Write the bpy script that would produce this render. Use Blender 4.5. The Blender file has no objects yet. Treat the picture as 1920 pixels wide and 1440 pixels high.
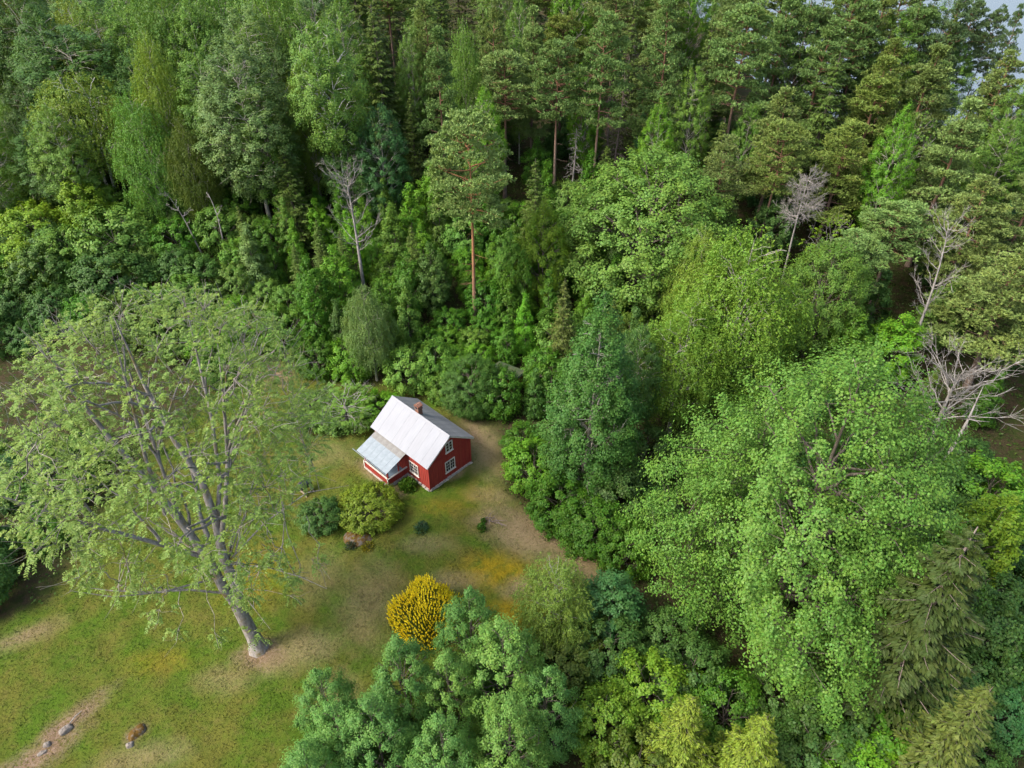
import bpy, math, random
import numpy as np
from mathutils import Vector, Matrix

R = math.radians
scene = bpy.context.scene

# ------------------------------------------------------------------ camera, sky, sun, exposure
cam_data = bpy.data.cameras.new("camera")
cam = bpy.data.objects.new("camera", cam_data)
scene.collection.objects.link(cam)
cam.location = (0, 0, 45.127)
cam.rotation_euler = (R(90 - 38.553), 0, 0)
cam_data.sensor_width = 36
cam_data.lens = 36 * 1333.24 / 1920
cam_data.clip_start = 0.5
cam_data.clip_end = 6000
scene.camera = cam

SUN_EL, SUN_AZ = 47.0, 248.0          # compass bearing of the sun, degrees clockwise from +Y
world = bpy.data.worlds.new("World")
scene.world = world
world.use_nodes = True
wn = world.node_tree
sky = wn.nodes.new("ShaderNodeTexSky")
sky.sky_type = 'NISHITA'
sky.sun_disc = False
sky.sun_elevation = R(SUN_EL)
sky.sun_rotation = R(SUN_AZ)
sky.air_density = 1.0
sky.dust_density = 5.0
sky.ozone_density = 0.6
bg = wn.nodes["Background"]
bg.inputs[1].default_value = 0.15
wn.links.new(sky.outputs[0], bg.inputs[0])

sun_data = bpy.data.lights.new("sun", 'SUN')
sun_data.energy = 1.4
sun_data.angle = R(14)
sun_data.color = (1.0, 0.96, 0.90)
sun = bpy.data.objects.new("sun", sun_data)
scene.collection.objects.link(sun)
sd = Vector((math.sin(R(SUN_AZ)) * math.cos(R(SUN_EL)), math.cos(R(SUN_AZ)) * math.cos(R(SUN_EL)), math.sin(R(SUN_EL))))
sun.rotation_euler = sd.to_track_quat('Z', 'Y').to_euler()
sun.location = sd * 100

scene.view_settings.view_transform = 'Standard'
scene.view_settings.look = 'None'
scene.view_settings.exposure = 1.42
scene.view_settings.gamma = 1.0
scene.view_settings.use_curve_mapping = False
scene.render.engine = 'CYCLES'
scene.cycles.use_denoising = True
scene.cycles.max_bounces = 7
scene.cycles.diffuse_bounces = 4
scene.cycles.glossy_bounces = 2
scene.cycles.transmission_bounces = 4
scene.cycles.sample_clamp_indirect = 4

# ------------------------------------------------------------------ helpers
col = scene.collection

def tag(o, label=None, cat=None, group=None, kind=None):
    if label: o["label"] = label
    if cat: o["category"] = cat
    if group: o["group"] = group
    if kind: o["kind"] = kind
    return o

def empty(name, loc=(0, 0, 0), rz=0, scale=(1, 1, 1)):
    o = bpy.data.objects.new(name, None)
    o.empty_display_size = 0.3
    col.objects.link(o)
    o.location = loc
    o.rotation_euler = (0, 0, rz)
    o.scale = scale
    return o

def node_mat(name):
    m = bpy.data.materials.new(name)
    m.use_nodes = True
    nt = m.node_tree
    for n in list(nt.nodes):
        nt.nodes.remove(n)
    out = nt.nodes.new("ShaderNodeOutputMaterial")
    return m, nt, out

class NB:
    """small node builder"""
    def __init__(s, nt): s.nt = nt
    def n(s, t, **kw):
        nd = s.nt.nodes.new(t)
        for k, v in kw.items(): setattr(nd, k, v)
        return nd
    def l(s, a, b): s.nt.links.new(a, b)
    def noise(s, scale, detail=3, rough=0.55, vec=None):
        nd = s.n("ShaderNodeTexNoise")
        nd.inputs["Scale"].default_value = scale
        nd.inputs["Detail"].default_value = detail
        nd.inputs["Roughness"].default_value = rough
        if vec is not None: s.l(vec, nd.inputs["Vector"])
        return nd.outputs["Fac"]
    def ramp(s, fac, a, b, lo=0.0, hi=1.0):
        nd = s.n("ShaderNodeMapRange")
        nd.inputs[1].default_value = a; nd.inputs[2].default_value = b
        nd.inputs[3].default_value = lo; nd.inputs[4].default_value = hi
        s.l(fac, nd.inputs[0])
        return nd.outputs[0]
    def mix(s, fac, a, b, mode='MIX'):
        nd = s.n("ShaderNodeMix", data_type='RGBA', blend_type=mode)
        for i, v in ((0, fac), (6, a), (7, b)):
            if hasattr(v, "is_linked") or hasattr(v, "links"): s.l(v, nd.inputs[i])
            elif i == 0: nd.inputs[0].default_value = v
            else: nd.inputs[i].default_value = (*v, 1) if len(v) == 3 else v
        return nd.outputs[2]
    def math(s, op, a, b=0.0):
        nd = s.n("ShaderNodeMath", operation=op)
        for i, v in ((0, a), (1, b)):
            if hasattr(v, "links"): s.l(v, nd.inputs[i])
            else: nd.inputs[i].default_value = v
        return nd.outputs[0]
    def bump(s, h, strength=0.4, dist=0.05):
        nd = s.n("ShaderNodeBump")
        nd.inputs["Strength"].default_value = strength
        nd.inputs["Distance"].default_value = dist
        s.l(h, nd.inputs["Height"])
        return nd.outputs[0]
    def bsdf(s, color, rough=0.8, spec=0.2, normal=None, metal=0.0):
        b = s.n("ShaderNodeBsdfPrincipled")
        if hasattr(color, "links"): s.l(color, b.inputs["Base Color"])
        else: b.inputs["Base Color"].default_value = (*color, 1)
        if hasattr(rough, "links"): s.l(rough, b.inputs["Roughness"])
        else: b.inputs["Roughness"].default_value = rough
        b.inputs["Specular IOR Level"].default_value = spec
        b.inputs["Metallic"].default_value = metal
        if normal is not None: s.l(normal, b.inputs["Normal"])
        return b.outputs[0]

def foliage_mat(name, trans=0.32, rough=0.5, spec=0.22, var=0.15, warm=(1.3, 1.1, 0.8)):
    m, nt, out = node_mat(name); b = NB(nt)
    oi = b.n("ShaderNodeObjectInfo")
    geo = b.n("ShaderNodeNewGeometry")
    tc = b.n("ShaderNodeTexCoord")
    rnd = geo.outputs["Random Per Island"]
    val = b.ramp(rnd, 0, 1, 1 - var, 1 + var)
    hsv = b.n("ShaderNodeHueSaturation")
    b.l(oi.outputs["Color"], hsv.inputs["Color"]); b.l(val, hsv.inputs["Value"])
    hue = b.ramp(b.math('FRACT', b.math('MULTIPLY', rnd, 17.3)), 0, 1, 0.485, 0.512)
    b.l(hue, hsv.inputs["Hue"])
    patch = b.ramp(b.noise(0.55, 2, 0.5, tc.outputs["Object"]), 0.42, 0.66)
    c = b.mix(b.math('MULTIPLY', patch, 0.55), hsv.outputs[0], warm, 'MULTIPLY')
    p = b.bsdf(c, rough, spec)
    tr = b.n("ShaderNodeBsdfTranslucent")
    b.l(b.mix(1.0, c, (1.25, 1.15, 0.55), 'MULTIPLY'), tr.inputs[0])
    mx = b.n("ShaderNodeMixShader"); mx.inputs[0].default_value = trans
    b.l(p, mx.inputs[1]); b.l(tr.outputs[0], mx.inputs[2]); b.l(mx.outputs[0], out.inputs[0])
    return m

def bark_mat(name, a, c, scale=6.0, stretch=0.25, lichen=None, bands=False, top=None, topz=(0, 1)):
    m, nt, out = node_mat(name); b = NB(nt)
    tc = b.n("ShaderNodeTexCoord"); mp = b.n("ShaderNodeMapping")
    mp.inputs["Scale"].default_value = (1, 1, stretch if not bands else 2.5)
    b.l(tc.outputs["Object"], mp.inputs[0])
    f = b.noise(scale, 4, 0.65, mp.outputs[0])
    colr = b.mix(b.ramp(f, 0.35, 0.65), a, c)
    if bands:
        f2 = b.noise(2.2, 3, 0.7, mp.outputs[0])
        colr = b.mix(b.ramp(f2, 0.56, 0.62), colr, (0.03, 0.028, 0.025))
    if top:
        sx = b.n("ShaderNodeSeparateXYZ"); b.l(tc.outputs["Object"], sx.inputs[0])
        colr = b.mix(b.ramp(b.math('ADD', sx.outputs[2], b.math('MULTIPLY', f, 3.0)), topz[0], topz[1]), colr, top)
    if lichen:
        f3 = b.noise(0.9, 3, 0.7, tc.outputs["Object"])
        colr = b.mix(b.ramp(f3, 0.55, 0.68), colr, lichen)
    b.l(b.bsdf(colr, 0.9, 0.1, b.bump(f, 0.6, 0.05)), out.inputs[0])
    return m

def plain_mat(name, a, c=None, rough=0.7, spec=0.3, scale=5.0, metal=0.0, bump=0.15, lo=0.3, hi=0.7):
    m, nt, out = node_mat(name); b = NB(nt)
    tc = b.n("ShaderNodeTexCoord")
    f = b.noise(scale, 4, 0.6, tc.outputs["Object"])
    b.l(b.bsdf(b.mix(b.ramp(f, lo, hi), a, c or a), rough, spec, b.bump(f, bump, 0.02), metal), out.inputs[0])
    return m

M = {}
M["leaf"] = foliage_mat("leaf_green")
M["needle"] = foliage_mat("needle_green", 0.15, 0.6, 0.2, 0.25, (1.2, 1.05, 0.8))
M["flower"] = foliage_mat("flower_yellow", 0.2, 0.6, 0.1, 0.3, (1.0, 0.88, 0.6))
M["bark"] = bark_mat("bark_brown", (0.07, 0.058, 0.045), (0.16, 0.14, 0.115))
M["ash_bark"] = bark_mat("bark_ash", (0.14, 0.125, 0.11), (0.31, 0.29, 0.265), 5, 0.3, (0.17, 0.135, 0.05))
M["aspen_bark"] = bark_mat("bark_aspen", (0.2, 0.19, 0.155), (0.4, 0.38, 0.32), 3, 0.6)
M["birch_bark"] = bark_mat("bark_birch", (0.5, 0.48, 0.44), (0.68, 0.66, 0.62), 3, 1, bands=True)
M["pine_bark"] = bark_mat("bark_pine", (0.10, 0.075, 0.06), (0.2, 0.15, 0.12), 5, 0.3, None, False, (0.19, 0.105, 0.068), (8, 15))
M["orange_bark"] = bark_mat("bark_pine_orange", (0.13, 0.09, 0.07), (0.22, 0.15, 0.11), 5, 0.3, None, False, (0.27, 0.135, 0.07), (3, 10))
M["dead_wood"] = bark_mat("dead_wood", (0.14, 0.128, 0.115), (0.31, 0.295, 0.275), 5, 0.3)
M["pale_wood"] = bark_mat("pale_dead_wood", (0.24, 0.225, 0.21), (0.46, 0.44, 0.42), 5, 0.3)
M["dead_brown"] = bark_mat("dead_brown", (0.12, 0.09, 0.075), (0.26, 0.22, 0.2), 5, 0.3)

class Buf:
    """collects quads"""
    def __init__(s): s.v = []; s.f = []; s.nv = 0
    def add(s, v, f):
        v = np.asarray(v, np.float32).reshape(-1, 3)
        s.v.append(v); s.f.append(np.asarray(f, np.int32).reshape(-1, 4) + s.nv); s.nv += len(v)
    def mesh(s, name, mat, smooth=False):
        me = bpy.data.meshes.new(name)
        v = np.concatenate(s.v); f = np.concatenate(s.f)
        me.vertices.add(len(v)); me.vertices.foreach_set("co", v.ravel())
        me.loops.add(f.size); me.loops.foreach_set("vertex_index", f.ravel())
        me.polygons.add(len(f)); me.polygons.foreach_set("loop_start", np.arange(0, f.size, 4, dtype=np.int32))
        if smooth: me.polygons.foreach_set("use_smooth", np.ones(len(f), bool))
        me.update(calc_edges=True)
        if mat: me.materials.append(mat)
        return me

def unit(v): return v / np.maximum(np.linalg.norm(v, axis=-1, keepdims=True), 1e-9)

def tubes(buf, P, r, n=5):
    """P (m,k,3), r (m,k): m tubes of k rings"""
    P = np.asarray(P, float); r = np.asarray(r, float)
    if P.ndim == 2: P = P[None]; r = r[None]
    m, k, _ = P.shape
    T = unit(np.gradient(P, axis=1))
    ref = np.where(np.abs(T[..., 2:3]) > 0.9, np.array([1.0, 0.05, 0]), np.array([0.03, 0.02, 1.0]))
    A = unit(np.cross(T, ref)); B = np.cross(T, A)
    th = np.arange(n) * 2 * np.pi / n
    V = P[:, :, None] + r[:, :, None, None] * (A[:, :, None] * np.cos(th)[:, None] + B[:, :, None] * np.sin(th)[:, None])
    idx = np.arange(m * k * n).reshape(m, k, n)
    a = idx[:, :-1]; b = idx[:, 1:]
    F = np.stack([a, np.roll(a, -1, 2), np.roll(b, -1, 2), b], -1)
    buf.add(V, F)

def leaves(buf, c, nrm, L, W, rng, axis=None, fold=0.15):
    """diamond leaf quads; axis: the leaf's long direction (else random)"""
    N = len(c)
    if N == 0: return
    if axis is None:
        t = unit(np.cross(nrm, rng.normal(size=(N, 3))))
    else:
        t = unit(axis)
    bt = unit(np.cross(nrm, t)); n2 = np.cross(t, bt)
    L = np.broadcast_to(L, (N,))[:, None] * 0.5; W = np.broadcast_to(W, (N,))[:, None] * 0.5
    V = np.stack([c - t * L, c + bt * W + n2 * W * fold * 2, c + t * L, c - bt * W + n2 * W * fold * 2], 1)
    buf.add(V, np.arange(N * 4).reshape(N, 4))

def bez(S, C, E, k):
    t = np.linspace(0, 1, k)[:, None]
    return (1 - t) ** 2 * S + 2 * t * (1 - t) * C + t * t * E

PROF = {
    "dome": lambda t: np.where(t > 0.3, np.sqrt(np.clip(1 - ((t - 0.3) / 0.7) ** 2, 0, 1)), 0.72 + 0.28 * np.sin(t / 0.3 * 1.57)),
    "oval": lambda t: np.sin(np.pi * np.clip(t, 0.0, 1) ** 0.85) ** 0.65 * 0.98 + 0.02,
    "cone": lambda t: np.clip((1.03 - t), 0, 1) ** 0.75 * np.clip(t / 0.12 + 0.35, 0, 1),
    "vase": lambda t: np.where(t < 0.62, 0.45 + 0.55 * np.clip(t / 0.62, 0, 1) ** 0.8, np.sqrt(np.clip(1 - ((t - 0.62) / 0.4) ** 2, 0, 1))),
    "egg": lambda t: np.where(t > 0.36, np.clip(1 - ((np.clip(t, 0.36, 1) - 0.36) / 0.645) ** 1.5, 0, 1) ** 0.8, 0.62 + 0.38 * np.sin(np.clip(t, 0, 0.36) / 0.36 * 1.57)),
    "ball": lambda t: np.sqrt(np.clip(1 - ((t - 0.45) / 0.56) ** 2, 0.02, 1)),
}

def envelope(rng, R_, zb, zt, prof, lump=0.16):
    ph = rng.uniform(0, 6.28, 8); fr = rng.integers(2, 6, 8); am = rng.uniform(0.3, 1, 8); fz = rng.uniform(2, 9, 8)
    P = PROF[prof]
    def env(t, az):
        s = sum(am[i] * np.sin(fr[i] * az + ph[i] + fz[i] * t) for i in range(8)) / 4
        return R_ * P(t) * (1 + lump * s)
    return env

def spread_points(rng, cand, n):
    """thin candidates so that those kept are far apart (greedy best-candidate)"""
    keep = [0]; d = np.linalg.norm(cand - cand[0], axis=1)
    for _ in range(min(n, len(cand)) - 1):
        i = int(np.argmax(d)); keep.append(i)
        d = np.minimum(d, np.linalg.norm(cand - cand[i], axis=1))
    return cand[keep]

def broadleaf(seed, H, R_, base=0.25, prof="dome", boughs=120, per=180, leaf=0.2, clump=1.0, limbs=14, tr=0.25,
              style="leaf", inner=0.55, lump=0.16, stems=None, rise=0.5, twig=0.03, bare=0, flat=0.8, aspect=0.75, stretch=0.25, keep=None, low=0.0):
    rng = np.random.default_rng(seed)
    wood = Buf(); crown = Buf()
    zb, zt = H * base, H
    env = envelope(rng, R_, zb, zt, prof, lump)
    if stems is None:
        k = 10; t = np.linspace(0, 1, k)
        bend = rng.normal(0, 0.02 * H, 2)
        tp = np.stack([bend[0] * np.sin(t * 2.5) * t, bend[1] * np.sin(t * 2.2) * t, t * H * 0.93], 1)
        stems = [(tp, tr * (1 - 0.93 * t) * (1 + 0.5 * np.exp(-t * 22)))]
    SP = []; SR = []
    for P, r in stems:
        tubes(wood, P, r, 8)
        tt = np.linspace(0, len(P) - 1, 60)
        SP.append(np.stack([np.interp(tt, np.arange(len(P)), P[:, j]) for j in range(3)], 1)); SR.append(np.interp(tt, np.arange(len(P)), r))
    SP = np.concatenate(SP); SR = np.concatenate(SR)
    # limbs
    nl = limbs
    te = np.clip(rng.uniform(0.1, 0.97, nl), 0, 1); az = np.arange(nl) * 2.399 + rng.uniform(0, 0.6, nl)
    re_ = env(te, az) * rng.uniform(0.6, 0.88, nl)
    E = np.stack([re_ * np.cos(az), re_ * np.sin(az), zb + te * (zt - zb)], 1)
    if keep is not None: E = E[keep(E, rng) | (E[:, 2] > 12)]; nl = len(E)
    LP = []; LR = []
    for i in range(nl):
        drop = rise * np.hypot(E[i, 0], E[i, 1]) * rng.uniform(0.8, 1.4)
        want = max(zb * 0.8, E[i, 2] - drop, low)
        cost = np.abs(SP[:, 2] - want) + 0.8 * np.linalg.norm(SP[:, :2] - E[i, :2], axis=1) - 0.5 * SR
        j = int(np.argmin(cost)); S = SP[j]
        C = S * 0.45 + E[i] * 0.55; C[2] += 0.12 * np.linalg.norm(E[i] - S)
        C += rng.normal(0, 0.06 * np.linalg.norm(E[i] - S), 3)
        B = bez(S, C, E[i], 8); B[1:-1] += rng.normal(0, 0.015 * np.linalg.norm(E[i] - S), (6, 3))
        r0 = min(SR[j] * 0.75, 0.035 + 0.018 * np.linalg.norm(E[i] - S))
        rr = np.linspace(r0, twig, 8)
        tubes(wood, B, rr, 5); LP.append(B[1:]); LR.append(rr[1:])
    LP = np.concatenate(LP + [SP[SP[:, 2] > zb]]); LR = np.concatenate(LR + [SR[SP[:, 2] > zb]])
    # boughs
    nc = boughs * 5
    tt = rng.uniform(0.0, 1.0, nc); az = rng.uniform(0, 2 * np.pi, nc)
    w = PROF[prof](tt); ok = rng.uniform(0, 1, nc) < w + 0.12; tt, az = tt[ok], az[ok]
    rho = inner + (1 - inner) * rng.beta(2.2, 1.0, len(tt))
    rr = np.maximum(env(tt, az) - clump * 0.6, 0.1) * rho
    cand = np.stack([rr * np.cos(az), rr * np.sin(az), zb + tt * (zt - zb) - clump * 0.5], 1)
    if stems is not None and len(stems) == 1:
        ax = np.stack([np.interp(cand[:, 2], stems[0][0][:, 2], stems[0][0][:, j]) for j in range(2)], 1)
        cand[:, :2] += ax
    if keep is not None: cand = cand[keep(cand, rng)]
    B = spread_points(rng, cand, boughs)
    nb = len(B)
    D = np.linalg.norm(B[:, None] - LP[None], axis=2) + np.where(LP[None, :, 2] > B[:, None, 2], 1.5, 0)
    j = np.argmin(D, 1); S = LP[j]
    t = np.linspace(0, 1, 4)[None, :, None]
    P = S[:, None] * (1 - t) + B[:, None] * t
    P[:, 1:3] += rng.normal(0, 0.05, (nb, 2, 3)) * np.linalg.norm(B - S, axis=1)[:, None, None]
    P[:, 1:3, 2] += 0.06 * np.linalg.norm(B - S, axis=1)[:, None]
    r0 = np.minimum(LR[j] * 0.8, twig * 1.3)
    tubes(wood, P, r0[:, None] * np.linspace(1, 0.4, 4)[None], 3)
    cen = np.array([0, 0, zb + 0.4 * (zt - zb)])
    out = unit((B - cen) * np.array([1, 1, 0.8]))
    if bare:
        q = rng.integers(0, nb, bare)
        d = unit(out[q] + rng.normal(0, 0.6, (bare, 3)) + np.array([0, 0, 0.15])); ln = rng.uniform(0.6, 1.9, bare)[:, None]
        E2 = B[q] + d * ln; Mi = (B[q] + E2) / 2 + rng.normal(0, 0.15, (bare, 3))
        tubes(wood, np.stack([B[q], Mi, E2], 1), np.tile([twig * 0.65, twig * 0.45, twig * 0.22], (bare, 1)), 3)
    rb = clump * rng.uniform(0.7, 1.3, nb)
    if style == "leaf":
        K = 9
        sub = rng.normal(size=(nb, K, 3)) + out[:, None] * 0.7 + np.array([0, 0, 0.45])
        sub = unit(sub) * rng.uniform(0.35, 1.0, (nb, K, 1)) * np.array([1, 1, flat])
        n = per
        ki = rng.integers(0, K, (nb, n))
        off = np.take_along_axis(sub, ki[..., None], 1) + rng.normal(0, 0.2, (nb, n, 3)) + out[:, None] * rng.normal(0, stretch, (nb, n, 1))
        pos = B[:, None] + off * rb[:, None, None]
        nr = unit(0.6 * off + np.array([0, 0, 0.55]) + 0.35 * out[:, None] + rng.normal(0, 0.32, (nb, n, 3)))
        pos = pos.reshape(-1, 3); nr = nr.reshape(-1, 3)
        sz = leaf * rng.uniform(0.7, 1.3, len(pos))
        leaves(crown, pos, nr, sz, sz * aspect, rng)
    elif style == "weep":
        K = max(6, per // 16); n = per // K
        st = rng.normal(0, 0.55, (nb, K, 3)) * np.array([1, 1, 0.5]) * rb[:, None, None] + B[:, None]
        od = unit(out[:, None] * np.array([1, 1, 0.2]) + rng.normal(0, 0.6, (nb, K, 3)))
        ln = rng.uniform(0.8, 2.3, (nb, K)) * clump
        u = rng.uniform(0, 1, (nb, K, n))
        pos = st[:, :, None] + od[:, :, None] * (np.sqrt(u) * ln[..., None] * 0.42)[..., None]
        pos[..., 2] -= (u ** 1.6) * ln[..., None]
        pos = pos + rng.normal(0, 0.07, pos.shape)
        nr = unit(out[:, None, None] * 0.7 + np.array([0, 0, 0.5]) + rng.normal(0, 0.5, pos.shape))
        ax = unit(od[:, :, None] * (1 - u)[..., None] * 0.8 - np.array([0, 0, 1.0]) * (u[..., None] + 0.25) + rng.normal(0, 0.35, pos.shape))
        pos, nr, ax = pos.reshape(-1, 3), nr.reshape(-1, 3), ax.reshape(-1, 3)
        sz = leaf * rng.uniform(0.7, 1.35, len(pos))
        leaves(crown, pos, nr, sz, sz * 0.6, rng, ax)
    elif style == "spray":      # ash: feathery flat sprays at the twig ends
        K = max(5, per // 12); n = per // K
        sd_ = unit(out[:, None] * 0.6 + rng.normal(0, 0.7, (nb, K, 3)) + np.array([0, 0, 0.1]))
        st = B[:, None] + sd_ * (rb[:, None, None] * rng.uniform(0.15, 0.75, (nb, K, 1)))
        u = np.linspace(0.1, 1, n)[None, None]
        ln = rng.uniform(0.35, 0.62, (nb, K, 1)) * rb[:, None, None] * 0.9
        pos = st[:, :, None] + sd_[:, :, None] * (u * ln)[..., None]
        pos[..., 2] -= (u * u * ln) * 0.5
        side = unit(np.cross(sd_, np.array([0, 0, 1.0])) + 1e-4)[:, :, None] * np.where(np.arange(n) % 2, 1, -1)[None, None, :, None]
        ax = unit(side + sd_[:, :, None] * 0.5 + rng.normal(0, 0.2, pos.shape) - np.array([0, 0, 0.25]))
        nr = unit(np.array([0, 0, 0.9]) + 0.3 * out[:, None, None] + rng.normal(0, 0.35, pos.shape))
        pos = pos + ax * leaf * 0.4
        pos, nr, ax = pos.reshape(-1, 3), nr.reshape(-1, 3), ax.reshape(-1, 3)
        sz = leaf * rng.uniform(0.75, 1.3, len(pos))
        leaves(crown, pos, nr, sz, sz * 0.45, rng, ax)
    return wood, crown

def pine(seed, H, R_, base=0.45, pads=120, per=150, tr=0.26, needle=0.34, cone=0.5, dead=14):
    rng = np.random.default_rng(seed)
    wood = Buf(); crown = Buf()
    k = 14; t = np.linspace(0, 1, k)
    b1, b2 = rng.normal(0, 0.02 * H, 2)
    tp = np.stack([b1 * np.sin(3 * t) * t, b2 * np.sin(2.4 * t + 0.5) * t, t * H * 0.97], 1)
    trr = tr * (1 - 0.9 * t ** 1.2) * (1 + 0.4 * np.exp(-t * 25))
    tubes(wood, tp, trr, 9)
    axis = lambda z: np.stack([np.interp(z, tp[:, 2], tp[:, 0]), np.interp(z, tp[:, 2], tp[:, 1]), z], -1)
    nlimb = 40 + int(H * 0.6)
    tt = np.sort(rng.uniform(0, 1, nlimb) ** 0.9); az = np.arange(nlimb) * 2.399 + rng.uniform(-0.4, 0.4, nlimb)
    prof = (1 - cone) * np.sqrt(np.clip(1 - ((tt - 0.3) / 0.72) ** 2, 0.03, 1)) + cone * np.clip(1.04 - tt, 0.05, 1) ** 0.8 * np.clip(tt / 0.15 + 0.5, 0, 1)
    rl = R_ * prof * rng.uniform(0.65, 1.12, nlimb)
    zs = H * (base + (1 - base) * tt * 0.96)
    S = axis(zs - rl * 0.12)
    up = 0.05 + 0.55 * tt
    E = S + np.stack([rl * np.cos(az), rl * np.sin(az), rl * (up - 0.08)], 1)
    C = S * 0.5 + E * 0.5 + np.stack([0 * rl, 0 * rl, rl * rng.uniform(-0.12, 0.12, nlimb)], 1)
    P = np.stack([bez(S[i], C[i], E[i], 6) for i in range(nlimb)])
    tubes(wood, P, np.linspace(1, 0.25, 6)[None] * (0.03 + 0.013 * rl)[:, None], 4)
    # pads along the outer part of limbs
    q = rng.choice(nlimb, pads, p=(rl + 0.3) / (rl + 0.3).sum()); u = rng.beta(2.0, 1.0, pads) * 0.72 + 0.33
    B = np.stack([np.stack([np.interp(u[i] * 5, np.arange(6), P[q[i], :, j]) for j in range(3)]) for i in range(pads)])
    sw = unit(np.stack([-np.sin(az[q]), np.cos(az[q]), 0 * az[q]], 1)) * (rng.normal(0, 0.3, pads) * rl[q])[:, None]
    B2 = B + sw + np.stack([0 * u, 0 * u, rng.uniform(-0.15, 0.5, pads)], 1)
    B2 = np.concatenate([B2, axis(np.linspace(H * 0.9, H * 0.985, 4))]); B = np.concatenate([B, B2[-4:]])
    pads = len(B2)
    tubes(wood, np.stack([B, (B + B2) / 2 + rng.normal(0, 0.05, B.shape), B2], 1), np.tile([0.03, 0.022, 0.012], (pads, 1)), 3)
    rp = rng.uniform(0.5, 1.05, pads) * (0.45 + 0.045 * R_ * 2)
    nt_ = per // 5
    d = rng.normal(size=(pads, nt_, 3)); d[..., 2] = np.abs(d[..., 2]) * 0.8 - 0.12
    tc_ = B2[:, None] + unit(d) * np.array([1, 1, 0.55]) * (rng.uniform(0.3, 1, (pads, nt_)) ** 0.6 * rp[:, None])[..., None]
    tdir = unit(unit(d) * np.array([1, 1, 0.5]) + np.array([0, 0, 0.55]) + rng.normal(0, 0.25, d.shape))
    nd = unit(tdir[:, :, None] + rng.normal(0, 0.55, (pads, nt_, 5, 3)))
    pos = tc_[:, :, None] + nd * needle * 0.42
    nr = unit(np.array([0, 0, 1.0]) + rng.normal(0, 0.6, pos.shape))
    pos, nd, nr = pos.reshape(-1, 3), nd.reshape(-1, 3), nr.reshape(-1, 3)
    sz = needle * rng.uniform(0.7, 1.25, len(pos))
    leaves(crown, pos, nr, sz, sz * 0.36, rng, nd)
    if dead:
        zd = rng.uniform(H * 0.12, H * (base + 0.1), dead); a2 = rng.uniform(0, 6.28, dead); l2 = rng.uniform(0.4, 2.0, dead)
        S = axis(zd); E = S + np.stack([l2 * np.cos(a2), l2 * np.sin(a2), rng.uniform(-0.35, 0.25, dead) * l2], 1)
        tubes(wood, np.stack([S, (S + E) / 2 + rng.normal(0, 0.08, S.shape), E], 1), np.tile([0.035, 0.025, 0.01], (dead, 1)), 3)
    return wood, crown

def spruce(seed, H, R_, base=0.06, whorl=0.55, per=34, needle=0.42, droop=0.35, tr=0.2, thin=0.0):
    rng = np.random.default_rng(seed)
    wood = Buf(); crown = Buf()
    t = np.linspace(0, 1, 10)
    tp = np.stack([0.1 * np.sin(3 * t), 0.1 * np.cos(2 * t), t * H], 1)
    tubes(wood, tp, tr * (1 - 0.96 * t) + 0.012, 7)
    zs = []; z = H * base
    while z < H * 0.985:
        zs.append(z); z += whorl * (0.55 + 0.75 * (1 - z / H)) * rng.uniform(0.75, 1.25)
    br = []
    for z in zs:
        f = (z / H - base) / (1 - base)
        rr = R_ * (1 - f) ** 0.82 * min(1, 0.55 + f * 5) + 0.12
        n = 5 + int(3 * (1 - f)); a0 = rng.uniform(0, 6.28)
        for i in range(n):
            if rng.uniform() < thin: continue
            br.append((z + rng.uniform(-0.15, 0.15), a0 + i * 6.283 / n + rng.uniform(-0.3, 0.3), rr * rng.uniform(0.7, 1.15), f))
    br = np.array(br); m = len(br)
    z, az, L, f = br.T
    o = np.stack([np.cos(az), np.sin(az), 0 * az], 1); sd_ = np.stack([-np.sin(az), np.cos(az), 0 * az], 1)
    def at(u, idx=slice(None)):
        l = L[idx]; dr = droop * (1 - 0.6 * f[idx])
        zz = 0.25 * f[idx] * u * l + dr * l * (-1.5 * u ** 1.3 + 0.75 * u ** 3) + 0.12 * u * l
        return zz
    us = np.linspace(0, 1, 5)
    P = np.stack([np.stack([o[:, 0] * L * u, o[:, 1] * L * u, z + at(u)], 1) for u in us], 1)
    tubes(wood, P, np.linspace(1, 0.2, 5)[None] * (0.012 + 0.009 * L)[:, None], 3)
    cnt = np.maximum(4, (per * (0.25 + L / R_)).astype(int))
    idx = np.repeat(np.arange(m), cnt); N = len(idx)
    u = rng.uniform(0.12, 1.0, N) ** 0.8
    w = L[idx] * 0.34 * np.sin(np.clip(u * 1.05, 0, 1) * 2.6 + 0.35) * rng.uniform(-1, 1, N)
    c = np.stack([o[idx, 0] * L[idx] * u, o[idx, 1] * L[idx] * u, z[idx] + at(u, idx)], 1) + sd_[idx] * w[:, None]
    c[:, 2] -= np.abs(w) * 0.28 + rng.uniform(0, 0.16, N)
    ax = unit(o[idx] * 0.9 + sd_[idx] * (np.sign(w) * rng.uniform(0.3, 1.1, N))[:, None] + np.array([0, 0, -0.45]) + rng.normal(0, 0.22, (N, 3)))
    nr = unit(np.array([0, 0, 1.0]) + 0.5 * o[idx] + rng.normal(0, 0.4, (N, 3)))
    sz = needle * rng.uniform(0.6, 1.25, N) * (0.55 + 0.45 * np.minimum(1, L[idx] / 1.5))
    leaves(crown, c, nr, sz, sz * 0.36, rng, ax)
    return wood, crown

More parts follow.
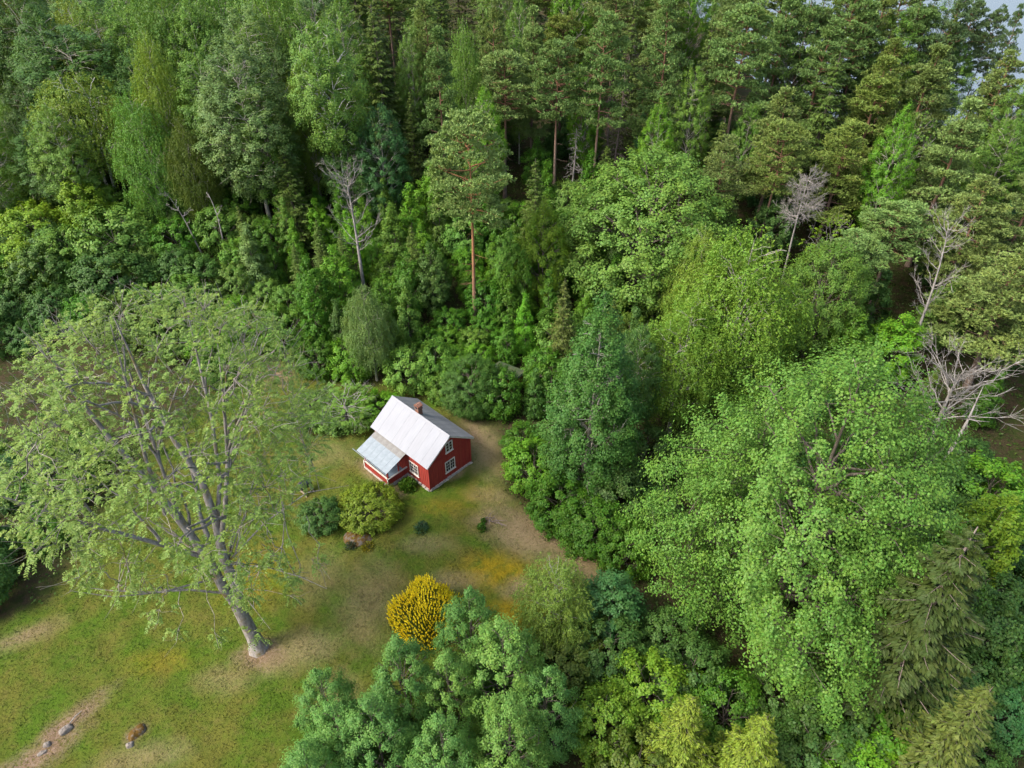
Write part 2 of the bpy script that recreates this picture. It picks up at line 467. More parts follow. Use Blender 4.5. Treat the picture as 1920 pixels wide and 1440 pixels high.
def bare_tree(seed, H, R_, tr=0.2, limbs=22, base=0.35, droop=-0.4, twigs=5, up=True, stems=None, sub=1.0):
    """leafless dead tree: trunk and limb buffers"""
    rng = np.random.default_rng(seed)
    trunk = Buf(); lim = Buf()
    k = 9; t = np.linspace(0, 1, k)
    b1, b2 = rng.normal(0, 0.03 * H, 2)
    tp = np.stack([b1 * np.sin(3 * t) * t, b2 * np.sin(2.4 * t) * t, t * H], 1)
    tubes(trunk, tp, tr * (1 - 0.93 * t) + 0.012, 7)
    for i in range(limbs):
        f = rng.uniform(base, 0.97); z = f * H
        S = np.array([np.interp(z, tp[:, 2], tp[:, j]) for j in range(3)])
        a = i * 2.399 + rng.uniform(-0.5, 0.5)
        l = R_ * rng.uniform(0.45, 1.1) * (1.05 - (f - base) / (1 - base) * (0.75 if not up else 0.35))
        e = S + np.array([np.cos(a) * l, np.sin(a) * l, -droop * l * rng.uniform(0.6, 1.3)])
        C = (S + e) / 2 + np.array([0, 0, (0.18 if droop > 0 else -0.12) * l]) + rng.normal(0, 0.08 * l, 3)
        B = bez(S, C, e, 7); B[1:] += rng.normal(0, 0.025 * l, (6, 3)); r = np.linspace(min(0.016 + 0.012 * l, tr * 0.5), 0.009, 7)
        tubes(lim, B, r, 4)
        nt_ = twigs
        if nt_:
            q = rng.integers(1, 7, nt_); d = unit((e - S)[None] / l + rng.normal(0, 0.65, (nt_, 3)) + np.array([0, 0, 0.35 if droop < 0 else -0.5]))
            ln = l * rng.uniform(0.18, 0.5, nt_)[:, None] * sub
            Q = np.stack([B[q], B[q] + d * ln * 0.5 + rng.normal(0, 0.05, (nt_, 3)) * ln, B[q] + d * ln], 1)
            tubes(lim, Q, np.tile([0.018, 0.013, 0.007], (nt_, 1)), 3)
            q2 = rng.integers(0, nt_, nt_ * 2); d2 = unit(d[q2] + rng.normal(0, 0.7, (nt_ * 2, 3)))
            S2 = Q[q2, 1]; Q2 = np.stack([S2, S2 + d2 * ln[q2] * 0.3, S2 + d2 * ln[q2] * 0.6 + rng.normal(0, 0.04, (nt_ * 2, 3))], 1)
            tubes(lim, Q2, np.tile([0.014, 0.011, 0.007], (nt_ * 2, 1)), 3)
    return trunk, lim

def sstep(v, a, b):
    t = np.clip((np.asarray(v, float) - a) / (b - a), 0, 1)
    return t * t * (3 - 2 * t)

def terrain(x, y):
    x = np.asarray(x, float); y = np.asarray(y, float)
    start = 55 - 5 * sstep(x, 5, 30)
    d = y - start
    d = 2.5 * np.logaddexp(0, d / 2.5)
    z = 17 * (1 - np.exp(-0.36 * d / 17))
    z = z * (1 - 0.25 * sstep(-x, 35, 65))
    z = z + 0.5 * np.sin(x * 0.13 + 1) * np.sin(y * 0.11) * sstep(d, 1, 12)
    m = sstep(x, 34, 60) * sstep(y, 97, 150) * (1 - sstep(y, 900, 1100))
    return z * (1 - m) - 16 * m


# clearing outline and soil patches in metres (x, y)
CLEARING = [(-39.17, 19.22), (-44.4, 26.6), (-36.27, 28.44), (-33.54, 31.3), (-33.96, 37.31), (-33.51, 44.51), (-29.31, 53.26), (-26.27, 59.31), (-21.83, 57.06), (-16.6, 55.33), (-11.48, 55.08), (-5.71, 52.46), (-2.27, 50.14), (-1.21, 46.53), (-0.91, 41.34), (2.19, 38.7), (5.57, 37.04), (7.87, 34.68), (7.95, 31.76), (5.31, 28.65), (1.47, 26.6), (-2.12, 24.3), (-5.18, 19.22), (-7.72, 14.68), (-35.94, 14.68)]
# centre x, y, half axes, rotation, weight
DRY = [(1.72, 37.31, 4.8, 2.6, -0.5, 1), (5.43, 35.19, 3.0, 3.0, -0.6, 1), (-2.71, 47.94, 2.4, 5.0, 0.4, 0.85), (-1.36, 41.34, 2.5, 1.2, 0, 0.6), (-1.31, 38.7, 2.2, 0.8, 0, 0.9), (-10.24, 41.65, 1.5, 0.8, 0.4, 1), (0.8, 32.23, 1.8, 1.0, 0.2, 0.9), (-4.43, 32.71, 2.5, 1.0, 0, 0.6), (-4.92, 43.85, 1.0, 0.5, 0.7, 1), (-16.45, 46.53, 3, 2, 0, 0.35), (-6.78, 36.24, 2.2, 1.0, 0, 0.5), (-14.77, 27.0, 3.2, 1.6, 0.3, 0.6), (-18.97, 25.04, 2.2, 1.2, 0.2, 0.4), (-10.58, 30.84, 2.4, 4.0, 0, 0.5), (-14.6, 33.19, 2.0, 2.5, 0, 0.35), (-33.89, 28.23, 2.5, 1.0, 0.5, 0.4), (-24.01, 57.06, 2.2, 1.4, -0.6, 0.9), (-11.11, 23.21, 1.2, 2.6, 0.2, 0.5), (-22.59, 19.85, 3, 1, 0.2, 0.5), (-12.22, 44.18, 1.4, 0.8, -0.8, 0.9), (-16.51, 26.6, 2.5, 1.2, 0.1, 0.8)]
MOSS = [(-1.23, 33.68, 3.2, 1.8, 0.1, 1), (0.39, 29.95, 2.6, 1.4, 0, 1), (5.8, 29.95, 2, 1, 0, 0.7), (-19.47, 33.19, 2.5, 3, 0, 0.45), (-5.36, 40.15, 3, 1, 0, 0.35), (-2.72, 41.34, 2.5, 1.2, 0, 0.4), (-24.07, 26.2, 2.5, 1, 0, 0.3)]
EARTH = [(-28.3, 21.82, 2.9, 0.85, 0.95, 1), (-29.14, 19.85, 2.8, 1.1, 0.85, 1), (-34.53, 28.02, 1.8, 0.5, 0.5, 0.5), (-23.69, 21.31, 0.7, 0.5, 0.8, 1), (-17.45, 26.67, 1.5, 1.0, 0, 0.9), (-23.67, 56.8, 1.6, 0.8, -0.6, 0.8), (-12.74, 44.51, 1.8, 0.45, -0.8, 0.7), (-3.49, 49.02, 0.6, 1.5, 0.4, 0.6), (-25.71, 59.31, 1.5, 1, -0.5, 0.7)]
# build, name, category, label, x, y, height, crown width, turn, leaf colour, tilt
TREES = [
    ("aspen2", "aspen_tree", "tree", "broad grey green aspen above the leaning birch on the wood's left flank", -51.77, 90.93, 19.00, 14.88, 5.92, (0.058, 0.135, 0.028), (0.00, 0.00)),
    ("leanbirch", "birch_tree", "tree", "wide yellowish birch with two leaning white stems beside the broad aspen", -49.35, 83.42, 16.50, 11.23, 6.13, (0.140, 0.230, 0.034), (0.00, 0.00)),
    ("birch0", "birch_tree", "tree", "tall slender yellow green birch between two rounded aspens", -39.16, 82.46, 20.00, 6.23, 3.81, (0.146, 0.241, 0.035), (0.00, 0.00)),
    ("aspen0", "aspen_tree", "tree", "big rounded pale aspen beside the slender birch, twin of a lower one", -28.88, 78.53, 21.00, 10.86, 5.04, (0.109, 0.191, 0.057), (0.00, 0.00)),
    ("aspen1", "aspen_tree", "tree", "mid green aspen crown pushed against the front of the big pale aspen", -27.53, 78.55, 17.00, 7.30, 5.47, (0.098, 0.203, 0.030), (0.00, 0.00)),
    ("tallaspen", "aspen_tree", "tree", "tall light green aspen with two bare white trunks below its crown", -19.81, 78.71, 23.00, 8.03, 5.67, (0.115, 0.229, 0.040), (0.00, 0.00)),
    ("aspen0", "aspen_tree", "tree", "dark aspen behind the broad grey green aspen at the far wood edge", -57.24, 94.53, 20.00, 9.54, 2.70, (0.060, 0.141, 0.029), (0.00, 0.00)),
    ("aspen2", "aspen_tree", "tree", "mid green aspen top behind the slender birch on the far left flank", -50.57, 95.67, 20.00, 8.96, 6.18, (0.096, 0.197, 0.029), (0.00, 0.00)),
    ("aspen1", "aspen_tree", "tree", "pale green aspen top behind the big rounded aspen", -37.45, 90.81, 20.00, 7.92, 6.08, (0.123, 0.245, 0.043), (0.00, 0.00)),
    ("aspen2", "aspen_tree", "tree", "wide grey green aspen dome behind the big rounded aspen", -30.38, 87.06, 21.00, 9.93, 1.12, (0.117, 0.205, 0.061), (0.00, 0.00)),
    ("young1", "maple_tree", "tree", "yellow green narrow maple squeezed between two aspen domes", -31.79, 103.27, 16.00, 4.84, 4.43, (0.148, 0.270, 0.021), (0.00, 0.00)),
    ("aspen3", "aspen_tree", "tree", "aspen crown behind the light aspen with bare white trunks", -24.05, 89.66, 20.00, 7.21, 4.18, (0.092, 0.190, 0.028), (0.00, 0.00)),
    ("aspen0", "aspen_tree", "tree", "aspen rising left of the dark olive spruce in the upper wood", -18.89, 88.42, 21.00, 7.68, 3.13, (0.098, 0.201, 0.030), (0.00, 0.00)),
    ("spruce0", "spruce_tree", "tree", "small dark spruce standing below the big rounded aspen", -24.65, 75.30, 12.00, 6.67, 3.14, (0.076, 0.130, 0.024), (0.00, 0.00)),
    ("young1", "maple_tree", "tree", "bright yellow green young maple below the leaning birch", -48.63, 75.95, 9.00, 4.99, 2.20, (0.132, 0.241, 0.019), (0.00, 0.00)),
    ("hazel0", "hazel_bush", "bush", "yellow green hazel bush at the left thicket below the young maple", -55.06, 75.31, 6.00, 8.42, 3.28, (0.141, 0.258, 0.021), (0.00, 0.00)),
    ("hazel1", "hazel_bush", "bush", "large light green hazel bush on the left thicket beside the yellow one", -44.65, 72.38, 6.50, 9.28, 5.90, (0.117, 0.233, 0.041), (0.00, 0.00)),
    ("hazel2", "hazel_bush", "bush", "mid green hazel bush between two lighter ones in the left thicket", -49.74, 71.58, 5.00, 7.61, 1.68, (0.104, 0.215, 0.032), (0.00, 0.00)),
    ("hazel3", "hazel_bush", "bush", "low yellow hazel bush behind the old ash's crown", -53.92, 70.03, 5.00, 7.54, 3.09, (0.142, 0.259, 0.021), (0.00, 0.00)),
    ("hazel0", "hazel_bush", "bush", "dark hazel bush behind the old ash's crown top", -43.46, 67.65, 5.00, 8.47, 2.99, (0.055, 0.128, 0.027), (0.00, 0.00)),
    ("young0", "sallow_tree", "tree", "grey green sallow in front of the small dark spruce", -27.99, 67.98, 8.00, 4.43, 4.35, (0.120, 0.210, 0.063), (0.00, 0.00)),
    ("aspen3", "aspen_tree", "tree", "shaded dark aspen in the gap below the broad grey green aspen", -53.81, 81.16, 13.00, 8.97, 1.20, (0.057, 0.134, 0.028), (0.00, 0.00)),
    ("sapling", "dead_sapling", "tree", "thin bare leaning dead sapling in the dark gap below the slender birch", -35.19, 72.68, 9.00, 2.28, 1.07, (0.330, 0.321, 0.287), (-0.04, -0.22)),
    ("sapling", "dead_sapling", "tree", "thin pale dead sapling in front of the aspen pair's trunks", -32.36, 72.20, 8.00, 2.29, 5.55, (0.339, 0.330, 0.294), (-0.03, -0.22)),
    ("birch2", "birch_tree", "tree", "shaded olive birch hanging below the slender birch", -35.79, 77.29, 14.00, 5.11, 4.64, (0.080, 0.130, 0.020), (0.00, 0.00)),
    ("spruce1", "spruce_tree", "tree", "dark olive spruce tallest among the pale trunks of the upper wood", -15.41, 86.54, 21.00, 7.56, 5.75, (0.072, 0.122, 0.022), (0.00, 0.00)),
    ("aspen3", "aspen_tree", "tree", "narrow light aspen between the olive spruce and a blue green pine", -11.91, 89.66, 18.00, 4.58, 5.15, (0.111, 0.221, 0.039), (0.00, 0.00)),
    ("pine2", "pine_tree", "tree", "tall blue green pine of conical outline beside the narrow aspen", -7.84, 80.54, 21.00, 5.47, 2.36, (0.118, 0.208, 0.059), (0.00, 0.00)),
    ("birch0", "birch_tree", "tree", "light birch with thin white trunk beside the conical pine", -5.40, 86.57, 20.00, 4.99, 6.11, (0.114, 0.227, 0.040), (0.00, 0.00)),
    ("pine1", "pine_tree", "tree", "brownish pine top behind the narrow light aspen", -10.25, 89.96, 20.00, 5.43, 3.14, (0.146, 0.214, 0.058), (0.00, 0.00)),
    ("spruce2", "spruce_tree", "tree", "olive spruce behind the white trunked birch", -3.41, 91.95, 19.00, 6.44, 5.67, (0.070, 0.119, 0.022), (0.00, 0.00)),
    ("aspen1", "aspen_tree", "tree", "thin aspen with pale trunk just behind the middle pine", 0.95, 92.44, 16.00, 4.14, 1.93, (0.121, 0.241, 0.042), (0.00, 0.00)),
    ("pine3", "pine_tree", "tree", "middle pine with rust red trunk and open pale crown", -0.88, 83.80, 17.00, 7.12, 0.67, (0.149, 0.237, 0.069), (0.00, 0.00)),
    ("lonepine", "pine_tree", "tree", "lone pine with long bare orange trunk behind the cottage", -3.94, 62.82, 22.00, 7.19, 5.50, (0.162, 0.257, 0.075), (0.00, 0.00)),
    ("pine3", "pine_tree", "tree", "pine with flat dark crown right of the middle pine", 5.09, 81.57, 19.00, 6.11, 1.47, (0.113, 0.199, 0.056), (0.00, 0.00)),
    ("pine0", "pine_tree", "tree", "red stemmed pine standing over two dead spruces", 9.63, 81.34, 22.00, 5.94, 4.95, (0.123, 0.217, 0.061), (0.00, 0.00)),
    ("aspen0", "aspen_tree", "tree", "bright green young aspen with white trunk before the dead spruces", 8.75, 86.20, 16.00, 4.52, 1.49, (0.098, 0.247, 0.018), (0.00, 0.00)),
    ("deadspruce", "dead_spruce", "tree", "brown dead spruce bristling with bare twigs beside red pine stems", 12.83, 87.20, 14.00, 3.70, 0.45, (0.356, 0.347, 0.310), (0.00, 0.00)),
    ("deadspruce", "dead_spruce", "tree", "shorter brown dead spruce leaning close to its taller neighbour", 11.90, 87.15, 12.00, 3.13, 3.31, (0.356, 0.347, 0.310), (0.00, 0.00)),
    ("palespruce", "dead_spruce", "tree", "pale grey dead spruce with drooping bare branches above the lime dome", 7.17, 81.61, 10.00, 4.56, 0.55, (0.353, 0.344, 0.307), (0.00, 0.00)),
    ("pine1", "pine_tree", "tree", "tall pine with bright orange upper trunk in the upper wood", 16.25, 83.56, 22.00, 6.56, 2.33, (0.121, 0.213, 0.060), (0.00, 0.00)),
    ("spruce0", "spruce_tree", "tree", "olive spruce between two tall orange stemmed pines", 22.46, 87.22, 19.00, 5.73, 2.11, (0.073, 0.124, 0.022), (0.00, 0.00)),
    ("spruce2", "spruce_tree", "tree", "narrow olive spruce right of the white aspen trunks", -11.68, 84.38, 13.00, 4.32, 3.57, (0.073, 0.123, 0.022), (0.00, 0.00)),
    ("young2", "lime_tree", "tree", "bright lime green sapling tree on the brown bank", -11.20, 73.31, 9.00, 4.31, 0.40, (0.093, 0.236, 0.017), (0.00, 0.00)),
    ("young0", "young_tree", "tree", "mid green young tree beside the bright sapling on the bank", -12.84, 71.39, 8.00, 4.56, 0.45, (0.096, 0.198, 0.029), (0.00, 0.00)),
    ("maple1", "maple_tree", "tree", "bright yellow green maple behind the lone pine", 3.25, 66.18, 12.00, 6.03, 3.02, (0.129, 0.236, 0.019), (0.00, 0.00)),
    ("dome0", "lime_tree", "tree", "wide domed light green lime crown above the tall aspen by the cottage", 13.90, 68.15, 15.00, 18.16, 4.19, (0.115, 0.229, 0.040), (0.00, 0.00)),
    ("young2", "young_tree", "tree", "dark fresh young conical tree behind the lime dome", 15.39, 84.33, 10.00, 4.34, 3.14, (0.049, 0.142, 0.041), (0.00, 0.00)),
    ("young0", "young_tree", "tree", "fresh green young tree next to its darker twin behind the lime dome", 17.89, 83.68, 9.00, 4.04, 5.87, (0.099, 0.250, 0.018), (0.00, 0.00)),
    ("antler", "dead_tree", "tree", "grey antler like dead stub poking from behind the lime dome", 19.45, 85.18, 7.00, 3.19, 0.59, (0.326, 0.317, 0.283), (0.00, 0.00)),
    ("snag", "dead_tree", "tree", "bare pale forked dead tree standing over the hazel slope", -15.96, 66.34, 15.00, 6.18, 4.36, (0.335, 0.327, 0.291), (0.00, 0.00)),
    ("spruce1", "spruce_tree", "tree", "dark slim spruce in the shade beside the bright maple", 2.48, 72.08, 12.00, 5.02, 4.74, (0.071, 0.121, 0.022), (0.00, 0.00)),
    ("spruce2", "spruce_tree", "tree", "short olive spruce at the foot of the dead spruces", 10.84, 79.69, 9.00, 4.70, 2.38, (0.074, 0.126, 0.023), (0.00, 0.00)),
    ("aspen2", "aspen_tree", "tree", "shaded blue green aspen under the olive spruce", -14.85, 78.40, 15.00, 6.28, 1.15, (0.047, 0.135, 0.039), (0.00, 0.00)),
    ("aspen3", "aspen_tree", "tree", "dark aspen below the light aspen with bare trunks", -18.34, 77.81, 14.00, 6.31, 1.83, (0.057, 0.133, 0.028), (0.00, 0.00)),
    ("pine2", "pine_tree", "tree", "pale pine top behind the thin aspen", 2.40, 89.18, 20.00, 5.40, 5.70, (0.159, 0.253, 0.073), (0.00, 0.00)),
    ("spruce0", "spruce_tree", "tree", "spruce top between the red stemmed pine and the orange trunked pine", 13.83, 89.69, 20.00, 6.25, 5.16, (0.073, 0.123, 0.022), (0.00, 0.00)),
    ("pine1", "pine_tree", "tree", "brownish pine top beside the white trunked birch's crown", -1.82, 90.70, 20.00, 4.93, 0.05, (0.131, 0.193, 0.052), (0.00, 0.00)),
    ("pine0", "pine_tree", "tree", "large pine with leaning red trunk on the right slope", 25.57, 84.55, 21.00, 7.41, 3.15, (0.128, 0.226, 0.064), (0.00, 0.00)),
    ("dryash", "birch_tree", "tree", "half dead birch with bare grey top among right slope pines", 32.46, 87.76, 16.00, 5.16, 2.28, (0.116, 0.232, 0.040), (0.00, 0.00)),
    ("pine1", "pine_tree", "tree", "rounded pine behind the half dead birch", 35.59, 85.45, 19.00, 6.80, 5.33, (0.118, 0.207, 0.059), (0.00, 0.00)),
    ("pine2", "pine_tree", "tree", "yellow tipped tall pine of conical shape on the right slope", 39.23, 79.00, 18.00, 7.98, 4.70, (0.134, 0.199, 0.041), (0.00, 0.00)),
    ("pine1", "pine_tree", "tree", "brownish pine in front of the leaning red trunk", 27.95, 75.36, 17.00, 6.84, 3.30, (0.139, 0.203, 0.055), (0.00, 0.00)),
    ("pine2", "pine_tree", "tree", "dense brown green pine on the far right slope", 44.24, 78.56, 19.00, 7.87, 3.04, (0.127, 0.187, 0.051), (0.00, 0.00)),
    ("deadpine", "dead_pine", "tree", "silver grey dead pine crown in the middle of the right slope", 28.49, 65.40, 15.00, 3.78, 5.63, (0.371, 0.361, 0.323), (0.00, 0.00)),
    ("pine2", "pine_tree", "tree", "pale tall pine right of the leafless aspen", 44.08, 70.13, 18.00, 7.80, 5.23, (0.148, 0.235, 0.068), (0.00, 0.00)),
    ("pine1", "pine_tree", "tree", "yellowish pine just behind the silver dead pine", 34.39, 72.44, 15.00, 7.26, 3.98, (0.138, 0.204, 0.042), (0.00, 0.00)),
    ("dryash", "aspen_tree", "tree", "thin leaning aspen with bare white limbs before the brown pine", 43.28, 75.85, 14.00, 4.45, 0.39, (0.120, 0.240, 0.042), (0.00, 0.00)),
    ("dryash", "maple_tree", "tree", "sparse yellow leaved maple below the silver dead pine", 32.39, 65.25, 10.00, 5.27, 0.53, (0.148, 0.270, 0.021), (0.00, 0.00)),
    ("pine3", "pine_tree", "tree", "low dark pine with slanting trunk beyond the round green lime", 37.68, 63.73, 12.00, 6.87, 1.52, (0.130, 0.229, 0.064), (0.00, 0.00)),
    ("pine1", "pine_tree", "tree", "brownish pine above the leaning snag", 43.76, 63.22, 15.00, 7.52, 1.46, (0.137, 0.201, 0.054), (0.00, 0.00)),
    ("pine1", "pine_tree", "tree", "broad brown green pine right of the leaning snag", 44.51, 54.29, 15.00, 8.95, 5.22, (0.146, 0.215, 0.058), (0.00, 0.00)),
    ("pine0", "pine_tree", "tree", "thin ridge pine against the pale water", 55.95, 95.44, 18.00, 4.32, 4.43, (0.085, 0.147, 0.058), (0.00, 0.00)),
    ("pine3", "pine_tree", "tree", "small ridge pine with bent top against the pale water", 58.70, 94.65, 17.00, 3.17, 2.46, (0.084, 0.146, 0.057), (0.00, 0.00)),
    ("pine1", "pine_tree", "tree", "ridge pine at the end of the skyline", 59.89, 93.11, 18.00, 3.38, 2.42, (0.086, 0.150, 0.059), (0.00, 0.00)),
    ("aspen2", "aspen_tree", "tree", "green aspen among ridge pines of the right slope", 45.87, 91.87, 18.00, 7.44, 4.86, (0.096, 0.198, 0.029), (0.00, 0.00)),
    ("pine1", "pine_tree", "tree", "pine beside the ridge aspen", 41.12, 89.99, 19.00, 6.53, 4.92, (0.112, 0.198, 0.056), (0.00, 0.00)),
    ("pine2", "pine_tree", "tree", "pine top behind the half dead birch", 30.68, 88.18, 20.00, 5.84, 5.81, (0.124, 0.219, 0.062), (0.00, 0.00)),
    ("aspen1", "aspen_tree", "tree", "light green aspen below the ridge pines", 54.07, 93.58, 15.00, 7.08, 2.05, (0.118, 0.235, 0.041), (0.00, 0.00)),
    ("spruce1", "spruce_tree", "tree", "spruce below the thin ridge pines", 54.32, 83.64, 15.00, 6.91, 4.93, (0.073, 0.123, 0.022), (0.00, 0.00)),
    ("aspen0", "aspen_tree", "tree", "round green aspen right of the pale tall pine", 51.44, 73.72, 14.00, 6.53, 5.57, (0.096, 0.199, 0.030), (0.00, 0.00)),
    ("snag", "dead_tree", "tree", "leaning grey snag with short stubs above the antlered dead tree", 38.43, 55.19, 16.00, 4.96, 2.01, (0.338, 0.329, 0.294), (0.00, 0.12)),
    ("antler", "dead_tree", "tree", "wide antlered dead tree with many upswept bare limbs behind the broad lime", 37.52, 46.58, 9.50, 10.09, 1.77, (0.344, 0.335, 0.299), (0.00, 0.00)),
    ("pine3", "pine_tree", "tree", "dark pine in the gap behind the sparse yellow maple", 31.92, 59.78, 12.00, 5.75, 4.76, (0.128, 0.226, 0.064), (0.00, 0.00)),
    ("young1", "young_tree", "tree", "fresh green young tree below the slanting pine trunk", 35.94, 54.57, 8.00, 5.34, 3.97, (0.102, 0.258, 0.019), (0.00, 0.00)),
    ("birch1", "weeping_birch", "tree", "golden green weeping birch behind the broad lime", 20.01, 52.77, 18.50, 10.76, 6.09, (0.124, 0.241, 0.029), (0.00, 0.00)),
    ("birch2", "weeping_birch", "tree", "smaller drooping birch between the tall aspen and the golden birch", 14.68, 49.32, 14.50, 8.20, 0.53, (0.123, 0.240, 0.029), (0.00, 0.00)),
    ("birch0", "birch_tree", "tree", "olive birch top left of the golden weeping birch", 17.53, 59.71, 14.00, 5.33, 0.12, (0.154, 0.253, 0.037), (0.00, 0.00)),
    ("dome1", "lime_tree", "tree", "round mid green lime right of the golden weeping birch", 29.08, 57.40, 13.00, 9.03, 6.27, (0.098, 0.201, 0.030), (0.00, 0.00)),
    ("fullaspen", "aspen_tree", "tree", "tall dense blue green aspen right of the cottage", 6.11, 42.28, 19.00, 8.33, 5.86, (0.058, 0.155, 0.029), (0.00, 0.00)),
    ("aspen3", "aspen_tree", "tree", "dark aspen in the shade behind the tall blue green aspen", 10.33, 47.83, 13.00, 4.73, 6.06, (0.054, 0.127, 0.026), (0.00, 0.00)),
    ("dome0", "apple_tree", "tree", "old apple tree leaning over the cottage's back corner", -3.94, 52.76, 5.80, 6.15, 5.27, (0.058, 0.141, 0.025), (0.00, 0.00)),
    ("hazel1", "lilac_bush", "bush", "bright green lilac bush at the clearing edge right of the cottage", 1.91, 43.16, 4.20, 5.56, 2.47, (0.092, 0.232, 0.017), (0.00, 0.00)),
    ("hazel2", "lilac_bush", "bush", "dark green lilac bush next to the bright lilac", 3.86, 38.92, 4.20, 5.46, 0.24, (0.062, 0.169, 0.015), (0.00, 0.00)),
    ("hazel3", "lilac_bush", "bush", "lilac bush where the dry grass meets the wood", 6.30, 36.68, 4.20, 5.69, 4.69, (0.056, 0.153, 0.013), (0.00, 0.00)),
    ("hazel0", "lilac_bush", "bush", "last lilac bush of the hedge beside the broad lime", 8.61, 34.35, 4.50, 4.31, 3.91, (0.058, 0.156, 0.013), (0.00, 0.00)),
    ("hazel2", "lilac_bush", "bush", "low green bush at the back of the lilac hedge", 0.94, 46.78, 3.00, 3.77, 5.63, (0.056, 0.153, 0.013), (0.00, 0.00)),
    ("birch0", "sallow_tree", "tree", "grey green sallow at the foot of the pale dead tree", -13.58, 56.17, 11.00, 4.61, 3.69, (0.122, 0.214, 0.064), (0.00, 0.00)),
    ("young1", "young_tree", "tree", "dark young tree hidden beside the tall blue green aspen", 7.49, 51.12, 9.00, 4.68, 3.38, (0.059, 0.138, 0.029), (0.00, 0.00)),
    ("spruce1", "spruce_tree", "tree", "olive brown spruce between hazels and the tall blue green aspen", 4.90, 57.22, 11.00, 3.82, 5.09, (0.081, 0.116, 0.023), (0.00, 0.00)),
    ("ash", "ash_tree", "tree", "huge old ash with forked grey trunk and airy crown on the lawn", -17.60, 27.20, 27.50, 17.20, 0.00, (0.151, 0.247, 0.053), (0.00, 0.00)),
    ("lime", "lime_tree", "tree", "enormous broad lime with dense fresh green crown", 19.20, 30.60, 23.00, 18.80, 1.41, (0.098, 0.217, 0.034), (0.00, 0.00)),
    ("maple0", "maple_tree", "tree", "bluish green maple touching the yellow flowering shrub", -2.46, 24.74, 10.50, 4.79, 3.16, (0.104, 0.245, 0.056), (0.00, 0.00)),
    ("maple1", "maple_tree", "tree", "light green maple beside the pale birch", -0.43, 22.17, 11.00, 5.65, 4.39, (0.125, 0.261, 0.052), (0.00, 0.00)),
    ("maple2", "maple_tree", "tree", "bushy maple in front of the yellow flowering shrub", -6.34, 21.50, 10.50, 4.92, 5.97, (0.092, 0.215, 0.049), (0.00, 0.00)),
    ("maple0", "maple_tree", "tree", "maple furthest onto the open lawn", -10.70, 20.52, 9.00, 4.28, 5.47, (0.095, 0.222, 0.050), (0.00, 0.00)),
    ("maple1", "maple_tree", "tree", "maple crown between lawn and the maple group's middle", -7.34, 18.35, 10.00, 4.87, 5.16, (0.093, 0.220, 0.050), (0.00, 0.00)),
    ("maple2", "maple_tree", "tree", "light tipped maple before the larches", 0.00, 17.43, 11.00, 4.90, 2.94, (0.114, 0.237, 0.047), (0.00, 0.00)),
    ("maple0", "maple_tree", "tree", "central low maple of the maple group", -3.69, 17.28, 10.50, 4.50, 5.06, (0.095, 0.222, 0.050), (0.00, 0.00)),
    ("maple1", "maple_tree", "tree", "lowest maple at the lawn side of the group", -10.61, 16.41, 9.00, 4.14, 2.97, (0.102, 0.240, 0.054), (0.00, 0.00)),
    ("birch1", "birch_tree", "tree", "small pale green birch at the corner of the dry lawn", 2.86, 28.07, 8.50, 5.04, 2.33, (0.159, 0.262, 0.045), (0.00, 0.00)),
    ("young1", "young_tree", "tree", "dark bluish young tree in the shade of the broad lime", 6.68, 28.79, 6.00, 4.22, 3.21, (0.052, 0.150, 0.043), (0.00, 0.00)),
    ("hazel1", "hazel_bush", "bush", "olive bush under the small pale birch", 3.43, 25.73, 4.00, 5.15, 4.84, (0.093, 0.151, 0.024), (0.00, 0.00)),
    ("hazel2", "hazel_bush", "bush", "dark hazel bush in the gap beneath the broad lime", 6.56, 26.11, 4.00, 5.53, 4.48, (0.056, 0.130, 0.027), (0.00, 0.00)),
    ("hazel0", "hazel_bush", "bush", "soft yellow green bush between the larch and the broad lime", 8.75, 22.89, 4.50, 5.51, 3.33, (0.123, 0.246, 0.021), (0.00, 0.00)),
    ("larch0", "larch_tree", "tree", "yellow green larch beside the soft hazel bush", 9.54, 19.02, 9.00, 4.77, 5.81, (0.133, 0.199, 0.019), (0.00, 0.00)),
    ("larch1", "larch_tree", "tree", "golden larch with spiky shoots beside the big spruce", 12.98, 17.71, 9.50, 5.14, 1.61, (0.133, 0.199, 0.019), (0.00, 0.00)),
    ("hazel3", "hazel_bush", "bush", "yellowish green bush between the light maple and the larch", 5.63, 20.90, 4.50, 4.69, 3.93, (0.109, 0.218, 0.019), (0.00, 0.00)),
    ("hazel1", "hazel_bush", "bush", "olive bush at the foot of the yellow green larch", 7.16, 18.46, 4.50, 5.07, 4.43, (0.084, 0.136, 0.021), (0.00, 0.00)),
    ("bigspruce", "spruce_tree", "tree", "big olive spruce with drooping fans beside the broad lime", 22.86, 22.93, 18.00, 11.50, 5.26, (0.040, 0.067, 0.014), (0.00, 0.00)),
    ("spruce1", "spruce_tree", "tree", "young spruce with narrow tip below the big spruce", 23.49, 17.98, 12.00, 5.42, 5.82, (0.076, 0.109, 0.021), (0.00, 0.00)),
    ("spruce2", "spruce_tree", "tree", "short spruce next to the narrow young spruce", 24.04, 18.30, 9.00, 5.03, 0.22, (0.074, 0.106, 0.021), (0.00, 0.00)),
    ("hazel2", "hazel_bush", "bush", "dark bush between larch and big spruce", 18.10, 19.05, 4.50, 5.73, 5.13, (0.054, 0.127, 0.026), (0.00, 0.00)),
    ("hazel0", "hazel_bush", "bush", "deep green bush beneath the big spruce", 22.56, 19.89, 4.00, 6.18, 1.57, (0.065, 0.175, 0.015), (0.00, 0.00)),
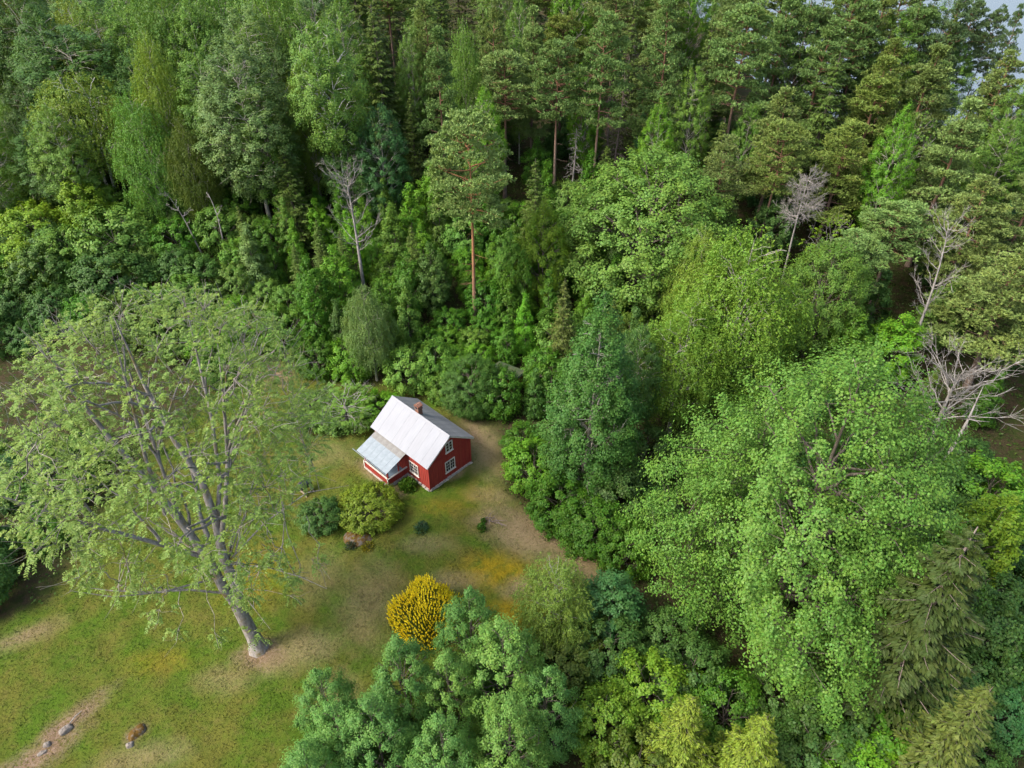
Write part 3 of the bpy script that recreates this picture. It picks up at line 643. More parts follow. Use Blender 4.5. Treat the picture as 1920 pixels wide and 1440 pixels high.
    ("hazel3", "hazel_bush", "bush", "fresh green bush by the feet of the big spruce", 20.29, 18.09, 4.00, 5.67, 2.62, (0.100, 0.252, 0.018), (0.00, 0.00)),
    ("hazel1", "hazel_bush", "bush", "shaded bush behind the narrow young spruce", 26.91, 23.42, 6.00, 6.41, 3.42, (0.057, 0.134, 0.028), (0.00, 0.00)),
    ("young1", "maple_tree", "tree", "yellow green maple right of the big spruce", 33.82, 32.86, 9.00, 4.70, 5.64, (0.128, 0.233, 0.018), (0.00, 0.00)),
    ("hazel2", "hazel_bush", "bush", "dark leafy bush below the yellow green maple", 30.06, 25.31, 7.00, 5.56, 2.39, (0.057, 0.133, 0.028), (0.00, 0.00)),
    ("hazel0", "hazel_bush", "bush", "shaded bush at the curved dead trunk's foot", 33.28, 39.74, 6.00, 8.32, 4.30, (0.060, 0.139, 0.029), (0.00, 0.00)),
    ("hazel3", "hazel_bush", "bush", "green bush under the broad brown pine", 37.65, 38.59, 6.00, 7.37, 0.02, (0.091, 0.231, 0.017), (0.00, 0.00)),
    ("rhodo", "leafy_shrub", "shrub", "dense yellow green leafy shrub in front of the porch", -11.70, 39.51, 2.00, 5.42, 1.50, (0.145, 0.218, 0.018), (0.00, 0.00)),
    ("hazel2", "evergreen_shrub", "shrub", "dark green shrub between the old ash and the leafy shrub", -15.44, 38.48, 2.20, 3.62, 4.82, (0.060, 0.140, 0.029), (0.00, 0.00)),
    ("pine1", "pine_tree", "tree", "tall far pine behind the half dead birch and its neighbour", 32.52, 90.63, 20.00, 5.96, 5.82, (0.119, 0.209, 0.059), (0.00, 0.00)),
    ("pine2", "pine_tree", "tree", "pale ridge pine behind the rounded pine", 36.07, 91.34, 20.00, 5.73, 2.63, (0.143, 0.227, 0.066), (0.00, 0.00)),
    ("pine0", "pine_tree", "tree", "ridge pine with bare stem left of the ridge aspen", 39.39, 91.20, 20.00, 6.27, 5.62, (0.128, 0.226, 0.064), (0.00, 0.00)),
    ("pine1", "pine_tree", "tree", "brownish ridge pine directly behind the ridge aspen", 43.78, 92.28, 20.00, 6.06, 6.00, (0.141, 0.207, 0.056), (0.00, 0.00)),
    ("pine2", "pine_tree", "tree", "dense ridge pine right of the ridge aspen", 47.70, 92.75, 20.00, 6.09, 5.54, (0.122, 0.215, 0.061), (0.00, 0.00)),
    ("aspen3", "aspen_tree", "tree", "slim ridge aspen between the dense ridge pine and the thin one", 52.01, 94.62, 19.00, 5.99, 5.27, (0.095, 0.196, 0.029), (0.00, 0.00)),
    ("spruce0", "spruce_tree", "tree", "ridge spruce in front of the slim ridge aspen", 51.87, 91.32, 18.00, 6.42, 4.76, (0.074, 0.126, 0.023), (0.00, 0.00)),
    ("hazel1", "garden_bush", "bush", "green bush behind the cottage's far gable", -12.89, 51.59, 2.40, 4.76, 3.88, (0.103, 0.260, 0.019), (0.00, 0.00)),
    ("hazel3", "garden_bush", "bush", "light green bush beside the far gable bush", -15.74, 51.09, 2.20, 5.99, 4.25, (0.110, 0.220, 0.038), (0.00, 0.00)),
    ("dryash", "plum_tree", "tree", "scraggly light green fruit tree left of the cottage", -15.50, 50.05, 4.20, 6.30, 0.32, (0.112, 0.223, 0.039), (0.00, 0.00)),
    ("hazel0", "garden_bush", "bush", "mid green low bush at the back edge of the lawn", -18.85, 51.47, 2.00, 5.53, 1.23, (0.104, 0.215, 0.032), (0.00, 0.00)),
    ("pine2", "pine_tree", "tree", "dark ridge pine left of the slim ridge aspen", 49.63, 92.92, 20.00, 5.55, 3.35, (0.125, 0.221, 0.062), (0.00, 0.00)),
    ("pine1", "pine_tree", "tree", "bluish ridge pine next to the thin ridge pine", 52.12, 91.60, 20.00, 5.21, 5.81, (0.084, 0.146, 0.058), (0.00, 0.00)),
    ("maple2", "maple_tree", "tree", "pointed light maple just beneath the bluish maple", -3.63, 21.16, 9.50, 4.36, 5.44, (0.122, 0.254, 0.051), (0.00, 0.00)),
    ("maple1", "maple_tree", "tree", "slim maple near the open lawn", -9.58, 18.84, 8.50, 4.23, 4.77, (0.105, 0.246, 0.056), (0.00, 0.00)),
    ("maple0", "maple_tree", "tree", "slim maple below the small pale birch", 2.03, 20.67, 9.00, 4.35, 2.76, (0.101, 0.237, 0.054), (0.00, 0.00)),
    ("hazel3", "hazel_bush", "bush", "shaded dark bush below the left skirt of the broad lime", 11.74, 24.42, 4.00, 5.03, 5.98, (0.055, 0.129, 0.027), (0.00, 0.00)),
    ("hazel1", "hazel_bush", "bush", "deep green bush behind the golden larch", 13.53, 22.15, 4.00, 4.83, 0.45, (0.060, 0.162, 0.014), (0.00, 0.00)),
    ("hazel0", "hazel_bush", "bush", "low dark bush between the broad lime and the bluish young tree", 10.77, 27.02, 3.50, 4.59, 5.59, (0.058, 0.135, 0.028), (0.00, 0.00)),
    ("pine1", "pine_tree", "tree", "brownish pine on the slope just below the ridge pines", 53.67, 81.94, 17.00, 6.69, 1.30, (0.146, 0.215, 0.058), (0.00, 0.00)),
    ("aspen1", "aspen_tree", "tree", "light aspen beside the brownish pine below the ridge", 53.73, 78.30, 15.00, 6.19, 2.96, (0.114, 0.227, 0.040), (0.00, 0.00)),
    ("pine2", "pine_tree", "tree", "dark far pine between the two pale ridge pines", 33.45, 89.08, 21.00, 5.84, 0.46, (0.119, 0.210, 0.059), (0.00, 0.00)),
]
KINDS = [('hazel_bush', 'bush', 'hazel bushes filling the wood around the clearing'), ('young_tree', 'tree', 'young leafy trees filling the wood around the clearing'), ('aspen_tree', 'tree', 'aspens filling the wood around the clearing'), ('birch_tree', 'tree', 'birches filling the wood around the clearing'), ('pine_tree', 'tree', 'pines filling the wood around the clearing'), ('spruce_tree', 'tree', 'spruces filling the wood around the clearing')]
# the rest of the wood: build, kind, label, x, y, height, crown width, turn, leaf colour
FILL = [
    ("young1", 1, "bright green young leafy tree between the bright sapling tree and the white trunked aspen", -16.6, 73.9, 7.1, 3.0, 1.2, (0.091, 0.223, 0.016)),
    ("young1", 1, "bright green young leafy tree between the small dark spruce and the white trunked aspen", -21.9, 74.6, 6.5, 3.0, 1.8, (0.104, 0.260, 0.017)),
    ("hazel3", 0, "taller deep green hazel bush between the upper grey sallow and the lower grey sallow", -29.3, 56.3, 3.9, 4.3, 2.1, (0.056, 0.141, 0.014)),
    ("hazel2", 0, "middling mid green hazel bush between the upper grey sallow and the forked dead tree", -26.0, 61.6, 4.0, 4.7, 0.7, (0.089, 0.166, 0.024)),
    ("young0", 1, "bright green young leafy tree between the olive brown spruce and the lone orange pine", 1.4, 60.0, 6.6, 2.9, 0.6, (0.093, 0.277, 0.018)),
    ("hazel0", 0, "taller deep green hazel bush between the forked dead tree and the bright sapling tree", -13.0, 65.2, 4.6, 4.7, 1.4, (0.071, 0.176, 0.016)),
    ("young2", 1, "shorter deep green young leafy tree between the conical pine and the bright sapling tree", -9.9, 79.1, 6.7, 3.2, 1.0, (0.070, 0.186, 0.015)),
    ("hazel0", 0, "mid green hazel bush close to the bright sapling tree", -11.8, 76.8, 4.0, 4.7, 0.6, (0.105, 0.205, 0.030)),
    ("spruce2", 5, "olive spruce between the bright yellow maple and the olive brown spruce", 5.0, 64.5, 6.8, 2.8, 0.6, (0.067, 0.133, 0.022)),
    ("hazel0", 0, "shorter deep green hazel bush between the lone orange pine and the lower grey sallow", -6.5, 62.2, 3.0, 3.8, 1.6, (0.063, 0.185, 0.017)),
    ("hazel2", 0, "bright green hazel bush close to the conical pine", -6.5, 76.3, 3.4, 3.2, 5.9, (0.094, 0.248, 0.017)),
    ("young0", 1, "deep green young leafy tree between the bright yellow maple and the lone orange pine", 1.2, 63.4, 8.5, 3.3, 2.3, (0.056, 0.145, 0.012)),
    ("hazel0", 0, "shorter deep green hazel bush between the lone orange pine and the bright yellow maple", -2.7, 61.8, 2.7, 3.4, 4.1, (0.060, 0.181, 0.015)),
    ("hazel3", 0, "mid green hazel bush between the olive brown spruce and the wide domed lime", 11.9, 59.9, 4.1, 4.0, 1.7, (0.119, 0.213, 0.032)),
    ("hazel0", 0, "light green hazel bush close to the bright yellow maple", -1.2, 71.2, 3.2, 3.6, 4.6, (0.087, 0.205, 0.036)),
    ("hazel0", 0, "shorter light green hazel bush between the upper grey sallow and the small dark spruce", -26.4, 66.1, 3.4, 3.6, 3.6, (0.130, 0.258, 0.045)),
    ("young2", 1, "bright green young leafy tree close to the wide domed lime", 10.8, 71.5, 6.1, 3.0, 0.4, (0.083, 0.222, 0.017)),
    ("young0", 1, "deep green young leafy tree between the flat crowned pine and the pale dead spruce", 4.0, 78.9, 7.4, 3.6, 4.7, (0.065, 0.174, 0.015)),
    ("hazel1", 0, "bright green hazel bush close to the flat crowned pine", 0.9, 77.2, 3.6, 4.1, 0.7, (0.103, 0.265, 0.022)),
    ("young2", 1, "deep green young leafy tree between the wide domed lime and the bright yellow maple", 10.4, 63.4, 7.9, 3.9, 5.5, (0.053, 0.153, 0.013)),
    ("spruce1", 5, "olive spruce between the bright yellow maple and the wide domed lime", 6.4, 69.8, 7.3, 3.1, 5.0, (0.065, 0.104, 0.019)),
    ("young0", 1, "bright green young leafy tree between the small dark spruce and the upper grey sallow", -23.9, 70.9, 6.7, 2.8, 4.8, (0.089, 0.224, 0.018)),
    ("young0", 1, "deep green young leafy tree between the lone orange pine and the bright yellow maple", -0.5, 62.3, 7.9, 3.8, 4.7, (0.060, 0.146, 0.013)),
    ("young0", 1, "shorter deep green young leafy tree between the conical pine and the rust stemmed pine", -4.3, 77.9, 7.4, 3.6, 3.7, (0.055, 0.165, 0.014)),
    ("hazel1", 0, "deep green hazel bush between the forked dead tree and the lower grey sallow", -16.1, 61.6, 4.7, 4.7, 5.1, (0.060, 0.157, 0.014)),
    ("hazel0", 0, "shorter deep green hazel bush between the olive brown spruce and the old apple tree", 3.1, 55.7, 4.2, 4.5, 2.3, (0.064, 0.180, 0.017)),
    ("young1", 1, "bright green young leafy tree between the forked dead tree and the lower grey sallow", -18.0, 64.6, 8.4, 3.9, 1.6, (0.091, 0.235, 0.017)),
    ("young1", 1, "bright green young leafy tree between the olive brown spruce and the bright yellow maple", 7.4, 60.7, 5.8, 2.5, 4.5, (0.084, 0.203, 0.016)),
    ("young2", 1, "bright green young leafy tree close to the bright yellow maple", 2.3, 68.9, 7.2, 3.0, 4.0, (0.103, 0.263, 0.019)),
    ("young1", 1, "dark green young leafy tree close to the lone orange pine", -8.2, 64.4, 8.5, 3.6, 1.1, (0.063, 0.134, 0.027)),
    ("hazel3", 0, "deep green hazel bush close to the pale dead spruce", 7.2, 77.0, 3.0, 3.5, 5.1, (0.071, 0.181, 0.017)),
    ("hazel1", 0, "bright green hazel bush between the lone orange pine and the bright yellow maple", -4.3, 67.0, 3.2, 3.4, 3.6, (0.097, 0.228, 0.017)),
    ("hazel2", 0, "bright green hazel bush between the bright sapling tree and the lone orange pine", -5.0, 70.1, 3.4, 3.9, 1.9, (0.096, 0.251, 0.018)),
    ("hazel1", 0, "taller deep green hazel bush between the olive brown spruce and the old apple tree", 3.8, 53.4, 4.7, 4.8, 0.1, (0.060, 0.160, 0.014)),
    ("hazel3", 0, "deep green hazel bush between the lone orange pine and the olive brown spruce", -0.8, 60.3, 2.3, 2.8, 0.9, (0.065, 0.197, 0.016)),
    ("hazel1", 0, "shortest bright green hazel bush between the upper grey sallow and the forked dead tree", -27.4, 59.7, 4.1, 4.7, 5.9, (0.099, 0.243, 0.017)),
    ("hazel0", 0, "deep green hazel bush close to the small dark spruce", -27.6, 73.7, 4.7, 5.0, 1.0, (0.055, 0.146, 0.013)),
    ("hazel2", 0, "taller mid green hazel bush between the old apple tree and the lower grey sallow", -7.6, 56.2, 4.4, 4.7, 5.9, (0.097, 0.224, 0.031)),
    ("hazel1", 0, "tallest mid green hazel bush between the upper grey sallow and the forked dead tree", -23.0, 60.3, 5.0, 5.4, 2.2, (0.094, 0.210, 0.029)),
    ("young1", 1, "deep green young leafy tree between the lone orange pine and the bright sapling tree", -7.7, 66.9, 6.1, 2.4, 5.3, (0.059, 0.150, 0.014)),
    ("hazel0", 0, "deep green hazel bush close to the smaller drooping birch", 11.4, 52.5, 3.2, 3.3, 2.3, (0.056, 0.150, 0.014)),
    ("young2", 1, "mid green young leafy tree between the lower grey sallow and the forked dead tree", -12.0, 57.7, 7.7, 3.3, 4.7, (0.097, 0.192, 0.029)),
    ("young1", 1, "deep green young leafy tree between the forked dead tree and the lower grey sallow", -20.3, 62.6, 8.9, 3.6, 3.5, (0.051, 0.149, 0.012)),
    ("young1", 1, "shorter deep green young leafy tree between the lower grey sallow and the forked dead tree", -13.1, 61.3, 7.1, 3.2, 2.5, (0.053, 0.135, 0.013)),
    ("young1", 1, "bright green young leafy tree close to the red stemmed pine", 11.7, 75.2, 8.3, 3.3, 2.9, (0.110, 0.263, 0.019)),
    ("young0", 1, "taller deep green young leafy tree between the white trunked aspen and the small dark spruce", -19.3, 74.5, 8.3, 3.6, 4.4, (0.062, 0.168, 0.013)),
    ("hazel0", 0, "deep green hazel bush between the olive brown spruce and the smaller drooping birch", 9.1, 54.0, 4.8, 5.5, 4.5, (0.059, 0.160, 0.014)),
    ("young2", 1, "shorter deep green young leafy tree between the bright yellow maple and the olive brown spruce", 7.6, 63.2, 6.3, 2.6, 4.1, (0.071, 0.182, 0.015)),
    ("hazel1", 0, "bright green hazel bush close to the olive brown spruce", 7.3, 57.8, 3.9, 4.1, 4.7, (0.093, 0.243, 0.019)),
    ("hazel2", 0, "taller deep green hazel bush between the lone orange pine and the lower grey sallow", -8.5, 59.3, 3.3, 3.4, 0.5, (0.057, 0.163, 0.014)),
    ("hazel3", 0, "tallest bright green hazel bush between the old apple tree and the lone orange pine", -5.7, 55.8, 3.2, 4.0, 3.6, (0.098, 0.233, 0.018)),
    ("hazel0", 0, "deep green hazel bush close to the flat crowned pine", 5.7, 74.1, 4.4, 5.1, 0.1, (0.048, 0.139, 0.012)),
    ("young1", 1, "mid green young leafy tree close to the bright yellow maple", -0.2, 65.9, 8.4, 3.4, 3.4, (0.103, 0.242, 0.034)),
    ("hazel1", 0, "deep green hazel bush close to the lower grey sallow", -19.5, 57.4, 4.0, 4.3, 5.6, (0.053, 0.135, 0.012)),
    ("spruce0", 5, "shorter olive spruce between the forked dead tree and the upper grey sallow", -20.0, 66.2, 7.4, 3.1, 4.2, (0.076, 0.126, 0.024)),
    ("hazel0", 0, "mid green hazel bush between the upper grey sallow and the small dark spruce", -29.7, 69.8, 5.0, 5.0, 4.9, (0.097, 0.226, 0.029)),
    ("hazel2", 0, "shortest mid green hazel bush between the upper grey sallow and the forked dead tree", -24.1, 65.1, 3.4, 3.8, 3.1, (0.093, 0.210, 0.031)),
    ("hazel1", 0, "deep green hazel bush close to the old apple tree", -1.4, 52.4, 4.9, 4.8, 5.6, (0.057, 0.158, 0.015)),
    ("young0", 1, "taller deep green young leafy tree between the conical pine and the bright sapling tree", -2.4, 74.1, 9.1, 4.2, 4.6, (0.058, 0.168, 0.015)),
    ("hazel1", 0, "taller light green hazel bush between the upper grey sallow and the small dark spruce", -29.8, 66.8, 4.6, 4.5, 4.9, (0.102, 0.195, 0.032)),
    ("hazel2", 0, "light green hazel bush between the bright sapling tree and the forked dead tree", -13.7, 73.5, 3.6, 4.2, 4.0, (0.119, 0.242, 0.045)),
    ("young1", 1, "shorter deep green young leafy tree between the white trunked aspen and the small dark spruce", -22.6, 78.0, 5.7, 2.3, 2.6, (0.058, 0.178, 0.015)),
    ("young2", 1, "mid green young leafy tree between the bright sapling tree and the conical pine", -8.1, 73.6, 9.0, 3.7, 0.6, (0.083, 0.163, 0.026)),
    ("hazel0", 0, "middling bright green hazel bush between the upper grey sallow and the forked dead tree", -28.4, 62.3, 4.2, 4.8, 0.1, (0.107, 0.262, 0.021)),
    ("young2", 1, "deep green young leafy tree close to the upper grey sallow", -26.0, 68.9, 6.1, 2.5, 4.3, (0.059, 0.155, 0.014)),
    ("young0", 1, "bright green young leafy tree between the forked dead tree and the bright sapling tree", -17.4, 69.9, 8.5, 3.5, 2.0, (0.102, 0.265, 0.017)),
    ("spruce0", 5, "taller olive spruce between the forked dead tree and the upper grey sallow", -20.6, 69.0, 8.3, 3.5, 0.2, (0.073, 0.133, 0.024)),
    ("hazel3", 0, "shorter deep green hazel bush between the forked dead tree and the bright sapling tree", -13.4, 68.8, 3.9, 4.2, 2.1, (0.058, 0.135, 0.012)),
    ("young1", 1, "bright green young leafy tree between the bright sapling tree and the forked dead tree", -9.6, 69.4, 7.2, 2.8, 2.9, (0.101, 0.238, 0.018)),
    ("young1", 1, "bright green young leafy tree between the small dark spruce and the rounded pale aspen", -25.4, 78.6, 6.3, 2.7, 4.8, (0.107, 0.277, 0.020)),
    ("young2", 1, "taller deep green young leafy tree between the bright yellow maple and the olive brown spruce", 3.8, 62.1, 7.5, 2.9, 2.2, (0.061, 0.160, 0.015)),
    ("young0", 1, "taller deep green young leafy tree between the red stemmed pine and the pale dead spruce", 9.0, 78.8, 8.5, 4.0, 5.5, (0.056, 0.165, 0.014)),
    ("hazel2", 0, "middling bright green hazel bush between the old apple tree and the lone orange pine", -3.4, 57.8, 2.7, 3.4, 0.7, (0.105, 0.267, 0.020)),
    ("spruce0", 5, "olive spruce close to the olive brown spruce", 9.8, 58.4, 7.6, 3.2, 2.6, (0.081, 0.136, 0.025)),
    ("spruce2", 5, "olive spruce between the upper grey sallow and the forked dead tree", -22.9, 67.2, 7.0, 2.9, 6.2, (0.076, 0.134, 0.026)),
    ("young0", 1, "mid green young leafy tree between the lower grey sallow and the lone orange pine", -10.6, 60.6, 8.1, 3.7, 3.5, (0.090, 0.196, 0.030)),
    ("hazel3", 0, "mid green hazel bush between the olive brown spruce and the bright yellow maple", 5.2, 59.3, 5.1, 5.3, 0.1, (0.103, 0.224, 0.035)),
    ("hazel2", 0, "bright green hazel bush between the bright sapling tree and the forked dead tree", -15.4, 71.5, 3.6, 3.5, 1.9, (0.100, 0.270, 0.021)),
    ("young2", 1, "dark green young leafy tree close to the old apple tree", 2.2, 51.5, 5.7, 2.4, 0.4, (0.057, 0.147, 0.026)),
    ("hazel1", 0, "light green hazel bush close to the rounded pale aspen", -30.0, 75.8, 3.5, 3.5, 4.7, (0.106, 0.205, 0.036)),
    ("hazel3", 0, "light green hazel bush close to the pale dead spruce", 6.4, 79.4, 4.8, 5.0, 4.8, (0.123, 0.236, 0.045)),
    ("young1", 1, "deep green young leafy tree between the forked dead tree and the lone orange pine", -10.7, 64.2, 8.0, 3.6, 4.2, (0.053, 0.149, 0.013)),
    ("hazel3", 0, "shorter bright green hazel bush between the lone orange pine and the old apple tree", -5.8, 57.8, 2.7, 3.3, 3.6, (0.079, 0.203, 0.016)),
    ("hazel1", 0, "taller deep green hazel bush between the lone orange pine and the bright yellow maple", -2.7, 63.9, 4.7, 4.7, 2.8, (0.048, 0.157, 0.013)),
    ("young2", 1, "dark green young leafy tree close to the white trunked aspen", -17.0, 79.3, 8.8, 4.2, 1.2, (0.062, 0.153, 0.030)),
    ("spruce1", 5, "olive spruce between the wide domed lime and the red stemmed pine", 8.8, 73.7, 7.1, 3.0, 1.5, (0.083, 0.121, 0.023)),
    ("young0", 1, "mid green young leafy tree between the bright sapling tree and the white trunked aspen", -14.5, 76.1, 7.9, 3.2, 3.6, (0.095, 0.199, 0.026)),
    ("young2", 1, "dark green young leafy tree between the wide domed lime and the bright yellow maple", 10.7, 66.2, 8.6, 3.7, 3.2, (0.054, 0.116, 0.024)),
    ("young2", 1, "shorter dark green young leafy tree between the olive brown spruce and the smaller drooping birch", 6.3, 54.0, 6.4, 3.0, 3.5, (0.050, 0.131, 0.026)),
    ("hazel0", 0, "shorter deep green hazel bush between the bright yellow maple and the wide domed lime", 4.8, 67.8, 4.0, 4.1, 3.3, (0.067, 0.182, 0.015)),
    ("hazel2", 0, "deep green hazel bush between the bright yellow maple and the flat crowned pine", 0.2, 74.3, 4.7, 5.6, 0.2, (0.062, 0.151, 0.014)),
    ("spruce0", 5, "taller olive spruce between the forked dead tree and the bright sapling tree", -10.3, 66.6, 9.2, 3.9, 2.0, (0.081, 0.137, 0.024)),
    ("hazel3", 0, "bright green hazel bush close to the lower grey sallow", -16.0, 56.8, 4.4, 4.4, 5.6, (0.091, 0.231, 0.016)),
    ("hazel1", 0, "shorter mid green hazel bush between the old apple tree and the lower grey sallow", -6.5, 54.0, 3.0, 3.7, 5.7, (0.098, 0.206, 0.029)),
    ("young2", 1, "deep green young leafy tree close to the olive brown spruce", -0.5, 58.2, 5.9, 2.7, 3.3, (0.063, 0.177, 0.016)),
    ("young0", 1, "taller deep green young leafy tree between the lower grey sallow and the forked dead tree", -19.7, 59.8, 8.4, 4.1, 5.6, (0.058, 0.169, 0.014)),
    ("hazel3", 0, "light green hazel bush close to the lower grey sallow", -10.2, 55.6, 4.4, 4.8, 2.8, (0.117, 0.251, 0.039)),
    ("hazel0", 0, "taller deep green hazel bush between the bright yellow maple and the wide domed lime", 4.7, 71.5, 4.1, 4.0, 5.0, (0.061, 0.178, 0.014)),
    ("hazel2", 0, "mid green hazel bush close to the small dark spruce", -19.6, 71.6, 3.1, 3.1, 0.3, (0.101, 0.227, 0.031)),
    ("hazel2", 0, "mid green hazel bush close to the lower grey sallow", -14.4, 59.1, 3.7, 4.2, 1.0, (0.087, 0.173, 0.028)),
    ("young0", 1, "deep green young leafy tree between the bright yellow maple and the wide domed lime", 7.4, 66.7, 5.9, 2.6, 4.7, (0.057, 0.146, 0.013)),
    ("hazel3", 0, "light green hazel bush close to the rust stemmed pine", -0.8, 78.9, 3.1, 3.6, 3.9, (0.112, 0.223, 0.035)),
    ("young2", 1, "taller dark green young leafy tree between the olive brown spruce and the smaller drooping birch", 11.4, 55.7, 8.9, 3.8, 4.2, (0.057, 0.132, 0.028)),
    ("young1", 1, "taller deep green young leafy tree between the conical pine and the rust stemmed pine", -5.9, 80.0, 7.9, 3.4, 3.4, (0.062, 0.163, 0.015)),
    ("spruce1", 5, "olive spruce close to the flat crowned pine", 2.7, 74.9, 6.8, 2.9, 5.8, (0.082, 0.131, 0.024)),
    ("spruce0", 5, "shorter olive spruce between the forked dead tree and the bright sapling tree", -17.8, 67.2, 8.5, 3.6, 4.8, (0.078, 0.136, 0.024)),
    ("young1", 1, "bright green young leafy tree between the bright sapling tree and the conical pine", -9.1, 76.0, 9.4, 3.9, 5.5, (0.097, 0.241, 0.018)),
    ("hazel0", 0, "mid green hazel bush close to the lone orange pine", -4.0, 59.9, 2.7, 3.4, 1.3, (0.117, 0.233, 0.034)),
    ("hazel3", 0, "light green hazel bush close to the conical pine", -12.7, 79.1, 4.6, 4.9, 3.4, (0.114, 0.226, 0.039)),
    ("young0", 1, "dark green young leafy tree close to the lower grey sallow", -17.3, 59.5, 6.5, 2.8, 1.2, (0.054, 0.119, 0.025)),
    ("hazel1", 0, "tallest bright green hazel bush between the upper grey sallow and the forked dead tree", -29.9, 58.6, 5.0, 5.5, 3.6, (0.108, 0.262, 0.020)),
    ("spruce2", 5, "olive spruce between the wide domed lime and the bright yellow maple", 8.8, 69.6, 6.5, 2.7, 3.8, (0.080, 0.143, 0.025)),
    ("hazel1", 0, "light green hazel bush between the bright sapling tree and the conical pine", -5.3, 73.4, 5.0, 5.1, 1.4, (0.108, 0.257, 0.043)),
    ("young2", 1, "bright green young leafy tree close to the lone orange pine", -1.9, 67.6, 6.8, 2.8, 2.4, (0.080, 0.196, 0.014)),
    ("young2", 1, "mid green young leafy tree close to the small dark spruce", -25.2, 73.1, 7.7, 3.0, 5.0, (0.095, 0.203, 0.033)),
    ("hazel1", 0, "shortest bright green hazel bush between the old apple tree and the lone orange pine", -3.7, 55.8, 2.4, 3.0, 2.8, (0.111, 0.268, 0.019)),
    ("young0", 1, "deep green young leafy tree close to the small dark spruce", -26.5, 76.2, 6.5, 3.0, 2.9, (0.074, 0.203, 0.016)),
    ("young2", 1, "shorter deep green young leafy tree between the red stemmed pine and the pale dead spruce", 9.5, 76.5, 5.8, 2.4, 2.7, (0.051, 0.144, 0.012)),
    ("hazel0", 0, "deep green hazel bush close to the red stemmed pine", 11.9, 78.0, 5.0, 5.2, 1.2, (0.069, 0.191, 0.015)),
    ("spruce0", 5, "olive spruce between the upper grey sallow and the rounded pale aspen", -30.0, 72.8, 6.9, 2.9, 1.5, (0.084, 0.139, 0.026)),
    ("hazel0", 0, "taller bright green hazel bush between the lone orange pine and the old apple tree", -6.6, 59.9, 2.9, 3.7, 2.7, (0.082, 0.201, 0.016)),
    ("hazel0", 0, "dark green hazel bush between the large light hazel and the upper grey sallow", -36.8, 69.3, 3.9, 4.6, 3.6, (0.055, 0.134, 0.029)),
    ("hazel1", 0, "dark green hazel bush between the large light hazel and the yellow young maple", -53.3, 64.7, 4.0, 4.9, 2.4, (0.057, 0.136, 0.029)),
    ("hazel0", 0, "dark green hazel bush between the large light hazel and the yellow young maple", -44.1, 76.0, 4.0, 4.8, 6.0, (0.057, 0.147, 0.031)),
    ("hazel2", 0, "shorter dark green hazel bush between the slender birch and the large light hazel", -38.5, 76.7, 3.3, 4.0, 1.8, (0.068, 0.138, 0.030)),
    ("hazel3", 0, "shorter deep green hazel bush between the large light hazel and the upper grey sallow", -39.1, 64.8, 3.2, 3.8, 3.2, (0.057, 0.161, 0.013)),
    ("hazel0", 0, "taller mid green hazel bush between the upper grey sallow and the large light hazel", -34.0, 63.7, 5.3, 6.3, 4.3, (0.085, 0.194, 0.027)),
    ("hazel3", 0, "dark green hazel bush between the yellow young maple and the leaning birch", -60.0, 75.3, 3.8, 4.6, 4.2, (0.053, 0.115, 0.026)),
    ("hazel0", 0, "dark green hazel bush between the yellow young maple and the large light hazel", -56.9, 71.9, 4.7, 5.6, 1.4, (0.051, 0.115, 0.024)),
    ("hazel1", 0, "dark green hazel bush between the large light hazel and the yellow young maple", -50.5, 60.5, 3.1, 3.8, 5.2, (0.058, 0.145, 0.029)),
    ("hazel0", 0, "dark green hazel bush between the yellow young maple and the large light hazel", -56.7, 63.5, 4.7, 5.7, 3.2, (0.061, 0.135, 0.029)),
    ("hazel1", 0, "dark green hazel bush between the large light hazel and the yellow young maple", -48.2, 63.4, 4.5, 5.4, 4.7, (0.055, 0.136, 0.027)),
    ("hazel2", 0, "taller deep green hazel bush between the large light hazel and the yellow young maple", -44.3, 62.6, 4.1, 5.0, 3.6, (0.060, 0.181, 0.013)),
    ("hazel3", 0, "dark green hazel bush between the yellow young maple and the large light hazel", -52.5, 72.8, 4.5, 5.4, 5.1, (0.063, 0.148, 0.032)),
    ("hazel1", 0, "shorter mid green hazel bush between the large light hazel and the yellow young maple", -40.9, 70.6, 3.4, 4.0, 5.5, (0.085, 0.166, 0.026)),
    ("hazel1", 0, "mid green hazel bush between the large light hazel and the upper grey sallow", -39.9, 61.4, 5.0, 6.0, 2.2, (0.086, 0.153, 0.027)),
    ("hazel2", 0, "shorter deep green hazel bush between the large light hazel and the yellow young maple", -47.6, 68.3, 3.3, 4.0, 1.6, (0.060, 0.164, 0.016)),
    ("hazel1", 0, "dark green hazel bush between the yellow young maple and the leaning birch", -61.6, 71.8, 5.2, 6.2, 1.1, (0.054, 0.120, 0.025)),
    ("hazel2", 0, "dark green hazel bush between the yellow young maple and the large light hazel", -61.2, 60.9, 4.0, 4.8, 5.5, (0.052, 0.125, 0.024)),
    ("hazel0", 0, "dark green hazel bush close to the upper grey sallow", -33.8, 67.4, 4.7, 5.6, 4.7, (0.064, 0.153, 0.029)),
    ("hazel2", 0, "dark green hazel bush between the yellow young maple and the leaning birch", -53.8, 77.9, 3.2, 3.8, 4.0, (0.054, 0.134, 0.026)),
    ("hazel0", 0, "shorter deep green hazel bush between the yellow young maple and the large light hazel", -60.6, 68.4, 3.6, 4.3, 3.3, (0.050, 0.142, 0.012)),
    ("hazel0", 0, "dark green hazel bush between the large light hazel and the yellow young maple", -53.9, 60.6, 4.0, 4.8, 3.9, (0.056, 0.136, 0.027)),
    ("hazel0", 0, "mid green hazel bush between the yellow young maple and the leaning birch", -48.3, 78.7, 5.4, 6.5, 4.2, (0.117, 0.232, 0.032)),
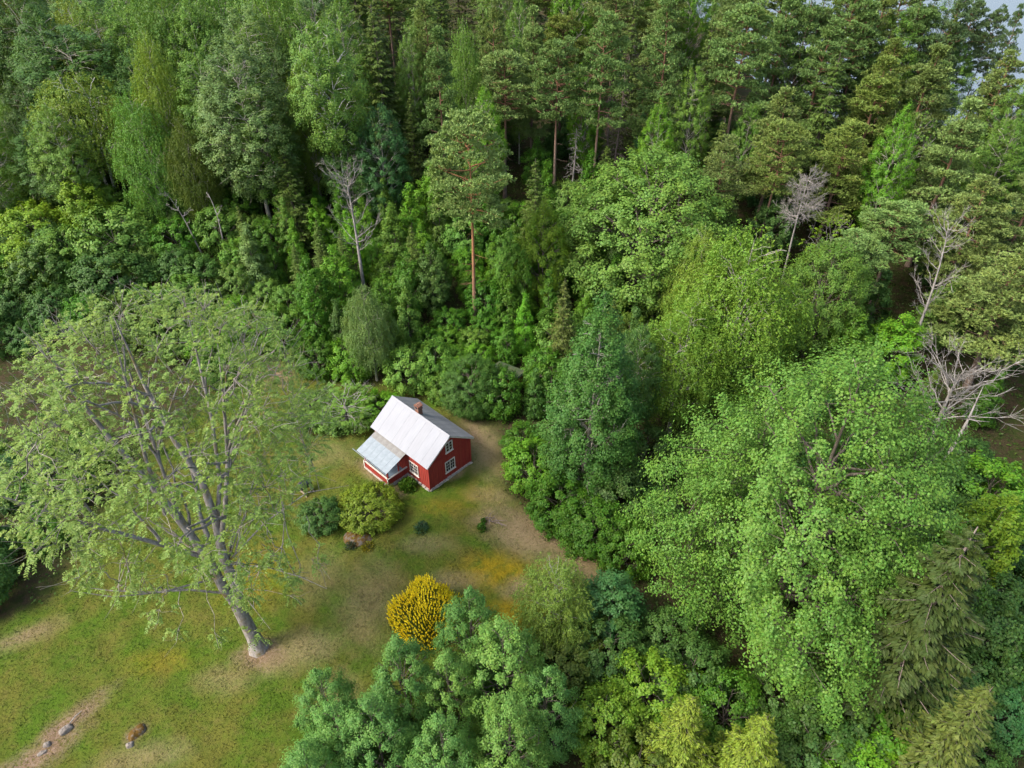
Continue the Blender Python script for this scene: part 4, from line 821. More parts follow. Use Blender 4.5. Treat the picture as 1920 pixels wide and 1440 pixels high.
    ("hazel1", 0, "taller deep green hazel bush between the yellow young maple and the large light hazel", -56.2, 67.8, 5.5, 6.6, 4.7, (0.066, 0.175, 0.013)),
    ("hazel3", 0, "dark green hazel bush between the yellow young maple and the leaning birch", -57.8, 78.1, 3.1, 3.7, 1.7, (0.063, 0.161, 0.029)),
    ("hazel3", 0, "shorter mid green hazel bush between the upper grey sallow and the large light hazel", -34.8, 60.2, 5.2, 6.3, 1.8, (0.108, 0.206, 0.035)),
    ("hazel3", 0, "taller mid green hazel bush between the large light hazel and the yellow young maple", -47.3, 73.3, 4.5, 5.4, 0.8, (0.088, 0.205, 0.031)),
    ("hazel1", 0, "deep green hazel bush between the large light hazel and the slender birch", -38.0, 73.1, 4.6, 5.6, 1.1, (0.062, 0.181, 0.015)),
    ("hazel3", 0, "mid green hazel bush between the yellow young maple and the large light hazel", -60.0, 64.8, 4.2, 5.1, 6.1, (0.100, 0.216, 0.031)),
    ("hazel0", 0, "dark green hazel bush between the large light hazel and the yellow young maple", -51.0, 68.0, 5.5, 6.6, 0.7, (0.068, 0.141, 0.028)),
    ("hazel3", 0, "mid green hazel bush close to the rounded pale aspen", -33.6, 74.9, 4.9, 5.8, 3.4, (0.094, 0.206, 0.031)),
    ("hazel0", 0, "deep green hazel bush close to the rounded pale aspen", -32.5, 78.4, 4.8, 5.8, 4.7, (0.048, 0.130, 0.011)),
    ("hazel1", 0, "deep green hazel bush close to the leaning birch", -61.3, 78.9, 3.8, 4.5, 5.3, (0.057, 0.160, 0.012)),
    ("hazel2", 0, "taller dark green hazel bush between the slender birch and the large light hazel", -41.8, 78.5, 3.9, 4.7, 5.0, (0.050, 0.118, 0.026)),
    ("young0", 1, "middling dark green young leafy tree between the dark far aspen and the broad grey aspen", -64.9, 88.1, 5.5, 3.0, 5.4, (0.050, 0.110, 0.025)),
    ("young2", 1, "dark green young leafy tree between the broad brown pine and the brownish snag pine", 49.0, 57.0, 7.5, 4.1, 1.5, (0.048, 0.117, 0.023)),
    ("young1", 1, "dark green young leafy tree between the far green aspen and the slender birch", -31.8, 95.4, 5.6, 3.1, 1.5, (0.061, 0.142, 0.034)),
    ("young1", 1, "mid green young leafy tree between the silver dead pine and the wide domed lime", 23.4, 69.7, 7.0, 3.8, 3.4, (0.109, 0.229, 0.032)),
    ("young1", 1, "deep green young leafy tree close to the ridge aspen", 51.2, 86.5, 6.7, 3.7, 1.5, (0.061, 0.162, 0.014)),
    ("young1", 1, "deep green young leafy tree close to the round lime", 31.2, 53.7, 8.7, 4.8, 5.3, (0.066, 0.161, 0.014)),
    ("hazel2", 0, "deep green hazel bush between the antlered dead tree and the leaning grey snag", 33.8, 45.3, 3.2, 3.9, 5.8, (0.057, 0.142, 0.012)),
    ("young0", 1, "dark green young leafy tree between the thin ridge pine and the ridge aspen", 66.2, 87.2, 5.4, 3.0, 5.4, (0.059, 0.143, 0.031)),
    ("young2", 1, "bluish green young leafy tree close to the brownish snag pine", 52.6, 59.9, 7.2, 4.0, 2.1, (0.042, 0.127, 0.033)),
    ("young2", 1, "shorter mid green young leafy tree between the brown dead spruces and the orange topped pine", 11.6, 95.1, 5.1, 2.8, 1.2, (0.087, 0.172, 0.029)),
    ("hazel3", 0, "dark green hazel bush between the antlered dead tree and the leaning grey snag", 39.9, 44.5, 3.1, 3.9, 6.1, (0.049, 0.126, 0.027)),
    ("hazel3", 0, "deep green hazel bush close to the enormous broad lime", 24.0, 37.1, 4.3, 5.3, 3.7, (0.069, 0.183, 0.017)),
    ("young1", 1, "dark green young leafy tree between the dense brown pine and the thin ridge pine", 58.0, 80.5, 8.8, 4.8, 2.7, (0.068, 0.138, 0.029)),
    ("young0", 1, "bluish green young leafy tree close to the pale tall pine", 50.8, 67.8, 8.7, 4.8, 2.2, (0.049, 0.155, 0.046)),
    ("young2", 1, "dark green young leafy tree between the far green aspen and the rounded pale aspen", -29.2, 91.5, 6.1, 3.4, 3.0, (0.070, 0.156, 0.032)),
    ("hazel0", 0, "taller dark green hazel bush between the yellow edge maple and the big olive spruce", 33.2, 29.2, 4.7, 5.9, 2.7, (0.047, 0.114, 0.023)),
    ("hazel0", 0, "deep green hazel bush between the huge old ash and the lower grey sallow", -36.7, 36.5, 3.0, 3.8, 0.8, (0.066, 0.181, 0.016)),
    ("young1", 1, "olive young leafy tree between the thin ridge pine and the ridge aspen", 70.3, 89.1, 6.0, 3.3, 4.2, (0.070, 0.108, 0.019)),
    ("young0", 1, "deep green young leafy tree close to the broad brown pine", 43.5, 50.1, 6.0, 3.3, 3.3, (0.051, 0.139, 0.013)),
    ("young2", 1, "dark green young leafy tree between the thin ridge pine and the ridge aspen", 63.8, 95.0, 7.9, 4.4, 1.4, (0.044, 0.109, 0.023)),
    ("young2", 1, "dark green young leafy tree between the slender birch and the leaning birch", -41.6, 88.9, 7.4, 4.1, 3.7, (0.064, 0.149, 0.029)),
    ("hazel2", 0, "dark green hazel bush between the big olive spruce and the golden larch", 16.6, 23.0, 3.2, 4.1, 5.5, (0.071, 0.152, 0.031)),
    ("young1", 1, "mid green young leafy tree between the broad brown pine and the brownish snag pine", 42.1, 58.6, 8.2, 4.5, 4.0, (0.081, 0.168, 0.027)),
    ("hazel1", 0, "shorter dark green hazel bush between the smaller drooping birch and the golden weeping birch", 20.2, 44.5, 3.7, 4.6, 1.3, (0.052, 0.112, 0.023)),
    ("young1", 1, "bluish green young leafy tree close to the golden weeping birch", 17.3, 55.8, 6.6, 3.6, 4.4, (0.045, 0.136, 0.034)),
    ("young0", 1, "deep green young leafy tree between the dark far aspen and the broad grey aspen", -69.5, 90.4, 8.3, 4.5, 5.8, (0.057, 0.131, 0.013)),
    ("hazel1", 0, "deep green hazel bush close to the yellow green larch", 6.0, 14.7, 4.8, 5.9, 4.8, (0.056, 0.146, 0.013)),
    ("young2", 1, "deep green young leafy tree between the wide domed lime and the silver dead pine", 19.9, 72.4, 6.3, 3.5, 3.1, (0.049, 0.141, 0.012)),
    ("young2", 1, "bluish green young leafy tree close to the broad grey aspen", -46.9, 89.0, 5.0, 2.8, 3.7, (0.045, 0.133, 0.040)),
    ("young0", 1, "deep green young leafy tree between the dark far aspen and the broad grey aspen", -69.5, 95.6, 5.6, 3.1, 3.9, (0.050, 0.139, 0.012)),
    ("young2", 1, "olive young leafy tree close to the pale tall pine", 58.5, 68.1, 7.6, 4.2, 5.0, (0.097, 0.147, 0.025)),
    ("young2", 1, "mid green young leafy tree close to the leaning birch", -57.1, 84.8, 8.1, 4.5, 3.5, (0.087, 0.168, 0.028)),
    ("hazel0", 0, "shorter dark green hazel bush between the huge old ash and the lower grey sallow", -40.8, 34.7, 4.3, 5.3, 2.9, (0.047, 0.119, 0.024)),
    ("young2", 1, "dark green young leafy tree between the brown dead spruces and the pale dead spruce", 6.4, 94.6, 9.0, 4.9, 2.7, (0.046, 0.118, 0.025)),
    ("hazel2", 0, "deep green hazel bush between the antlered dead tree and the yellow edge maple", 42.0, 38.9, 3.3, 4.1, 1.5, (0.059, 0.156, 0.013)),
    ("hazel0", 0, "dark green hazel bush between the yellow edge maple and the enormous broad lime", 29.6, 33.3, 3.5, 4.3, 1.3, (0.050, 0.135, 0.027)),
    ("young1", 1, "dark green young leafy tree between the brownish snag pine and the pale tall pine", 56.5, 63.0, 9.0, 4.9, 5.3, (0.061, 0.152, 0.031)),
    ("young0", 1, "dark green young leafy tree between the rounded pale aspen and the small dark spruce", -27.5, 82.9, 6.1, 3.3, 2.1, (0.057, 0.128, 0.028)),
    ("hazel0", 0, "taller dark green hazel bush between the narrow young spruce and the big olive spruce", 21.0, 15.0, 4.3, 5.4, 1.5, (0.054, 0.114, 0.025)),
    ("young1", 1, "bluish green young leafy tree close to the leaning red pine", 29.8, 79.9, 8.1, 4.5, 2.3, (0.052, 0.152, 0.044)),
    ("young1", 1, "dark green young leafy tree between the leaning red pine and the half dead birch", 27.3, 89.4, 7.1, 3.9, 2.1, (0.052, 0.136, 0.026)),
    ("young1", 1, "mid green young leafy tree between the silver dead pine and the round lime", 23.6, 62.9, 7.9, 4.4, 5.2, (0.107, 0.173, 0.030)),
    ("young2", 1, "olive young leafy tree close to the yellow young maple", -65.4, 76.7, 7.5, 4.1, 5.0, (0.078, 0.128, 0.020)),
    ("hazel3", 0, "dark green hazel bush between the antlered dead tree and the broad brown pine", 46.1, 41.8, 3.9, 4.9, 2.1, (0.055, 0.126, 0.028)),
    ("hazel1", 0, "shortest dark green hazel bush between the yellow edge maple and the antlered dead tree", 39.6, 31.7, 3.4, 4.2, 4.4, (0.060, 0.142, 0.028)),
    ("young2", 1, "dark green young leafy tree between the wide domed lime and the golden weeping birch", 15.5, 63.1, 8.6, 4.7, 4.4, (0.055, 0.117, 0.026)),
    ("hazel3", 0, "bluish green hazel bush close to the huge old ash", -42.1, 41.3, 4.0, 5.0, 6.1, (0.052, 0.135, 0.040)),
    ("hazel1", 0, "deep green hazel bush between the huge old ash and the upper grey sallow", -38.1, 41.8, 5.0, 6.2, 2.2, (0.050, 0.135, 0.012)),
    ("hazel0", 0, "dark green hazel bush between the smaller drooping birch and the enormous broad lime", 19.0, 40.9, 3.6, 4.5, 3.5, (0.061, 0.139, 0.029)),
    ("young1", 1, "olive young leafy tree close to the sparse yellow maple", 35.9, 68.0, 6.3, 3.5, 5.6, (0.105, 0.157, 0.024)),
    ("young0", 1, "deep green young leafy tree close to the pale tall pine", 39.9, 72.9, 5.4, 3.0, 3.7, (0.058, 0.180, 0.015)),
    ("young1", 1, "shorter dark green young leafy tree between the leaning red pine and the orange topped pine", 23.4, 76.7, 6.2, 3.4, 2.2, (0.063, 0.132, 0.029)),
    ("young2", 1, "dark green young leafy tree between the ridge aspen and the dense brown pine", 44.1, 86.5, 6.3, 3.5, 4.5, (0.057, 0.142, 0.029)),
    ("young2", 1, "mid green young leafy tree close to the half dead birch", 31.7, 94.7, 6.5, 3.6, 4.5, (0.105, 0.209, 0.030)),
    ("young2", 1, "mid green young leafy tree close to the round lime", 24.6, 56.0, 8.8, 4.8, 4.3, (0.087, 0.191, 0.026)),
    ("young2", 1, "deep green young leafy tree close to the broad grey aspen", -45.4, 94.7, 6.5, 3.6, 6.1, (0.070, 0.192, 0.016)),
    ("young1", 1, "bluish green young leafy tree close to the round lime", 27.9, 50.5, 6.7, 3.7, 2.8, (0.052, 0.162, 0.047)),
    ("young2", 1, "dark green young leafy tree close to the golden weeping birch", 21.6, 49.4, 6.8, 3.7, 1.4, (0.063, 0.142, 0.030)),
    ("young2", 1, "mid green young leafy tree close to the far green aspen", -19.9, 92.3, 7.8, 4.3, 0.5, (0.115, 0.224, 0.036)),
    ("young1", 1, "deep green young leafy tree between the dark far aspen and the broad grey aspen", -68.7, 82.2, 8.9, 4.9, 1.0, (0.056, 0.165, 0.013)),
    ("hazel2", 0, "bluish green hazel bush close to the golden larch", 16.5, 16.3, 3.5, 4.4, 5.4, (0.042, 0.131, 0.035)),
    ("young1", 1, "deep green young leafy tree close to the thin trunked birch", -8.4, 94.6, 8.4, 4.6, 3.6, (0.058, 0.150, 0.013)),
    ("young0", 1, "taller dark green young leafy tree between the dense brown pine and the pale tall pine", 48.3, 76.3, 8.8, 4.8, 5.6, (0.057, 0.126, 0.027)),
    ("young0", 1, "taller dark green young leafy tree between the leaning red pine and the orange topped pine", 23.4, 81.2, 7.4, 4.1, 3.6, (0.067, 0.148, 0.034)),
    ("hazel0", 0, "bluish green hazel bush close to the narrow young spruce", 28.2, 14.8, 4.1, 5.2, 2.5, (0.041, 0.120, 0.036)),
    ("young1", 1, "shorter deep green young leafy tree between the far green aspen and the tallest olive spruce", -19.7, 84.4, 6.5, 3.6, 1.7, (0.072, 0.174, 0.016)),
    ("young1", 1, "dark green young leafy tree between the thin ridge pine and the ridge aspen", 59.7, 88.9, 7.3, 4.0, 0.3, (0.064, 0.145, 0.031)),
    ("young1", 1, "olive young leafy tree close to the golden weeping birch", 21.1, 58.6, 8.6, 4.7, 5.1, (0.093, 0.162, 0.025)),
    ("young1", 1, "shorter dark green young leafy tree between the dense brown pine and the pale tall pine", 63.6, 75.7, 6.0, 3.3, 1.5, (0.052, 0.136, 0.023)),
    ("hazel3", 0, "dark green hazel bush close to the last lilac bush", 11.7, 38.6, 3.3, 4.1, 0.8, (0.058, 0.148, 0.031)),
    ("young0", 1, "dark green young leafy tree between the thin ridge pine and the ridge aspen", 62.4, 84.3, 8.0, 4.4, 3.8, (0.050, 0.101, 0.024)),
    ("young1", 1, "dark green young leafy tree close to the silver dead pine", 28.3, 70.8, 9.0, 4.9, 2.7, (0.057, 0.128, 0.031)),
    ("hazel3", 0, "taller dark green hazel bush between the yellow green larch and the golden larch", -3.7, 14.1, 3.7, 4.7, 4.5, (0.062, 0.159, 0.032)),
    ("hazel3", 0, "bluish green hazel bush between the yellow edge maple and the big olive spruce", 37.1, 29.0, 3.8, 4.7, 4.4, (0.047, 0.127, 0.038)),
    ("hazel1", 0, "shorter dark green hazel bush between the yellow edge maple and the big olive spruce", 27.7, 29.6, 3.2, 4.0, 4.5, (0.060, 0.149, 0.030)),
    ("hazel2", 0, "shorter bluish green hazel bush between the antlered dead tree and the yellow edge maple", 26.6, 42.4, 3.5, 4.3, 3.0, (0.047, 0.145, 0.043)),
    ("young0", 1, "olive young leafy tree close to the leaning red pine", 20.9, 90.7, 5.4, 3.0, 1.2, (0.081, 0.126, 0.021)),
    ("hazel0", 0, "taller dark green hazel bush between the smaller drooping birch and the golden weeping birch", 16.3, 43.9, 4.5, 5.6, 3.3, (0.057, 0.114, 0.023)),
    ("hazel1", 0, "dark green hazel bush between the tall cottage aspen and the smaller drooping birch", 11.6, 44.0, 4.7, 5.9, 1.0, (0.052, 0.113, 0.025)),
    ("young0", 1, "olive young leafy tree close to the dark far aspen", -63.5, 92.5, 6.0, 3.3, 3.8, (0.099, 0.166, 0.024)),
    ("young0", 1, "dark green young leafy tree between the slender birch and the rounded pale aspen", -35.8, 85.4, 5.3, 2.9, 4.5, (0.051, 0.116, 0.026)),
    ("young0", 1, "dark green young leafy tree between the ridge aspen and the half dead birch", 39.4, 94.9, 5.3, 2.9, 4.5, (0.055, 0.126, 0.028)),
    ("young2", 1, "dark green young leafy tree between the broad brown pine and the leaning grey snag", 51.0, 50.6, 8.1, 4.4, 1.5, (0.059, 0.132, 0.029)),
    ("young2", 1, "dark green young leafy tree close to the half dead birch", 26.2, 94.1, 8.4, 4.6, 0.8, (0.056, 0.124, 0.026)),
    ("young0", 1, "taller mid green young leafy tree between the brown dead spruces and the orange topped pine", 18.5, 95.7, 8.7, 4.8, 0.1, (0.094, 0.192, 0.026)),
    ("young1", 1, "mid green young leafy tree close to the pale tall pine", 56.6, 73.3, 8.4, 4.6, 4.1, (0.103, 0.211, 0.032)),
    ("young0", 1, "deep green young leafy tree between the dark far aspen and the broad grey aspen", -55.7, 91.0, 6.1, 3.4, 3.9, (0.061, 0.178, 0.016)),
    ("hazel1", 0, "dark green hazel bush between the big olive spruce and the narrow young spruce", 20.0, 21.4, 4.8, 6.0, 2.1, (0.063, 0.135, 0.031)),
    ("young0", 1, "olive young leafy tree between the thin ridge pine and the dense brown pine", 66.4, 81.8, 7.7, 4.2, 1.8, (0.084, 0.144, 0.025)),
    ("young2", 1, "dark green young leafy tree close to the leaning grey snag", 35.8, 59.9, 8.3, 4.6, 3.7, (0.048, 0.118, 0.022)),
    ("hazel1", 0, "dark green hazel bush between the antlered dead tree and the yellow edge maple", 36.6, 41.7, 3.9, 4.9, 6.2, (0.055, 0.123, 0.026)),
    ("young2", 1, "deep green young leafy tree close to the thin ridge pine", 69.7, 94.5, 8.2, 4.5, 0.1, (0.055, 0.160, 0.014)),
    ("hazel1", 0, "taller deep green hazel bush between the large light hazel and the upper grey sallow", -44.7, 44.2, 3.4, 4.2, 2.0, (0.065, 0.151, 0.015)),
    ("young2", 1, "tallest dark green young leafy tree between the dark far aspen and the broad grey aspen", -62.1, 84.4, 7.3, 4.0, 0.8, (0.062, 0.151, 0.031)),
    ("hazel3", 0, "deep green hazel bush close to the yellow edge maple", 33.5, 24.2, 3.7, 4.6, 0.3, (0.062, 0.184, 0.015)),
    ("hazel2", 0, "bluish green hazel bush between the yellow edge maple and the antlered dead tree", 37.5, 34.8, 3.8, 4.7, 0.2, (0.041, 0.120, 0.033)),
    ("young2", 1, "olive young leafy tree close to the dense brown pine", 49.3, 81.2, 8.0, 4.4, 1.4, (0.082, 0.133, 0.021)),
    ("young1", 1, "dark green young leafy tree close to the leaning birch", -44.8, 85.1, 8.2, 4.5, 1.4, (0.056, 0.130, 0.027)),
    ("young2", 1, "olive young leafy tree close to the yellow tipped pine", 35.1, 78.4, 5.9, 3.2, 3.6, (0.073, 0.116, 0.020)),
    ("hazel0", 0, "tallest dark green hazel bush between the yellow edge maple and the antlered dead tree", 32.7, 35.8, 4.7, 5.9, 1.5, (0.067, 0.150, 0.032)),
    ("hazel1", 0, "shorter dark green hazel bush between the yellow green larch and the golden larch", 9.8, 15.3, 3.3, 4.1, 6.3, (0.056, 0.128, 0.026)),
    ("young0", 1, "dark green young leafy tree between the ridge aspen and the thin ridge pine", 45.0, 95.9, 8.3, 4.6, 0.4, (0.064, 0.133, 0.031)),
    ("young1", 1, "olive young leafy tree close to the far green aspen", -24.0, 94.1, 8.3, 4.6, 4.0, (0.085, 0.131, 0.021)),
    ("young1", 1, "mid green young leafy tree close to the yellow tipped pine", 38.1, 82.5, 7.5, 4.1, 2.4, (0.099, 0.209, 0.030)),
    ("hazel2", 0, "middling dark green hazel bush between the yellow edge maple and the antlered dead tree", 29.3, 38.5, 4.5, 5.7, 2.2, (0.060, 0.143, 0.029)),
    ("young1", 1, "deep green young leafy tree between the slender birch and the broad grey aspen", -36.7, 94.6, 7.5, 4.1, 2.0, (0.064, 0.174, 0.017)),
    ("young2", 1, "dark green young leafy tree close to the orange topped pine", 16.4, 77.5, 8.1, 4.5, 1.6, (0.066, 0.137, 0.029)),
    ("young0", 1, "dark green young leafy tree between the brown dead spruces and the red stemmed pine", 9.6, 90.4, 8.0, 4.4, 3.9, (0.069, 0.159, 0.032)),
    ("young1", 1, "mid green young leafy tree close to the wide domed lime", 20.4, 66.2, 6.3, 3.5, 4.7, (0.092, 0.175, 0.027)),
    ("young1", 1, "dark green young leafy tree close to the pale tall pine", 45.0, 66.7, 6.2, 3.4, 1.6, (0.055, 0.139, 0.028)),
    ("young2", 1, "mid green young leafy tree between the broad brown pine and the antlered dead tree", 48.3, 46.2, 5.6, 3.1, 0.4, (0.114, 0.222, 0.032)),
    ("hazel2", 0, "shorter dark green hazel bush between the narrow young spruce and the big olive spruce", 27.4, 19.5, 3.2, 4.0, 6.1, (0.067, 0.158, 0.029)),
    ("young2", 1, "deep green young leafy tree between the slender birch and the rounded pale aspen", -33.7, 89.9, 8.6, 4.7, 4.5, (0.068, 0.168, 0.016)),
    ("young1", 1, "dark green young leafy tree close to the thin trunked birch", -1.0, 95.9, 9.0, 4.9, 0.2, (0.074, 0.154, 0.032)),
    ("young2", 1, "bluish green young leafy tree close to the half dead birch", 32.2, 83.6, 7.0, 3.8, 4.5, (0.059, 0.154, 0.048)),
    ("hazel0", 0, "dark green hazel bush between the big olive spruce and the enormous broad lime", 25.8, 26.1, 5.0, 6.2, 2.1, (0.052, 0.125, 0.028)),
    ("young1", 1, "bluish green young leafy tree close to the far green aspen", -15.8, 90.3, 8.5, 4.7, 1.4, (0.045, 0.138, 0.040)),
    ("hazel1", 0, "taller dark green hazel bush between the huge old ash and the lower grey sallow", -39.2, 31.2, 4.5, 5.7, 4.1, (0.057, 0.135, 0.030)),
    ("young1", 1, "deep green young leafy tree between the flat crowned pine and the rust stemmed pine", 3.2, 84.7, 7.1, 3.9, 2.2, (0.055, 0.164, 0.015)),
    ("young2", 1, "dark green young leafy tree between the brownish snag pine and the broad brown pine", 46.2, 60.5, 6.4, 3.5, 4.5, (0.056, 0.124, 0.025)),
    ("hazel3", 0, "bluish green hazel bush close to the big olive spruce", 30.0, 22.1, 3.7, 4.7, 3.6, (0.048, 0.151, 0.042)),
    ("young0", 1, "bluish green young leafy tree close to the dark far aspen", -74.1, 92.8, 7.4, 4.1, 2.8, (0.045, 0.128, 0.034)),
    ("young0", 1, "olive young leafy tree close to the antlered dead tree", 38.3, 50.7, 5.9, 3.3, 0.7, (0.077, 0.136, 0.020)),
    ("young0", 1, "dark green young leafy tree close to the broad grey aspen", -52.9, 86.8, 7.5, 4.1, 3.8, (0.053, 0.126, 0.024)),
    ("hazel1", 0, "dark green hazel bush close to the golden larch", 13.5, 14.1, 4.3, 5.4, 0.0, (0.060, 0.133, 0.026)),
    ("young1", 1, "shortest dark green young leafy tree between the dark far aspen and the broad grey aspen", -71.0, 86.2, 5.4, 2.9, 4.2, (0.049, 0.119, 0.024)),
    ("young2", 1, "dark green young leafy tree between the thin ridge pine and the ridge aspen", 74.4, 95.4, 7.8, 4.3, 5.8, (0.047, 0.103, 0.024)),
    ("hazel3", 0, "dark green hazel bush between the tall cottage aspen and the last lilac bush", 8.1, 39.3, 5.0, 6.2, 4.7, (0.050, 0.107, 0.024)),
    ("young0", 1, "dark green young leafy tree close to the round lime", 28.2, 61.0, 7.2, 3.9, 2.4, (0.060, 0.128, 0.029)),
    ("hazel1", 0, "shorter deep green hazel bush between the upper grey sallow and the lower grey sallow", -37.5, 45.8, 3.2, 4.0, 6.1, (0.059, 0.161, 0.014)),
    ("hazel1", 0, "dark green hazel bush close to the golden weeping birch", 25.1, 45.9, 4.3, 5.3, 1.7, (0.062, 0.143, 0.032)),
    ("hazel0", 0, "bluish green hazel bush close to the tall cottage aspen", 5.1, 45.4, 3.3, 4.2, 2.3, (0.043, 0.130, 0.035)),
    ("hazel2", 0, "taller bluish green hazel bush between the antlered dead tree and the yellow edge maple", 30.1, 44.1, 4.4, 5.5, 4.5, (0.057, 0.154, 0.046)),
    ("young1", 1, "taller deep green young leafy tree between the far green aspen and the tallest olive spruce", -15.1, 95.9, 8.9, 4.9, 5.7, (0.055, 0.132, 0.013)),
    ("young2", 1, "dark green young leafy tree between the rounded pale aspen and the slender birch", -31.9, 83.0, 8.1, 4.4, 4.4, (0.063, 0.149, 0.032)),
    ("spruce2", 5, "olive spruce between the far green aspen and the tallest olive spruce", -17.8, 130.2, 21.2, 8.5, 5.1, (0.080, 0.137, 0.026)),
    ("aspen2", 2, "tallest mid green aspen between the dark far aspen and the broad grey aspen", -75.8, 116.0, 22.7, 10.0, 3.5, (0.091, 0.194, 0.028)),
    ("birch1", 3, "light green birch between the slender birch and the broad grey aspen", -35.8, 96.5, 21.9, 9.6, 5.8, (0.107, 0.219, 0.040)),
    ("pine0", 4, "pale pine between the thin trunked birch and the far green aspen", -5.3, 130.1, 21.0, 7.6, 6.0, (0.171, 0.261, 0.073)),
    ("spruce2", 5, "olive spruce between the far green aspen and the tallest olive spruce", -20.7, 105.2, 22.6, 9.0, 4.0, (0.066, 0.107, 0.021)),
    ("aspen3", 2, "taller light green aspen between the half dead birch and the ridge aspen", 25.2, 123.9, 22.7, 6.6, 6.0, (0.097, 0.210, 0.036)),
    ("pine0", 4, "blue green pine close to the ridge aspen", 33.2, 129.5, 20.5, 7.4, 2.8, (0.121, 0.209, 0.063)),
    ("birch1", 3, "light green birch between the dark far aspen and the broad grey aspen", -61.9, 87.2, 13.6, 6.0, 3.4, (0.124, 0.236, 0.042)),
    ("spruce1", 5, "olive spruce close to the leaning red pine", 22.4, 75.8, 13.9, 5.5, 0.4, (0.072, 0.114, 0.022)),
    ("aspen2", 2, "bright green aspen between the brown dead spruces and the thin trunked birch", 7.9, 105.8, 21.4, 6.2, 3.1, (0.093, 0.226, 0.017)),
    ("pine0", 4, "brownish pine between the brown dead spruces and the leaning red pine", 19.2, 101.4, 17.8, 6.4, 4.8, (0.132, 0.193, 0.049)),
    ("aspen1", 2, "dark green aspen between the dark far aspen and the broad grey aspen", -63.7, 128.4, 19.2, 8.4, 6.0, (0.063, 0.151, 0.030)),
    ("pine0", 4, "blue green pine close to the half dead birch", 29.7, 101.0, 19.3, 6.9, 2.1, (0.131, 0.208, 0.064)),
    ("spruce1", 5, "shorter olive spruce between the far green aspen and the thin trunked birch", -9.8, 108.1, 17.5, 7.0, 0.9, (0.069, 0.118, 0.021)),
    ("aspen3", 2, "shorter light green aspen between the half dead birch and the ridge aspen", 29.9, 109.9, 17.1, 5.0, 3.9, (0.120, 0.246, 0.044)),
    ("aspen1", 2, "grey green aspen between the dark far aspen and the broad grey aspen", -87.2, 126.1, 22.2, 9.8, 5.1, (0.117, 0.217, 0.072)),
    ("pine3", 4, "yellowish pine between the brown dead spruces and the rust stemmed pine", 6.3, 94.2, 17.3, 6.2, 1.6, (0.122, 0.173, 0.034)),
    ("birch1", 3, "light green birch between the dark far aspen and the broad grey aspen", -42.2, 125.9, 19.0, 8.3, 3.6, (0.125, 0.218, 0.044)),
    ("aspen1", 2, "grey green aspen close to the far green aspen", -24.3, 96.3, 21.2, 9.3, 4.6, (0.117, 0.204, 0.069)),
    ("aspen3", 2, "dark green aspen between the dark far aspen and the broad grey aspen", -62.5, 100.6, 22.6, 10.0, 4.0, (0.064, 0.139, 0.030)),
    ("pine2", 4, "yellowish pine between the brown dead spruces and the half dead birch", 18.1, 119.6, 20.1, 7.3, 3.4, (0.104, 0.177, 0.035)),
    ("aspen0", 2, "grey green aspen between the dark far aspen and the broad grey aspen", -63.8, 116.1, 20.7, 9.1, 1.9, (0.113, 0.179, 0.056)),
    ("aspen2", 2, "bright green aspen between the half dead birch and the brown dead spruces", 24.6, 116.3, 21.0, 6.1, 4.3, (0.084, 0.227, 0.019)),
    ("birch1", 3, "light green birch between the dark far aspen and the broad grey aspen", -72.4, 123.7, 18.4, 8.1, 5.8, (0.111, 0.195, 0.039)),
    ("aspen1", 2, "light green aspen between the dark far aspen and the broad grey aspen", -72.4, 100.4, 20.8, 9.2, 3.7, (0.115, 0.227, 0.041)),
    ("aspen1", 2, "mid green aspen close to the brown dead spruces", 10.6, 113.2, 17.8, 5.2, 4.2, (0.095, 0.215, 0.028)),
    ("aspen0", 2, "bright green aspen between the brown dead spruces and the half dead birch", 20.7, 129.3, 19.9, 5.8, 3.7, (0.081, 0.213, 0.015)),
    ("aspen2", 2, "mid green aspen close to the leaning red pine", 26.3, 79.7, 13.2, 3.8, 2.6, (0.094, 0.208, 0.031)),
    ("aspen0", 2, "shorter mid green aspen between the broad grey aspen and the dark far aspen", -42.1, 101.8, 21.1, 9.3, 1.4, (0.085, 0.184, 0.028)),
    ("birch1", 3, "light green birch between the slender birch and the large light hazel", -40.7, 78.3, 16.0, 7.0, 0.5, (0.102, 0.234, 0.039)),
    ("pine3", 4, "yellowish pine close to the silver dead pine", 27.1, 70.9, 15.9, 5.7, 5.3, (0.136, 0.203, 0.046)),
    ("spruce2", 5, "olive spruce close to the thin trunked birch", -4.0, 113.8, 21.6, 8.6, 3.4, (0.063, 0.111, 0.018)),
    ("pine1", 4, "pale pine between the thin trunked birch and the tallest olive spruce", -10.2, 94.6, 18.3, 6.6, 5.5, (0.149, 0.257, 0.063)),
    ("spruce0", 5, "olive spruce between the far green aspen and the tallest olive spruce", -18.7, 118.9, 19.4, 7.7, 2.6, (0.066, 0.113, 0.020)),
    ("pine2", 4, "pale pine close to the brownish snag pine", 50.6, 64.9, 17.4, 6.3, 3.7, (0.134, 0.201, 0.059)),
    ("birch0", 3, "tallest yellowish birch between the dark far aspen and the broad grey aspen", -70.7, 108.5, 21.2, 9.3, 5.4, (0.128, 0.175, 0.029)),
    ("birch0", 3, "yellowish birch between the far green aspen and the tallest olive spruce", -29.1, 118.0, 19.9, 8.8, 3.2, (0.154, 0.263, 0.038)),
    ("pine0", 4, "blue green pine between the brown dead spruces and the thin trunked birch", 5.5, 117.2, 18.1, 6.5, 6.1, (0.112, 0.167, 0.049)),
    ("birch1", 3, "yellowish birch close to the white trunked aspen", -23.8, 83.6, 15.8, 7.0, 5.8, (0.140, 0.223, 0.034)),
